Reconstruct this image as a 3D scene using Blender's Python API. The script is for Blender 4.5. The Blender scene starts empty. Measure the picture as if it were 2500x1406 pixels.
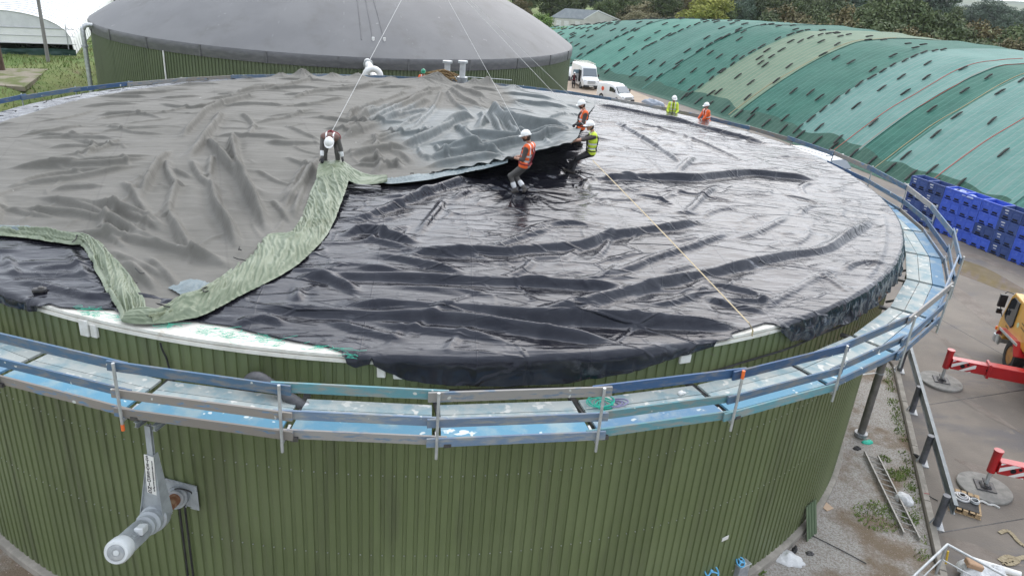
import bpy, math, random
import numpy as np
from mathutils import Vector, Matrix
random.seed(7)
sc = bpy.context.scene
COL = sc.collection
PI = math.pi
# ------------------------------------------------------------------ camera fitted to the round tank
R0, ZR = 14.6, 6.664
FPX, TH, RO, YAW = 1834.67, math.radians(23.4235), math.radians(4.7129), math.radians(6.9057)
CAM = np.array([0.0, -25.420, 12.818])
Fv = np.array([math.sin(YAW)*math.cos(TH), math.cos(YAW)*math.cos(TH), -math.sin(TH)])
_R = np.array([math.cos(YAW), -math.sin(YAW), 0.0]); _U = np.cross(_R, Fv)
Rv = math.cos(RO)*_R + math.sin(RO)*_U
Uv = -math.sin(RO)*_R + math.cos(RO)*_U
def ray(x, y): return Fv + (x-1250)/FPX*Rv - (y-703)/FPX*Uv
def at(x, y, z=0.0):
    d = ray(x, y); return CAM + d*(z-CAM[2])/d[2]
def onr(x, y, rad):
    d = ray(x, y); a = d[0]**2+d[1]**2; b = 2*(CAM[0]*d[0]+CAM[1]*d[1]); c = CAM[0]**2+CAM[1]**2-rad**2
    return CAM + d*(-b-math.sqrt(max(b*b-4*a*c, 0)))/2/a
APEX = 0.6; ZT = ZR+.16      # the roof edge stands a little above the cladding
def dome(x, y):
    r2 = (x*x+y*y)/R0**2
    return ZT + APEX*(1-r2)
def onroof(x, y, h=0.0):
    z = ZR+0.3+h
    for _ in range(8):
        p = at(x, y, z); z = float(dome(p[0], p[1])) + h
    return at(x, y, z)
def pol(deg, rad, z=0.0):
    t = math.radians(deg); return Vector((rad*math.sin(t), -rad*math.cos(t), z))
# ------------------------------------------------------------------ numpy noise
def _h(i, j, s):
    v = np.sin(i*127.1 + j*311.7 + s*74.7)*43758.5453
    return (v - np.floor(v))*2-1
def vn(x, y, s=0):
    i = np.floor(x); j = np.floor(y); u = x-i; v = y-j
    u = u*u*u*(u*(u*6-15)+10); v = v*v*v*(v*(v*6-15)+10)
    a = _h(i, j, s); b = _h(i+1, j, s); c = _h(i, j+1, s); d = _h(i+1, j+1, s)
    return (a*(1-u)+b*u)*(1-v) + (c*(1-u)+d*u)*v
def fbm(x, y, o=4, s=0):
    t = 0; a = 1; n = 0
    for k in range(o):
        t = t + a*vn(x, y, s+k*13); n += a; a *= .5; x = x*2.03+17.1; y = y*2.03+5.3
    return t/n
def ridged(x, y, o=3, s=0):
    t = 0; a = 1; n = 0
    for k in range(o):
        t = t + a*(1-np.abs(vn(x, y, s+k*13))*2); n += a; a *= .5; x = x*2.1+3.1; y = y*2.1+9.3
    return t/n
def sstep(a, b, x):
    t = np.clip((x-a)/(b-a), 0, 1); return t*t*(3-2*t)
def crom(pts, step=.12):
    P = np.array(pts, float)
    if len(P) < 3:
        n = max(2, int(np.linalg.norm(P[1]-P[0])/step)); t = np.linspace(0, 1, n)[:, None]; return P[0]*(1-t)+P[1]*t
    Q = np.vstack([2*P[0]-P[1], P, 2*P[-1]-P[-2]]); out = []
    for i in range(1, len(Q)-2):
        n = max(2, int(np.linalg.norm(Q[i+1]-Q[i])/step)); t = np.linspace(0, 1, n, endpoint=False)[:, None]
        p0, p1, p2, p3 = Q[i-1], Q[i], Q[i+1], Q[i+2]
        out.append(.5*((2*p1)+(-p0+p2)*t+(2*p0-5*p1+4*p2-p3)*t*t+(-p0+3*p1-3*p2+p3)*t**3))
    out.append(P[-1:]); return np.vstack(out)
# ------------------------------------------------------------------ objects
def tag(o, label=None, cat=None, group=None, kind=None):
    if label: o['label'] = label
    if cat: o['category'] = cat
    if group: o['group'] = group
    if kind: o['kind'] = kind
    return o
def thing(name, label, cat, loc=(0, 0, 0), rz=0.0, group=None):
    o = bpy.data.objects.new(name, None); COL.objects.link(o)
    o.empty_display_size = .2
    o.location = tuple(float(c) for c in loc); o.rotation_euler = (0, 0, rz)
    return tag(o, label, cat, group)
def wmat(o):
    return (wmat(o.parent) @ o.matrix_parent_inverse if o.parent else Matrix.Identity(4)) @ o.matrix_basis
def link(o, parent=None, world=False):
    COL.objects.link(o)
    if parent is not None:
        o.parent = parent
        if world:
            o.matrix_parent_inverse = wmat(parent).inverted()
    return o
def npmesh(name, V, F, mats, parent=None, smooth=True, midx=None, world=True, uv=None):
    V = np.asarray(V, np.float32); F = np.asarray(F, np.int32)
    me = bpy.data.meshes.new(name); k = F.shape[1]
    me.vertices.add(len(V)); me.vertices.foreach_set('co', V.ravel())
    me.loops.add(F.size); me.loops.foreach_set('vertex_index', F.ravel())
    me.polygons.add(len(F)); me.polygons.foreach_set('loop_start', np.arange(0, F.size, k, dtype=np.int32))
    for m in (mats if isinstance(mats, (list, tuple)) else [mats]): me.materials.append(m)
    if midx is not None: me.polygons.foreach_set('material_index', np.asarray(midx, np.int32))
    me.polygons.foreach_set('use_smooth', np.full(len(F), smooth, dtype=bool))
    if uv is not None:
        l = me.uv_layers.new(name='UVMap'); l.data.foreach_set('uv', np.asarray(uv, np.float32)[F.ravel()].ravel())
    me.update(calc_edges=True); me.validate()
    return link(bpy.data.objects.new(name, me), parent, world)
def gridfaces(n, m, wrap=False):
    i = np.arange(n-1)[:, None]; j = np.arange(m if wrap else m-1)[None, :]; j2 = (j+1) % m
    f = np.stack([i*m+j, i*m+j2, (i+1)*m+j2, (i+1)*m+j], -1)
    return f.reshape(-1, 4)
def crumple(P, mask, rx, ry, floor, iters=60, hold=.05, grav=.0012, bend=.3, shear=.25):
    # slack cloth settling on the roof: edges longer than the span they lie over buckle into creases
    P = P.astype(np.float32); O = P.copy(); rx = rx.astype(np.float32); ry = ry.astype(np.float32); W = mask.astype(np.float32)[..., None]; fl = floor.astype(np.float32)
    rd = np.sqrt(((rx[:-1]+rx[1:])/2)**2+((ry[:, :-1]+ry[:, 1:])/2)**2); bx = (rx[:, :-1]+rx[:, 1:])*.93; by = (ry[:-1]+ry[1:])*.93
    def solve(a, b, rest, k, push=False):
        A = P[a]; B = P[b]; d = B-A; L = np.sqrt((d*d).sum(-1))+1e-9; q = (L-rest)/L*(.5*k)
        if push: q = np.minimum(q, 0)
        c = d*(q[..., None]*W[a]*W[b]); A += c; B -= c; P[a] = A; P[b] = B
    s_ = slice; m = P.shape[1]; n = P.shape[0]
    def pair(N, o, st, gap): k = len(range(o, N-gap, st)); return s_(o, o+(k-1)*st+1, st), s_(o+gap, o+gap+(k-1)*st+1, st)
    al = s_(None)
    for it in range(iters):
        for o in (0, 1):
            i, j = pair(m, o, 2, 1); solve((al, i), (al, j), rx[:, i], 1.)
            i, j = pair(n, o, 2, 1); solve((i, al), (j, al), ry[i], 1.)
            solve((i, s_(0, m-1)), (j, s_(1, m)), rd[i], shear); solve((i, s_(1, m)), (j, s_(0, m-1)), rd[i], shear)
        for o in range(4):
            i, j = pair(m, o, 4, 2); solve((al, i), (al, j), bx[:, i], bend, True)
            i, j = pair(n, o, 4, 2); solve((i, al), (j, al), by[i], bend, True)
        P[..., :2] += hold*(O[..., :2]-P[..., :2]); P[..., 2] -= grav; P[..., 2] = np.maximum(P[..., 2], fl)
    return P
class MB:
    def __init__(s): s.v = []; s.f = []; s.m = []; s.cur = 0
    def add(s, vs, fs):
        o = len(s.v); s.v += [tuple(float(c) for c in v) for v in vs]
        s.f += [tuple(i+o for i in f) for f in fs]; s.m += [s.cur]*len(fs); return s
    def box(s, c, size, rot=None, taper=1.0):
        hx, hy, hz = size[0]/2, size[1]/2, size[2]/2; vs = []
        for z in (-1, 1):
            t = taper if z > 0 else 1
            for x, y in ((-1, -1), (1, -1), (1, 1), (-1, 1)): vs.append(Vector((x*hx*t, y*hy*t, z*hz)))
        if rot is not None: vs = [rot @ v for v in vs]
        c = Vector(c)
        return s.add([v+c for v in vs], [(3, 2, 1, 0), (4, 5, 6, 7), (0, 1, 5, 4), (1, 2, 6, 5), (2, 3, 7, 6), (3, 0, 4, 7)])
    def bar(s, a, b, w, h, up=(0, 0, 1)):
        a = Vector(a); b = Vector(b); x = (b-a); L = x.length; x = x/L; up = Vector(up)
        y = up.cross(x)
        if y.length < 1e-5: y = Vector((1, 0, 0)).cross(x)
        y.normalize(); z = x.cross(y)
        return s.box((a+b)/2, (L, w, h), Matrix((x, y, z)).transposed())
    def tube(s, path, r, n=8, caps=True):
        P = [Vector(p) for p in path]; rs = r if isinstance(r, (list, tuple)) else [r]*len(P)
        vs = []; t0 = (P[1]-P[0]).normalized()
        u = t0.cross(Vector((0, 0, 1)))
        if u.length < 1e-3: u = t0.cross(Vector((1, 0, 0)))
        u.normalize()
        for i, p in enumerate(P):
            t = (P[min(i+1, len(P)-1)]-P[max(i-1, 0)]).normalized()
            u = (u - t*u.dot(t)).normalized(); w = t.cross(u)
            for k in range(n):
                a = 2*PI*k/n; vs.append(p+(u*math.cos(a)+w*math.sin(a))*rs[i])
        fs = [(i*n+k, i*n+(k+1) % n, (i+1)*n+(k+1) % n, (i+1)*n+k) for i in range(len(P)-1) for k in range(n)]
        if caps: fs += [tuple(range(n))[::-1], tuple((len(P)-1)*n+k for k in range(n))]
        return s.add(vs, fs)
    def cyl(s, a, b, r, n=16, r2=None): return s.tube([a, b], [r, r if r2 is None else r2], n)
    def lathe(s, prof, o=(0, 0, 0), ax=(0, 0, 1), n=20, close=False):
        ax = Vector(ax).normalized(); u = ax.cross(Vector((0, 0, 1)))
        if u.length < 1e-3: u = Vector((1, 0, 0))
        u.normalize(); w = ax.cross(u); o = Vector(o); vs = []
        for r, z in prof:
            for k in range(n):
                a = 2*PI*k/n; vs.append(o+ax*z+(u*math.cos(a)+w*math.sin(a))*r)
        m = len(prof)
        fs = [(i*n+k, i*n+(k+1) % n, (i+1)*n+(k+1) % n, (i+1)*n+k) for i in range(m-1) for k in range(n)]
        if close: fs += [((m-1)*n+k, (m-1)*n+(k+1) % n, (k+1) % n, k) for k in range(n)]
        else: fs += [tuple(range(n))[::-1], tuple((m-1)*n+k for k in range(n))]
        return s.add(vs, fs)
    def prism(s, poly, o, ex, ey, ez, d):
        o = Vector(o); ex = Vector(ex); ey = Vector(ey); ez = Vector(ez); n = len(poly)
        vs = [o+ex*x+ey*y for x, y in poly]+[o+ex*x+ey*y+ez*d for x, y in poly]
        return s.add(vs, [tuple(range(n))[::-1], tuple(range(n, 2*n))]+[(i, (i+1) % n, n+(i+1) % n, n+i) for i in range(n)])
    def torus(s, o, ax, Rr, r, n=24, m=8):
        ax = Vector(ax).normalized(); u = ax.cross(Vector((0, 0, 1)))
        if u.length < 1e-3: u = Vector((1, 0, 0))
        u.normalize(); w = ax.cross(u); o = Vector(o); vs = []
        for i in range(n):
            a = 2*PI*i/n; d = u*math.cos(a)+w*math.sin(a)
            for k in range(m):
                b = 2*PI*k/m; vs.append(o+d*(Rr+r*math.cos(b))+ax*r*math.sin(b))
        return s.add(vs, [(i*m+k, ((i+1) % n)*m+k, ((i+1) % n)*m+(k+1) % m, i*m+(k+1) % m) for i in range(n) for k in range(m)])
    def build(s, name, mats, parent=None, smooth=False, bevel=0, world=True, seg=1):
        me = bpy.data.meshes.new(name); me.from_pydata(s.v, [], s.f)
        for m in (mats if isinstance(mats, (list, tuple)) else [mats]): me.materials.append(m)
        me.polygons.foreach_set('material_index', np.array(s.m, np.int32))
        if smooth:
            me.polygons.foreach_set('use_smooth', np.ones(len(s.f), bool))
            me.set_sharp_from_angle(angle=math.radians(38))
        me.update(); o = link(bpy.data.objects.new(name, me), parent, world)
        if bevel:
            b = o.modifiers.new('edge', 'BEVEL'); b.width = bevel; b.segments = seg; b.limit_method = 'ANGLE'; b.angle_limit = .6
        return o
def copytree(o, parent=None):
    c = o.copy(); COL.objects.link(c)
    if parent is not None: c.parent = parent
    for ch in list(o.children): copytree(ch, c)
    return c
# ------------------------------------------------------------------ materials
def mat(name, col, rough=.6, metal=0.0, col2=None, nscale=3.0, lo=.4, hi=.65, detail=6, bump=0.0, bscale=30.0, bdist=.01,
        stretch=(1, 1, 1), spec=.5, rough2=None, dirt=None, rnd=0.0, ior=1.5, bstretch=None, coat=0.0, alpha=1.0, spots=None):
    m = bpy.data.materials.new(name); m.use_nodes = True; nt = m.node_tree; N = nt.nodes; L = nt.links
    b = N['Principled BSDF']; b.inputs['Roughness'].default_value = rough; b.inputs['Metallic'].default_value = metal
    b.inputs['Specular IOR Level'].default_value = spec; b.inputs['IOR'].default_value = ior
    b.inputs['Coat Weight'].default_value = coat; b.inputs['Alpha'].default_value = alpha
    b.inputs['Base Color'].default_value = (*col, 1)
    tc = N.new('ShaderNodeTexCoord')
    def nz(scale, st=(1, 1, 1), det=6, r=.6):
        mp = N.new('ShaderNodeMapping'); mp.inputs['Scale'].default_value = st; L.new(tc.outputs['Object'], mp.inputs['Vector'])
        n = N.new('ShaderNodeTexNoise'); n.inputs['Scale'].default_value = scale; n.inputs['Detail'].default_value = det
        n.inputs['Roughness'].default_value = r; L.new(mp.outputs[0], n.inputs['Vector']); return n
    def ramp(src, a, c):
        r = N.new('ShaderNodeMapRange'); r.inputs['From Min'].default_value = a; r.inputs['From Max'].default_value = c
        r.interpolation_type = 'SMOOTHSTEP'; L.new(src, r.inputs['Value']); return r.outputs[0]
    def mix(f, a, c):
        x = N.new('ShaderNodeMix'); x.data_type = 'RGBA'; L.new(f, x.inputs['Factor'])
        for s_, v in ((6, a), (7, c)):
            if isinstance(v, tuple): x.inputs[s_].default_value = (*v, 1)
            else: L.new(v, x.inputs[s_])
        return x.outputs[2]
    cur = None; f0 = None
    if col2 is not None:
        f0 = ramp(nz(nscale, stretch, detail).outputs['Fac'], lo, hi); cur = mix(f0, tuple(col), tuple(col2))
    if dirt:
        dc, ds, dl, dh, dst = dirt
        f = ramp(nz(ds, dst, 8, .65).outputs['Fac'], dl, dh); cur = mix(f, cur if cur is not None else tuple(col), tuple(dc))
    if spots:
        pc, ps, pl, ph = spots
        f = ramp(nz(ps, (1, 1, 1), 2, .5).outputs['Fac'], pl, ph); cur = mix(f, cur if cur is not None else tuple(col), tuple(pc))
    if rnd:
        oi = N.new('ShaderNodeObjectInfo'); hs = N.new('ShaderNodeHueSaturation')
        mr = N.new('ShaderNodeMapRange'); mr.inputs['To Min'].default_value = 1-rnd; mr.inputs['To Max'].default_value = 1+rnd
        L.new(oi.outputs['Random'], mr.inputs['Value']); L.new(mr.outputs[0], hs.inputs['Value'])
        if cur is not None: L.new(cur, hs.inputs['Color'])
        else: hs.inputs['Color'].default_value = (*col, 1)
        cur = hs.outputs[0]
    if cur is not None: L.new(cur, b.inputs['Base Color'])
    if rough2 is not None and f0 is not None:
        r = N.new('ShaderNodeMapRange'); r.inputs['To Min'].default_value = rough; r.inputs['To Max'].default_value = rough2
        L.new(f0, r.inputs['Value']); L.new(r.outputs[0], b.inputs['Roughness'])
    if bump:
        n = nz(bscale, bstretch or stretch, 8, .6); bp = N.new('ShaderNodeBump'); bp.inputs['Strength'].default_value = bump
        bp.inputs['Distance'].default_value = bdist; L.new(n.outputs['Fac'], bp.inputs['Height']); L.new(bp.outputs[0], b.inputs['Normal'])
    return m
M = {}
M['galv'] = mat('galvanised_steel', (.42, .44, .45), .45, .6, (.55, .57, .58), 6, bump=.1, bscale=40)
M['steel'] = mat('grey_steel', (.30, .32, .34), .5, .3, (.42, .43, .44), 8, bump=.1, bscale=60)
M['darksteel'] = mat('dark_steel', (.05, .05, .055), .5, .3, (.09, .085, .08), 10, bump=.15, bscale=60)
M['rubber'] = mat('black_rubber', (.012, .012, .013), .65, 0, (.03, .03, .03), 8, bump=.2, bscale=50)
M['black'] = mat('black_plastic', (.012, .012, .014), .4, 0, (.022, .022, .024), 9)
M['white'] = mat('white_paint', (.78, .78, .76), .35, 0, (.70, .69, .66), 3)
M['concrete'] = mat('concrete', (.26, .24, .21), .9, 0, (.36, .33, .29), 2.5, bump=.3, bscale=40, dirt=((.12, .11, .09), 1.2, .55, .75, (1, 1, 1)))
M['rope'] = mat('white_rope', (.62, .62, .6), .7, 0, (.45, .45, .44), 20)
M['strap'] = mat('yellow_strap', (.46, .37, .22), .7, 0, (.36, .29, .18), 5)
M['glass'] = mat('vehicle_glass', (.02, .025, .03), .05, 0, (.03, .035, .04), 2, spec=.8)
M['orange'] = mat('orange_plastic', (.8, .16, .03), .5, 0, (.65, .13, .03), 5)
M['wood'] = mat('pallet_wood', (.42, .30, .17), .8, 0, (.30, .21, .12), 4, stretch=(1, 6, 6), bump=.2)
# ------------------------------------------------------------------ camera, world, sun
cd = bpy.data.cameras.new('camera'); cam = bpy.data.objects.new('camera', cd); COL.objects.link(cam)
cam.matrix_world = Matrix(((Rv[0], Uv[0], -Fv[0], CAM[0]), (Rv[1], Uv[1], -Fv[1], CAM[1]), (Rv[2], Uv[2], -Fv[2], CAM[2]), (0, 0, 0, 1)))
cd.sensor_width = 36; cd.sensor_fit = 'HORIZONTAL'; cd.lens = FPX/2500*36; cd.clip_end = 6000; cd.clip_start = .1
sc.camera = cam
SUN_EL, SUN_AZ = math.radians(42), math.radians(22)      # azimuth from +Y towards +X
w = bpy.data.worlds.new('World'); sc.world = w; w.use_nodes = True
wn = w.node_tree.nodes; wl = w.node_tree.links; bg = wn['Background']
sky = wn.new('ShaderNodeTexSky'); sky.sky_type = 'NISHITA'; sky.sun_disc = False; sky.sun_elevation = SUN_EL; sky.sun_rotation = SUN_AZ
sky.air_density = 1.0; sky.dust_density = 6.0; sky.ozone_density = 1.0; sky.altitude = 50
# overcast: cloud layer veiling the sky
tcw = wn.new('ShaderNodeTexCoord'); nw = wn.new('ShaderNodeTexNoise'); nw.inputs['Scale'].default_value = 2.2; nw.inputs['Detail'].default_value = 7
mpw = wn.new('ShaderNodeMapping'); mpw.inputs['Scale'].default_value = (1, 1, 2.5); wl.new(tcw.outputs['Generated'], mpw.inputs['Vector']); wl.new(mpw.outputs[0], nw.inputs['Vector'])
mrw = wn.new('ShaderNodeMapRange'); mrw.inputs['From Min'].default_value = .3; mrw.inputs['From Max'].default_value = .7
mrw.inputs['To Min'].default_value = .72; mrw.inputs['To Max'].default_value = .92; wl.new(nw.outputs['Fac'], mrw.inputs['Value'])
cl = wn.new('ShaderNodeMix'); cl.data_type = 'RGBA'; wl.new(mrw.outputs[0], cl.inputs['Factor']); wl.new(sky.outputs[0], cl.inputs[6]); 
# thin cloud glows round the hidden sun and is duller away from it
nrm_ = wn.new('ShaderNodeVectorMath'); nrm_.operation = 'NORMALIZE'; wl.new(tcw.outputs['Generated'], nrm_.inputs[0])
dt = wn.new('ShaderNodeVectorMath'); dt.operation = 'DOT_PRODUCT'; wl.new(nrm_.outputs[0], dt.inputs[0]); dt.inputs[1].default_value = (math.sin(SUN_AZ)*math.cos(SUN_EL), math.cos(SUN_AZ)*math.cos(SUN_EL), math.sin(SUN_EL))
gl = wn.new('ShaderNodeMapRange'); gl.interpolation_type = 'SMOOTHSTEP'; gl.inputs['From Min'].default_value = -.45; gl.inputs['From Max'].default_value = .95; gl.inputs['To Min'].default_value = .68; gl.inputs['To Max'].default_value = 1.08; wl.new(dt.outputs['Value'], gl.inputs['Value'])
sc_ = wn.new('ShaderNodeVectorMath'); sc_.operation = 'SCALE'; sc_.inputs[0].default_value = (11.3, 12.0, 13.1); wl.new(gl.outputs[0], sc_.inputs['Scale']); wl.new(sc_.outputs[0], cl.inputs[7])
wl.new(cl.outputs[2], bg.inputs['Color']); bg.inputs['Strength'].default_value = .13
ld = bpy.data.lights.new('sun', 'SUN'); ld.energy = .9; ld.angle = math.radians(60); ld.color = (1, .965, .92)
lo = bpy.data.objects.new('sun', ld); COL.objects.link(lo); lo.location = (0, 0, 60)
sd = Vector((math.sin(SUN_AZ)*math.cos(SUN_EL), math.cos(SUN_AZ)*math.cos(SUN_EL), math.sin(SUN_EL)))
lo.rotation_euler = (-sd).to_track_quat('-Z', 'Y').to_euler()
sc.view_settings.view_transform = 'Standard'; sc.view_settings.look = 'None'; sc.view_settings.exposure = 0.36; sc.view_settings.gamma = 1
try: sc.cycles.max_bounces = 6; sc.cycles.use_adaptive_sampling = True; sc.cycles.use_denoising = True
except Exception: pass
# ------------------------------------------------------------------ round tank
M['clad'] = mat('olive_cladding', (.116, .145, .062), .45, 0, (.135, .165, .076), .35, bump=.05, bscale=5, dirt=((.11, .125, .065), 1.6, .5, .75, (1, 1, .12)), spots=((.14, .15, .09), 9, .72, .76))
for k_, f_ in (('clad_b', .94), ('clad_c', 1.06)):
    M[k_] = mat('olive_'+k_, tuple(c*f_ for c in (.116, .145, .062)), .45, 0, tuple(c*f_ for c in (.135, .165, .076)), .35, bump=.05, bscale=5, dirt=((.085, .10, .05), 1.6, .5, .75, (1, 1, .12)), spots=((.14, .15, .09), 9, .72, .76))
M['rim'] = mat('white_rim_sheet', (.74, .72, .66), .6, 0, (.62, .60, .54), 3, bump=.15, bscale=20, dirt=((.42, .36, .28), 2.2, .58, .72, (1, 1, 1)))
def cladding(name, c, rad, z0, z1, n, phase, parent, mt, depth=.028):
    fr = [0.0, .56, .63, .93]; dr = [0, 0, -depth, -depth]
    ang = np.array([(k+f)*2*PI/n+phase for k in range(n) for f in fr]); rr = rad+np.array(dr*n)
    V = [np.stack([c[0]+rr*np.sin(ang), c[1]-rr*np.cos(ang), np.full_like(ang, z)], 1) for z in (z0, z1)]
    F = gridfaces(2, len(ang), True)[:, ::-1]
    if isinstance(mt, list):      # sheets five ribs wide, no two quite the same tone
        pr_ = np.random.RandomState(6).randint(0, len(mt), n//5+2); return npmesh(name, np.vstack(V), F, mt, parent, smooth=False, midx=pr_[(np.arange(len(F))//4)//5])
    return npmesh(name, np.vstack(V), F, mt, parent, smooth=False)
tank = thing('storage_tank', 'olive green corrugated round tank with its roof half uncovered, in the foreground', 'tank', (0, 0, 0))
NR = 458
# groove centres follow the measured screw positions
P1 = at(1018.8, 1165.1, ZR-2.247); a1 = math.atan2(P1[0], -P1[1]); PH = a1-.78*2*PI/NR
cladding('wall', (0, 0), R0, .0, ZR, NR, PH, tank, [M['clad'], M['clad_b'], M['clad_c']])
mb = MB(); mb.lathe([(R0-.3, -.2), (R0+.14, -.2), (R0+.14, .05), (R0+.10, .08), (R0-.3, .08)], n=200, close=True); mb.build('plinth', M['concrete'], tank, True)
mb = MB(); mb.lathe([(12.6, ZT-.06), (13.2, ZT-.015), (R0+.03, ZT-.015), (R0+.035, ZT-.065), (R0-.01, ZT-.07), (R0-.01, ZT-.085), (R0+.05, ZT-.09), (R0+.055, ZR+.012), (R0-.1, ZR+.008), (12.6, ZR)], n=300, close=True)
mb.build('rim_ledge', M['rim'], tank, True)
mb = MB()
for zz in (-2.247, -4.047, -.86):
    for k in range(NR):
        a = (k+.78)*360/NR+math.degrees(PH)
        if -75 < ((a+180) % 360)-180 < 80:
            p = pol(a, R0-.024, ZR+zz); d = pol(a, 1); mb.cyl(p, p+d*.014, .0115, 6)
tag(mb.build('screws', M['galv'], tank), kind='stuff')
M['foam'] = mat('white_foam', (.72, .71, .68), .8, 0, (.62, .6, .55), 6, bump=.3, bscale=15)
def foam(name, pts, lab):
    mb = MB()
    for (px, py, w_, h_) in pts:
        p = onr(px, py, R0+.03); a = math.degrees(math.atan2(p[0], -p[1]))
        c = pol(a, R0+.035, p[2]+.035); mb.box(c, (w_, .07, h_+.07), Matrix.Rotation(math.radians(a), 3, 'Z'))
    return tag(mb.build(name, M['foam'], bevel=.015), lab, 'foam block', 'foam blocks under the rim')
foam('foam_block', [(208, 804, .19, .24), (232, 811, .13, .19)], 'broken white foam block under the rim left of the green hem tip')
foam('foam_block', [(931, 907, .14, .2), (972, 914, .16, .15)], 'white foam block with a notch, under the rim where the black skirt begins')
foam('foam_block', [(1671, 879, .24, .1)], 'small torn white foam block on the green wall right of the black skirt')
# loose cables on the wall
mb = MB(); mb.tube([pol(a, R0+.06+.02*math.sin(a*.7), ZR-.47+.05*math.sin(a*.21+1)-(.0 if a > -3 else (a+3)*-.02)) for a in range(-14, 78, 2)], .022, 6)
tag(mb.build('black_cable', M['rubber'], None, True), 'long black cable lying along the tank wall beside the walkway', 'cable')
mb = MB(); mb.tube([pol(-17.4+.06*i, R0+.03+.01*math.sin(i), ZR-.05-.06*i) for i in range(12)], .016, 6)
tag(mb.build('black_cable', M['rubber'], None, True), 'short black cable hanging down the wall from the white rim', 'cable')
duct = [onr(606, 962, R0+.05), onr(604, 940, R0+.13), onr(612, 924, R0+.22), onr(632, 921, R0+.3), onr(660, 938, R0+.36), onr(700, 966, R0+.42), onr(748, 996, R0+.46)]
dc = crom(duct, .03); mb = MB(); mb.tube([tuple(p) for p in dc], [.088+.007*(i % 2) for i in range(len(dc))], 12)
t = thing('suction_hose', 'dark grey ribbed hose curving over the walkway from the tank wall', 'hose', duct[0])
mb.build('hose_body', mat('ribbed_hose', (.07, .07, .078), .55, 0, (.1, .1, .105), 7), t, True)
mb = MB(); e = Vector(dc[-1]); dv = (Vector(dc[-1])-Vector(dc[-4])).normalized(); mb.cyl(e-dv*.05, e+dv*.05, .105, 14)
mb.build('clamp', M['galv'], t, True)
mb = MB(); mb.tube([e+dv*.05, e+dv*.14+Vector((0, 0, .01)), e+dv*.2+Vector((.06, .0, .05)), e+dv*.2+Vector((.1, .03, .12))], [.09, .1, .1, .085], 12); mb.build('elbow', M['steel'], t, True)
# ------------------------------------------------------------------ scaffold walkway
def plank(name, col, bare, lo, hi):
    return mat(name, col, .6, 0, bare, 2.6, lo, hi, 8, bump=.25, bscale=9, stretch=(1.2, 1.2, 5), spots=((.5, .52, .5), 7, .70, .74), rnd=.12, rough2=.85)
RB = [plank('blue_board', (.06, .125, .21), (.17, .18, .19), .42, .66), plank('faded_blue_board', (.13, .19, .28), (.26, .27, .27), .42, .65),
      plank('grey_board', (.27, .26, .25), (.13, .19, .27), .52, .68), plank('teal_board', (.10, .25, .29), (.22, .25, .24), .42, .64),
      plank('navy_board', (.03, .08, .18), (.14, .15, .17), .48, .7), plank('weathered_board', (.22, .20, .18), (.10, .20, .33), .55, .68)]
DW = mat('pale_deck', (.42, .45, .43), .75, 0, (.24, .34, .37), 2.6, .40, .66, 9, bump=.35, bscale=14, spots=((.62, .62, .58), 5, .6, .68), rnd=.1)
DB = mat('bright_blue_deck', (.10, .27, .39), .65, 0, (.25, .35, .38), 2.0, .45, .7, 9, bump=.35, bscale=14, spots=((.6, .66, .66), 4.5, .66, .70), rnd=.12)
DB2 = mat('blue_deck', (.11, .24, .38), .65, 0, (.30, .37, .40), 2.2, .45, .68, 9, bump=.35, bscale=14, spots=((.55, .6, .6), 5, .66, .71), rnd=.15)
walk = thing('scaffold_walkway', 'ring walkway of blue and white boards with guard rails around the roof edge', 'walkway', (0, 0, ZR-.5))
BAY = 9.02; A0 = .72
rk = random.Random(11)
RC = {0: (2, 1, 1), -1: (3, 1, 2), -2: (0, 5, 5), -3: (0, 0, 5), 1: (4, 3, 3), 2: (4, 0, 3), 3: (0, 0, 0), 4: (2, 0, 0), 5: (1, 0, 1)}
DZ = ZR-.55; DZ0 = DZ
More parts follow.
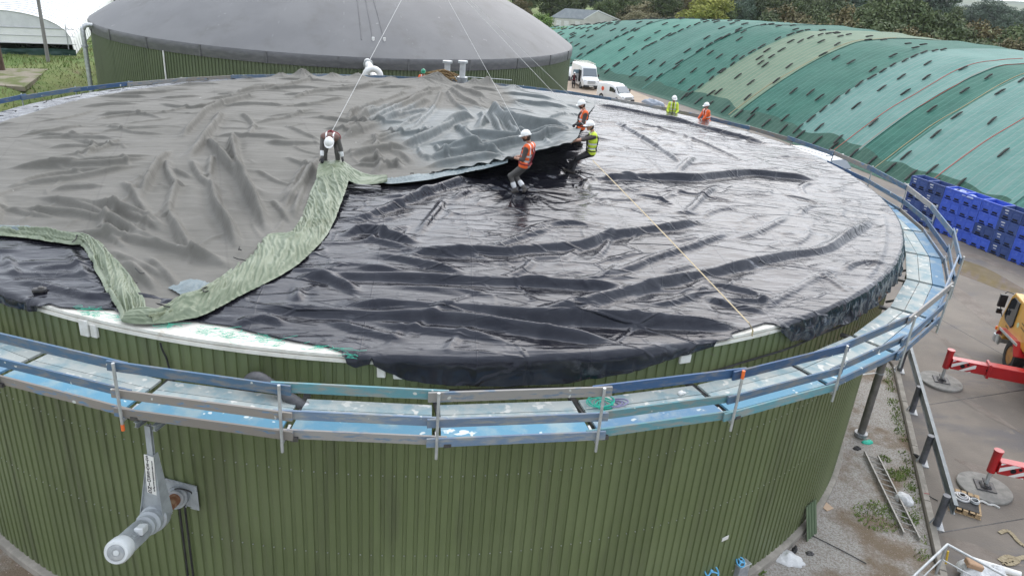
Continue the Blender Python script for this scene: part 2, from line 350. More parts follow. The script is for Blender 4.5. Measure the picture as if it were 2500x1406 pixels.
for k in range(40):
    aL = A0+BAY*k; aR = aL+BAY
    if k == 39: aR = A0+360
    an = ((aL+180) % 360)-180; kk = round((an-A0)/BAY)
    DZ = DZ0-(.38 if abs(an+BAY/2) > 100 else 0)
    lowr = .18*float(sstep(80, 130, abs(an+BAY/2)))
    # deck: three straight boards per bay
    for j, (r0, r1) in enumerate(((14.93, 15.22), (15.235, 15.525), (15.54, 15.83))):
        g = .22+.05*rk.random(); zo = .006*rk.random()
        p = [pol(aL+g, r0, DZ+zo), pol(aR-g, r0, DZ+zo), pol(aR-g, r1, DZ+zo), pol(aL+g, r1, DZ+zo)]
        # boards run straight: keep edges parallel to the chord
        mb = MB(); mb.add([tuple(q) for q in p]+[(q.x, q.y, q.z-.04) for q in p], [(0, 1, 2, 3), (7, 6, 5, 4), (0, 4, 5, 1), (1, 5, 6, 2), (2, 6, 7, 3), (3, 7, 4, 0)])
        mb.build('deck_board' , (DW if j < 2 else (DB if kk in (-3, -2, -1, 0, 2, 3) else DB2)), walk)
    mb = MB(); a = pol(aL, 14.7, DZ-.075); b = pol(aL+.6, 15.95, DZ-.075); mb.bar(a, b, .11, .06); mb.bar(pol(aL, 14.62, DZ-.75), pol(aL, 15.9, DZ-.11), .05, .05); mb.build('bracket', M['darksteel'], walk)
    cs = RC.get(kk) or tuple(rk.choice((0, 0, 1, 2, 4, 5)) for _ in range(3))
    off = .0 if k % 2 == 0 else .048
    for nm, zc, hh, ci in (('top_rail', .24, .165, 0), ('mid_rail', -.225, .148, 1), ('toe_board', -.56, .155, 2)):
        ex = .75 if 0 else .55
        a = pol(aL-ex, 15.945-off, ZR+zc-lowr+rk.uniform(-.012, .012)); b = pol(aR+ex, 15.945-off, ZR+zc-lowr+rk.uniform(-.012, .012))
        if kk == 4 and nm != 'toe_board': b = b+(b-a)*.06
        mb = MB(); mb.bar(a, b, .04, hh); mb.build(nm, RB[cs[ci]], walk, bevel=.004)
    mb = MB(); mb.cyl(pol(aL, 16.0, ZR-.82), pol(aL, 16.0, ZR+.34-lowr), .0245, 10)
    po = mb.build('guard_post', M['galv'], walk, True)
    for ends, c_ in (((ZR+.20, ZR+.345), 2), ((ZR-.83, ZR-.72), -2)):
        if kk == c_:
            mb = MB(); mb.cyl(pol(aL, 16.0, ends[0]), pol(aL, 16.0, ends[1]), .0275, 10); mb.build('painted_end', M['orange'], po, True)
    mb = MB(); mb.bar(pol(aL, 15.98, ZR-.66), pol(aL, 15.6, ZR-.62), .04, .05); mb.build('post_clamp', M['galv'], walk)
DZ = DZ0
# coil of rope on the deck
p0 = at(1472, 989, DZ+.03); mb = MB()
for i in range(9):
    rr_ = .09+.018*i; mb.torus((p0[0]+rk.uniform(-.06, .06), p0[1]+rk.uniform(-.04, .04), DZ+.02+.012*i), (rk.uniform(-.2, .2), rk.uniform(-.2, .2), 1), rr_, .008, 20, 5)
tag(mb.build('rope_coil', mat('green_rope', (.02, .42, .30), .6), None, True), 'coil of bright green rope on the walkway behind a post', 'rope')
mb = MB()
for i in range(4): mb.torus((p0[0]+.13+.03*i, p0[1]+.03, DZ+.03+.01*i), (.3*rk.uniform(-1, 1), .3, 1), .15+.02*i, .013, 20, 5)
tag(mb.build('webbing_sling', mat('lilac_webbing', (.22, .21, .34), .7), None, True), 'lilac webbing sling tangled around the green rope coil', 'sling')
mb = MB(); p0 = at(1663, 958, DZ+.04); mb.box(p0, (.13, .1, .07), Matrix.Rotation(.5, 3, 'Z'), .7); mb.box((p0[0]+.07, p0[1]+.02, p0[2]-.01), (.08, .07, .05), Matrix.Rotation(1.1, 3, 'Z'), .6)
tag(mb.build('crumpled_cloth', M['white'], bevel=.02), 'small crumpled white cloth on the walkway boards', 'cloth')
# ------------------------------------------------------------------ black membrane
def membrane_mat():
    m = bpy.data.materials.new('black_membrane'); m.use_nodes = True; nt = m.node_tree; N = nt.nodes; L = nt.links; b = N['Principled BSDF']
    tc = N.new('ShaderNodeTexCoord')
    def noise(scale, st, det=8, rot=0, r=.6):
        mp = N.new('ShaderNodeMapping'); mp.inputs['Scale'].default_value = st; mp.inputs['Rotation'].default_value = (0, 0, rot)
        L.new(tc.outputs['Object'], mp.inputs[0]); n = N.new('ShaderNodeTexNoise'); n.inputs['Scale'].default_value = scale
        n.inputs['Detail'].default_value = det; n.inputs['Roughness'].default_value = r; L.new(mp.outputs[0], n.inputs['Vector']); return n.outputs['Fac']
    def rg(v, a, c, o0=0., o1=1.):
        r = N.new('ShaderNodeMapRange'); r.interpolation_type = 'SMOOTHSTEP'
        for k, x in zip(('From Min', 'From Max', 'To Min', 'To Max'), (a, c, o0, o1)): r.inputs[k].default_value = x
        L.new(v, r.inputs['Value']); return r.outputs[0]
    def mth(op, a, c):
        x = N.new('ShaderNodeMath'); x.operation = op
        for i, v in enumerate((a, c)):
            if isinstance(v, (int, float)): x.inputs[i].default_value = v
            else: L.new(v, x.inputs[i])
        return x.outputs[0]
    streak = rg(noise(2.2, (.5, 2.6, 1), 9, .25, .7), .56, .72)          # dried chalky streaks
    patch = rg(noise(.35, (1, 1, 1), 4), .42, .62)
    film = rg(noise(1.3, (1, 1, 1), 7), .35, .75)
    f = mth('MULTIPLY', streak, patch)
    at_ = N.new('ShaderNodeAttribute'); at_.attribute_name = 'dust'; f = mth('MULTIPLY', f, at_.outputs['Fac'])
    f2 = mth('MULTIPLY', film, mth('MULTIPLY', at_.outputs['Fac'], .10))
    mx = N.new('ShaderNodeMix'); mx.data_type = 'RGBA'; L.new(mth('MINIMUM', mth('ADD', mth('MULTIPLY', f, .5), f2), 1.), mx.inputs['Factor'])
    mx.inputs[6].default_value = (.008, .008, .012, 1); mx.inputs[7].default_value = (.36, .37, .40, 1); L.new(mx.outputs[2], b.inputs['Base Color'])
    L.new(mth('ADD', rg(noise(3, (1, 1, 1)), .3, .7, .09, .17), mth('MULTIPLY', f, .25)), b.inputs['Roughness'])
    b.inputs['IOR'].default_value = 1.50; b.inputs['Specular IOR Level'].default_value = .38; b.inputs['Specular Tint'].default_value = (.80, .86, 1., 1)
    h = mth('ADD', mth('MULTIPLY', noise(1.3, (.5, 1.8, 1), 3, .12, .5), 2.0), mth('MULTIPLY', noise(6, (.4, 2.2, 1), 3, -.1, .5), .35))
    vo = N.new('ShaderNodeTexVoronoi'); vo.feature = 'DISTANCE_TO_EDGE'; vo.inputs['Scale'].default_value = 1.05
    mp = N.new('ShaderNodeMapping'); mp.inputs['Scale'].default_value = (.6, 1.7, 1); mp.inputs['Rotation'].default_value = (0, 0, .3)
    L.new(tc.outputs['Object'], mp.inputs[0]); L.new(mp.outputs[0], vo.inputs['Vector'])
    h = mth('ADD', h, mth('MULTIPLY', rg(vo.outputs['Distance'], 0., .05, .8, 0.), rg(noise(.8, (1, 1, 1), 3), .42, .6)))
    v2_ = N.new('ShaderNodeTexVoronoi'); v2_.feature = 'DISTANCE_TO_EDGE'; v2_.inputs['Scale'].default_value = 2.3
    mp2 = N.new('ShaderNodeMapping'); mp2.inputs['Scale'].default_value = (.45, 1.5, 1); mp2.inputs['Rotation'].default_value = (0, 0, -.25)
    L.new(tc.outputs['Object'], mp2.inputs[0]); L.new(mp2.outputs[0], v2_.inputs['Vector'])
    h = mth('ADD', h, mth('MULTIPLY', rg(v2_.outputs['Distance'], 0., .07, .28, 0.), rg(noise(.6, (1, 1, 1), 3, 1.), .45, .62)))
    # weld seams every 2 m
    sx = N.new('ShaderNodeSeparateXYZ'); L.new(tc.outputs['Object'], sx.inputs[0])
    u = mth('ADD', sx.outputs[0], mth('MULTIPLY', noise(.4, (1, 1, 1), 2), .22)); q = mth('ABSOLUTE', mth('SUBTRACT', mth('FRACT', mth('MULTIPLY', u, .52), 0.), .5), 0.)
    h = mth('ADD', h, rg(q, 0., .010, .14, 0.))
    bp = N.new('ShaderNodeBump'); bp.inputs['Strength'].default_value = 1.; bp.inputs['Distance'].default_value = .024; L.new(h, bp.inputs['Height']); L.new(bp.outputs[0], b.inputs['Normal'])
    return m
M['membrane'] = membrane_mat()
FOLDS = """.19|720,665;840,667;940,670;1050,676;1150,678;1300,680;1400,686;1560,690
.28|810,728;950,738;1100,748;1300,763;1450,768;1600,775;1750,785;1830,795
.22|600,735;760,748;900,760;1050,765;1168,775;1300,797;1450,820;1540,832
.22|834,534;884,523;968,493;1035,467;1118,437;1180,425
.13|1101,487;1150,463;1202,450;1228,450
.20|831,577;877,557;914,557;968,574;1035,587
.15|890,577;950,590;1015,607
.21|978,627;1035,607;1085,609;1168,605;1250,604;1300,597;1430,587;1470,572;1550,560;1650,545;1700,535;1740,538
.15|877,624;934,620;1035,640;1150,664
.12|767,644;854,644;934,654;1015,660
.11|1018,577;1045,540;1071,507;1095,473
.15|1449,673;1534,649;1595,625;1655,608;1716,588;1769,568;1797,560
.21|1290,754;1412,730;1493,710;1574,693;1655,673;1737,657;1818,641;1914,619;2010,603;2063,574;2134,530
.10|1769,584;1838,568;1900,540;1932,523
.13|1660,527;1696,499;1728,466;1761,446
.24|1438,433;1506,428;1625,428;1694,430;1745,423;1830,416;1903,423;2006,432
.16|1649,423;1700,377
.15|1499,290;1557,324;1608,355;1643,382;1666,403
.20|1441,250;1523,262;1608,280;1677,297;1762,318;1830,335;1900,349
.09|1509,287;1591,307;1660,328;1728,352;1779,372;1830,399
.09|1448,307;1496,304;1560,312
.05|2149,496;2159,542;2156,596;2141,645;2100,700
.13|1708,681;1797,698;1850,714;1890,754
.13|1712,714;1777,738;1858,754;1890,766
.10|787,774;854,794;934,815;1010,830
.16|717,674;787,671;854,697;867,714
.12|884,774;968,791;1068,804;1168,814;1260,840
.12|734,694;727,731
.10|560,790;640,770;700,785
.13|0,674;100,691;167,707;267,727
.10|7,617;20,644;43,679
.10|150,590;167,607;187,640;207,670;220,684
.09|1440,640;1480,600;1500,540
.08|1540,470;1600,480;1650,500
.07|1900,470;1960,480;2020,500
.08|1000,850;1150,862;1350,858;1560,842
.07|1850,760;1950,700;2050,650
.07|1000,700;1100,705;1220,722
.06|1500,360;1560,372;1640,440
.06|1990,660;2040,690;2090,730"""
FL = []
for ln in FOLDS.split('\n'):
    a, pts = ln.split('|'); FL.append((float(a), [onroof(*map(float, q.split(',')), h=float(a)*.5)[:2] for q in pts.split(';')]))
def addfolds(X, Y, Z, FL, wn=.42, wf=1.25, seed=0, tube=False):
    cp = CAM[:2]
    for fi, (amp, pts) in enumerate(FL):
        P = crom(pts, .18); s = np.r_[0, np.cumsum(np.linalg.norm(np.diff(P, axis=0), axis=1))]; tot = s[-1]
        mg = 3.2*amp+.5; sel = (X > P[:, 0].min()-mg) & (X < P[:, 0].max()+mg) & (Y > P[:, 1].min()-mg) & (Y < P[:, 1].max()+mg)
        if not sel.any(): continue
        x = X[sel]; y = Y[sel]; best = np.full(x.shape, 9e9); sd = np.zeros_like(x); ss = np.zeros_like(x)
        for i in range(len(P)-1):
            a = P[i]; d = P[i+1]-a; L2 = d@d
            if L2 < 1e-9: continue
            t = np.clip(((x-a[0])*d[0]+(y-a[1])*d[1])/L2, 0, 1); qx = x-a[0]-t*d[0]; qy = y-a[1]-t*d[1]; dd = np.hypot(qx, qy)
            n = np.array([-d[1], d[0]])/math.sqrt(L2)
            if n@(cp-a) > 0: n = -n          # n points away from the viewer's side of the fold
            u = dd < best; best = np.where(u, dd, best); sd = np.where(u, np.sign(qx*n[0]+qy*n[1]), sd); ss = np.where(u, s[i]+t*math.sqrt(L2), ss)
        tp = sstep(0, min(1.0, tot*.3), ss)*sstep(0, min(1.0, tot*.3), tot-ss)
        A = amp*tp*(1+.25*vn(ss*.8+fi*7.7, ss*0+fi, 3+seed))
        dn = best
        near = np.clip(1-dn/(wn*.75*amp+.045), 0, 1)**1.25-.10*np.exp(-((dn-(1.2*amp+.14))/(.6*amp+.08))**2)
        far = .4*np.exp(-dn/(.30*amp+.045))+.6*np.exp(-(dn/(wf*amp+.10))**1.4)
        if tube:
            near = np.clip(1-(dn/((.24*amp+.038)*float(tube)))**1.3, 0, 1)-.12*np.exp(-((dn-(.6*amp+.10))/(.4*amp+.05))**2); far = np.clip(1-(dn/((.75*amp+.055)*float(tube)))**1.25, 0, 1)
        Z[sel] += A*np.where(sd < 0, near, far)
    return Z
def minorfolds(n, seed, field, keep, a0=.025, a1=.075):
    rm = random.Random(seed); out = []
    while len(out) < n:
        r = R0*math.sqrt(rm.random())*.97; t = rm.uniform(0, 2*PI); x, y = r*math.sin(t), -r*math.cos(t)
        if not keep(x, y): continue
        a = field(x, y)+rm.gauss(0, .32); L_ = rm.uniform(.5, 2.6); k = rm.uniform(-.3, .3); pts = []
        for i in range(4):
            s_ = (i/3-.5)*L_; b_ = a+k*s_; pts.append(np.array([x+math.cos(b_)*s_, y+math.sin(b_)*s_]))
        out.append((rm.uniform(a0, a1)*(.6+.25*L_), pts))
    return out
MINOR = minorfolds(230, 5, lambda x, y: .22+.035*x-.02*y, lambda x, y: y < 6 and x > -14 and (x > -4.5+.35*(y+12) or y < -9.5))
FEET = [(onroof(1262, 463)[:2], .13), (onroof(1392, 414)[:2], .12)]
def membrane_z(X, Y):
    Z = dome(X, Y)
    Z = Z + .04*fbm(X*.3, Y*.5, 2, 5)
    Z = addfolds(X, Y, Z, [(a*.84, p) for a, p in FL]+MINOR, tube=1.2)
    Z = np.where(X*X+Y*Y > 12.7**2, np.maximum(Z, ZT+.03), Z)
    for (p, A) in FEET:
        dx = X-p[0]; dy = Y-p[1]; d = np.hypot(dx, dy); a = np.arctan2(dy, dx)
        rn = ridged(np.cos(a)*2.1+d*.12, np.sin(a)*2.1+8, 2, 44)
        Z = Z + A*rn*np.exp(-d/1.25)*(1-np.exp(-(d/.2)**2)) - .10*np.exp(-(d/.35)**2)
    return Z
# rim: how far the sheet falls short of (-) or hangs below (+) the rim
LT = []
for px, py, L_ in ((150, 752, None), (280, 757, None), (310, 778, None), (480, 787, None), (560, 798, None), (640, 819, None), (700, 833, None), (800, 850, None), (868, 872, None)):
    p = at(px, py, ZT); LT.append((math.degrees(math.atan2(p[0], -p[1])), math.hypot(p[0], p[1])-R0))
for px, py, L_ in ((0, 728, .14), (60, 745, .07), (105, 752, -.02), (905, 888, .02), (940, 889, .16), (1000, 892, .32), (1100, 892, .40), (1250, 889, .42), (1400, 883, .40), (1500, 875, .36), (1575, 868, .29), (1640, 858, .18), (1740, 842, .05), (1830, 822, -.05), (1895, 805, -.1), (1925, 800, .1), (1955, 792, .36), (2000, 775, .44), (2060, 745, .40), (2120, 712, .46), (2180, 650, .5), (2204, 590, .46)):
    p = at(px, py, ZT); LT.append((math.degrees(math.atan2(p[0], -p[1])), L_))
LT.sort(); LT = [(-180, .12), (-60, .2)]+[q for q in LT if q[0] > -58]+[(80, .3), (180, .12)]
la = np.array([q[0] for q in LT]); lv = np.array([q[1] for q in LT])
th = np.concatenate([np.linspace(-95, 95, 1350, endpoint=False), np.linspace(95, 265, 420, endpoint=False)])
tw = ((th+180) % 360)-180; Lh = np.interp(tw, la, lv) + .03*fbm(tw*.35, tw*0, 3, 61)*(np.abs(np.interp(tw, la, lv)) > .0)
tr = np.radians(th); NRI = 350; NH = 13
rs = np.linspace(.01, 1, NRI)**.85
rend = R0+np.minimum(Lh, 0)+.14*sstep(75, 110, np.abs(tw))
RR = rs[:, None]*rend[None, :]; X = RR*np.sin(tr); Y = -RR*np.cos(tr); Z = membrane_z(X, Y)
for _ in range(2):
    Z[1:-1] = (Z[:-2]+2*Z[1:-1]+Z[2:])/4; Z = (np.roll(Z, 1, 1)+2*Z+np.roll(Z, -1, 1))/4
edge = sstep(.985, 1.0, rs)[:, None]; back = sstep(75, 110, np.abs(tw)); Z = Z*(1-edge)+(ZT+.02+.02*np.abs(fbm(X*1.2, Y*1.2, 2, 3)))*edge
for h_ in range(1, NH+1):
    t = h_/NH; drop = np.where(Lh > .03, Lh+.10, np.maximum(Lh, .015))*t
    bunch = sstep(24, 34, tw)
    wob = .05*vn(tw*1.3, np.full_like(tw, t*1.4), 71)+bunch*.11*ridged(tw*.55, np.full_like(tw, t*.6), 2, 77)
    r = rend+np.where(Lh > 0, .04+.06*math.sin(min(1, t*2.2)*PI/2)+np.abs(wob)*t, .0)
    RR = r; X = np.vstack([X, r*np.sin(tr)]); Y = np.vstack([Y, -r*np.cos(tr)])
    Z = np.vstack([Z, ZT+.02-drop*np.where(Lh > 0, 1, .3)*(1+.4*back)])
nrow, ncol = X.shape
memb = npmesh('roof_membrane', np.stack([X, Y, Z], -1).reshape(-1, 3), gridfaces(nrow, ncol, True)[:, ::-1], M['membrane'])
dust = (.55+.45*sstep(-3, 9, X))*(.5+.5*fbm(X*.25, Y*.25, 3, 15)).clip(0, 1)*1.6*sstep(0, 3.2, np.hypot(X-FEET[0][0][0], Y-FEET[0][0][1])).clip(.1, 1)
ad = memb.data.attributes.new('dust', 'FLOAT', 'POINT'); ad.data.foreach_set('value', dust.clip(0, 1.2).ravel().astype(np.float32))
tag(memb, 'glossy creased black plastic sheet stretched over the tank roof', 'roof sheet')
# ------------------------------------------------------------------ grey tarpaulin being pulled off
def cover_mat():
    m = bpy.data.materials.new('grey_tarpaulin_fabric'); m.use_nodes = True; nt = m.node_tree; N = nt.nodes; L = nt.links; b = N['Principled BSDF']
    tc = N.new('ShaderNodeTexCoord'); at_ = N.new('ShaderNodeAttribute'); at_.attribute_name = 'clean'
    def noise(s, d=7):
        n = N.new('ShaderNodeTexNoise'); n.inputs['Scale'].default_value = s; n.inputs['Detail'].default_value = d; n.inputs['Roughness'].default_value = .65; L.new(tc.outputs['Object'], n.inputs['Vector']); return n.outputs['Fac']
    def mix(f, a, c):
        x = N.new('ShaderNodeMix'); x.data_type = 'RGBA'; L.new(f, x.inputs['Factor'])
        for i, v in ((6, a), (7, c)):
            if isinstance(v, tuple): x.inputs[i].default_value = (*v, 1)
            else: L.new(v, x.inputs[i])
        return x.outputs[2]
    r1 = N.new('ShaderNodeMapRange'); r1.inputs['From Min'].default_value = .3; r1.inputs['From Max'].default_value = .7; L.new(noise(.9, 9), r1.inputs['Value'])
    dusty = mix(r1.outputs[0], (.118, .114, .100), (.164, .158, .142))
    r2 = N.new('ShaderNodeMapRange'); r2.inputs['From Min'].default_value = .3; r2.inputs['From Max'].default_value = .7; L.new(noise(1.6, 9), r2.inputs['Value'])
    clean = mix(r2.outputs[0], (.078, .092, .092), (.138, .158, .162))
    ad = N.new('ShaderNodeMath'); ad.operation = 'ADD'; L.new(at_.outputs['Fac'], ad.inputs[0])
    r3 = N.new('ShaderNodeMapRange'); r3.inputs['To Min'].default_value = -.35; r3.inputs['To Max'].default_value = .35; L.new(noise(1.1, 8), r3.inputs['Value']); L.new(r3.outputs[0], ad.inputs[1])
    r4 = N.new('ShaderNodeMapRange'); r4.interpolation_type = 'SMOOTHSTEP'; r4.inputs['From Min'].default_value = .3; r4.inputs['From Max'].default_value = .75; L.new(ad.outputs[0], r4.inputs['Value'])
    c = mix(r4.outputs[0], dusty, clean)
    r5 = N.new('ShaderNodeMapRange'); r5.inputs['From Min'].default_value = .73; r5.inputs['From Max'].default_value = .78; L.new(noise(3.1, 3), r5.inputs['Value']); c = mix(r5.outputs[0], c, (.5, .5, .48))
    # welded panel seams and darker water stains
    sx = N.new('ShaderNodeSeparateXYZ'); L.new(tc.outputs['Object'], sx.inputs[0])
    def mth(op, a, q):
        x = N.new('ShaderNodeMath'); x.operation = op
        for i, v in enumerate((a, q)):
            if isinstance(v, (int, float)): x.inputs[i].default_value = v
            else: L.new(v, x.inputs[i])
        return x.outputs[0]
    u = mth('ADD', mth('ADD', mth('MULTIPLY', sx.outputs[0], .36), mth('MULTIPLY', sx.outputs[1], .10)), mth('MULTIPLY', noise(.3, 2), .10)); q = mth('ABSOLUTE', mth('SUBTRACT', mth('FRACT', u, 0.), .5), 0.)
    r7 = N.new('ShaderNodeMapRange'); r7.inputs['From Min'].default_value = 0.; r7.inputs['From Max'].default_value = .014; r7.inputs['To Min'].default_value = .28; r7.inputs['To Max'].default_value = 0.; L.new(q, r7.inputs['Value']); c = mix(r7.outputs[0], c, (.075, .072, .066))
    r8 = N.new('ShaderNodeMapRange'); r8.interpolation_type = 'SMOOTHSTEP'; r8.inputs['From Min'].default_value = .54; r8.inputs['From Max'].default_value = .66; r8.inputs['To Max'].default_value = .4; L.new(noise(.55, 9), r8.inputs['Value']); c = mix(r8.outputs[0], c, (.10, .097, .088))
    L.new(c, b.inputs['Base Color'])
    r6 = N.new('ShaderNodeMapRange'); r6.inputs['To Min'].default_value = .8; r6.inputs['To Max'].default_value = .5; L.new(r4.outputs[0], r6.inputs['Value']); L.new(r6.outputs[0], b.inputs['Roughness'])
    mp = N.new('ShaderNodeMapping'); mp.inputs['Scale'].default_value = (.6, 2.2, 1); mp.inputs['Rotation'].default_value = (0, 0, -.15); L.new(tc.outputs['Object'], mp.inputs[0])
    n = N.new('ShaderNodeTexNoise'); n.inputs['Scale'].default_value = 2.4; n.inputs['Detail'].default_value = 3; n.inputs['Roughness'].default_value = .45; L.new(mp.outputs[0], n.inputs['Vector'])
    bp = N.new('ShaderNodeBump'); bp.inputs['Strength'].default_value = .9; bp.inputs['Distance'].default_value = .035; L.new(n.outputs['Fac'], bp.inputs['Height']); L.new(bp.outputs[0], b.inputs['Normal'])
    return m
M['cover'] = cover_mat()
# outline: photo points with lift above the roof, then the far side by angle on the rim
EDGE = [(-235, 575, .02), (-100, 570, .03), (0, 566, .03), (100, 570, .03), (200, 592, .03), (240, 640, .03), (275, 700, .03), (315, 765, .02), (400, 768, .02), (470, 750, .02), (560, 705, .02), (640, 648, .02), (700, 612, .03), (752, 560, .02), (785, 500, .02), (812, 440, .03),
        (838, 408, .08), (868, 428, .05), (905, 440, .05), (960, 440, .08), (1040, 428, .10), (1100, 416, .17), (1180, 401, .36), (1250, 386, .72), (1310, 371, .80), (1370, 356, .86), (1405, 343, .92), (1416, 322, .65), (1424, 300, .18), (1436, 278, .06), (1452, 256, .05), (1440, 243, .05)]
ew = [tuple(onroof(x, y, h)[:2])+(h,) for x, y, h in EDGE]
for a, r, h in ((153, 14.05, .05), (160, 14.1, .08), (165, 14.25, .2), (169, 13.95, .15), (174, 13.5, .3), (180, 13.5, .3), (186, 13.2, .1), (190, 13.9, .05), (195, 14.35, .2), (205, 14.4, .35), (213, 14.4, .35), (219, 14.2, .2), (226, 13.95, .05), (238, 13.75, .03), (250, 13.65, .03), (262, 13.5, .03), (274, 13.6, .03), (288, 13.8, .02)):
    p = pol(a, r); ew.append((p.x, p.y, h))
E3 = crom([e for e in ew], .22)
EP = E3[:, :2]; EH = E3[:, 2]
def inside(x, y, P):
    c = np.zeros(x.shape, bool); n = len(P)
    for i in range(n):
        a = P[i]; b = P[(i+1) % n]
        if a[1] == b[1]: continue
        k = ((a[1] > y) != (b[1] > y)) & (x < (b[0]-a[0])*(y-a[1])/(b[1]-a[1])+a[0]); c ^= k
    return c
def nearest(x, y, P):
    best = np.full(x.shape, 9e9); idx = np.zeros(x.shape, np.int32); qx = x.copy(); qy = y.copy(); n = len(P)
    for i in range(n):
        a = P[i]; d = P[(i+1) % n]-a; L2 = d@d+1e-12
        t = np.clip(((x-a[0])*d[0]+(y-a[1])*d[1])/L2, 0, 1); px = a[0]+t*d[0]; py = a[1]+t*d[1]; dd = (x-px)**2+(y-py)**2
        u = dd < best; best = np.where(u, dd, best); idx = np.where(u, i, idx); qx = np.where(u, px, qx); qy = np.where(u, py, qy)
    return np.sqrt(best), idx, qx, qy
CFOLDS = """.20|642,229;597,235;515,263;468,304;444,331
.26|546,266;512,317;478,358;454,381
.17|502,331;546,386;587,440;607,478;618,497;638,550
.17|577,324;570,358;587,427;611,478;640,520
.16|461,382;488,427;515,454;525,497;561,560;581,607
.12|522,369;512,427;519,447
.09|392,375;375,416;355,478
.15|403,379;410,416;427,454;431,450;414,510;434,570;451,607
.15|291,437;321,463;351,510;381,527
.08|117,467;167,457;264,450
.14|217,490;284,507;348,534;411,564
.14|84,473;150,490;234,510;301,554;368,587
.18|127,554;234,562;317,574;368,590;448,610;535,630;561,650
.14|421,356;378,408;356,450;343,485
.14|502,335;549,390;601,442;652,476
.15|571,330;571,382;601,450;635,519;652,571
.14|515,433;524,493;558,553;575,605
.12|0,408;129,399;258,399;378,377
.13|0,455;172,433;361,395
.13|129,489;258,502;361,528;412,562
.13|0,502;103,511;240,528;361,579;412,614
.11|412,519;450,580;481,622;567,648
.12|292,626;361,682;386,708
.16|824,322;910,270;1030,227;1082,210
.15|833,335;944,287;1056,262
.15|773,399;747,433;704,485;687,510
.10|249,232;343,227;446,219
.09|215,279;326,274;404,287
.10|481,244;549,236;635,223
.11|584,270;618,305;601,339
.13|910,313;987,322;1056,313;1142,287
.08|60,340;160,332;260,318
.08|180,262;260,255;350,252
.09|700,260;780,250;860,236
.09|690,380;740,400;770,420
.10|0,406;120,402;239,392;392,372
.10|0,464;137,420;307,410
.08|100,360;230,352;330,346
.08|217,297;273,283;390,270
.08|30,330;120,318;220,300
.09|250,300;330,320;420,322
.08|120,380;220,368;310,330
.07|60,300;150,290;250,262
.08|380,250;470,262;560,240
.07|330,280;420,270;500,252
.09|0,500;80,520;150,530
.08|250,600;330,640;420,680
.10|350,620;400,660;440,700
.17|1061,219;1000,244;942,270;839,318
.17|1054,239;942,290;836,335
.12|1080,222;1060,260;1020,300;960,330;880,350
.12|1000,222;900,255;840,285
.13|883,256;865,270;849,290
.15|921,253;895,272;873,297
.11|1044,273;985,300;942,328;870,352
.20|1163,280;1120,292;1078,314;1020,341;955,355
.14|1090,222;1110,250;1150,275
.12|1095,215;1130,240;1180,262
.12|1100,208;1150,225;1190,240
.32|1193,264;1235,290;1299,315;1363,328;1391,337
.16|1165,270;1180,290;1168,312
.18|1194,266;1215,307;1232,335
.17|1017,345;1112,345;1200,350;1283,352
.20|839,379;942,359;1010,352
.14|907,426;958,396;986,416
.12|850,400;930,402;1000,398
.13|1020,350;1030,375;1060,392
.11|1100,395;1180,378;1240,376
.22|1400,340;1330,338;1260,336;1180,325;1110,318
.20|1398,344;1300,352;1200,362;1100,372;1020,385
.18|1248,384;1190,372;1130,366;1060,372
.16|1246,386;1180,390;1100,402;1020,414
.18|1230,290;1255,320;1275,350
.16|1300,300;1345,322;1395,338
.15|1110,300;1140,330;1180,352
.14|955,362;990,380;1005,402
.14|905,372;930,392;925,415
.13|870,392;900,388;940,376
.13|1060,345;1075,368;1110,388
.12|1200,245;1225,262;1262,270
.10|690,300;760,330;790,345
.12|790,345;700,350;640,342
.10|600,300;690,285;780,262
.09|620,410;680,440;740,450
.12|765,380;735,420;700,470;690,490
.13|785,372;755,420;735,470;715,540
.10|660,480;690,520;715,545
.14|780,190;700,205;640,214;560,230
.14|960,200;880,212;780,222;700,240
.12|1240,240;1320,255;1400,262
.12|1210,225;1290,232;1370,243
.09|1330,290;1360,285;1390,275"""
CF = []
for ln in CFOLDS.split('\n'):
    a, pts = ln.split('|'); CF.append((float(a), [onroof(*map(float, q.split(',')), h=float(a)*.5+.05)[:2] for q in pts.split(';')]))
BUMPS = [(pol(179.5, 12.6), .36, .55), (pol(183, 12.2), .2, 1.3), (pol(207, 14.0), .38, .45), (pol(211, 14.2), .22, .35), (pol(201, 14.1), .22, .4), (pol(196, 14.0), .2, .4), (pol(189, 13.9), .15, .4), (pol(169, 13.8), .38, .4), (pol(172, 13.6), .25, .35), (pol(163, 13.2), .2, .5)]
gs = .033
x0, y0 = EP.min(0)-.2; x1, y1 = EP.max(0)+.2
gx = np.arange(x0, x1, gs); gy = np.arange(y0, y1, gs); GX, GY = np.meshgrid(gx, gy)
ins = inside(GX, GY, EP)
cell = ins[:-1, :-1].astype(int)+ins[1:, :-1]+ins[:-1, 1:]+ins[1:, 1:]
ncol = GX.shape[1]
F = gridfaces(*GX.shape)[(cell >= 2).ravel()]
used = np.unique(F); remap = np.full(GX.size, -1, np.int64); remap[used] = np.arange(len(used)); F = remap[F]
vx = GX.ravel()[used].copy(); vy = GY.ravel()[used].copy(); vi = ins.ravel()[used]
dist, idx, qx, qy = nearest(vx, vy, EP)
vx = np.where(vi, vx, qx); vy = np.where(vi, vy, qy); dist = np.where(vi, dist, 0)
he = EH[idx]
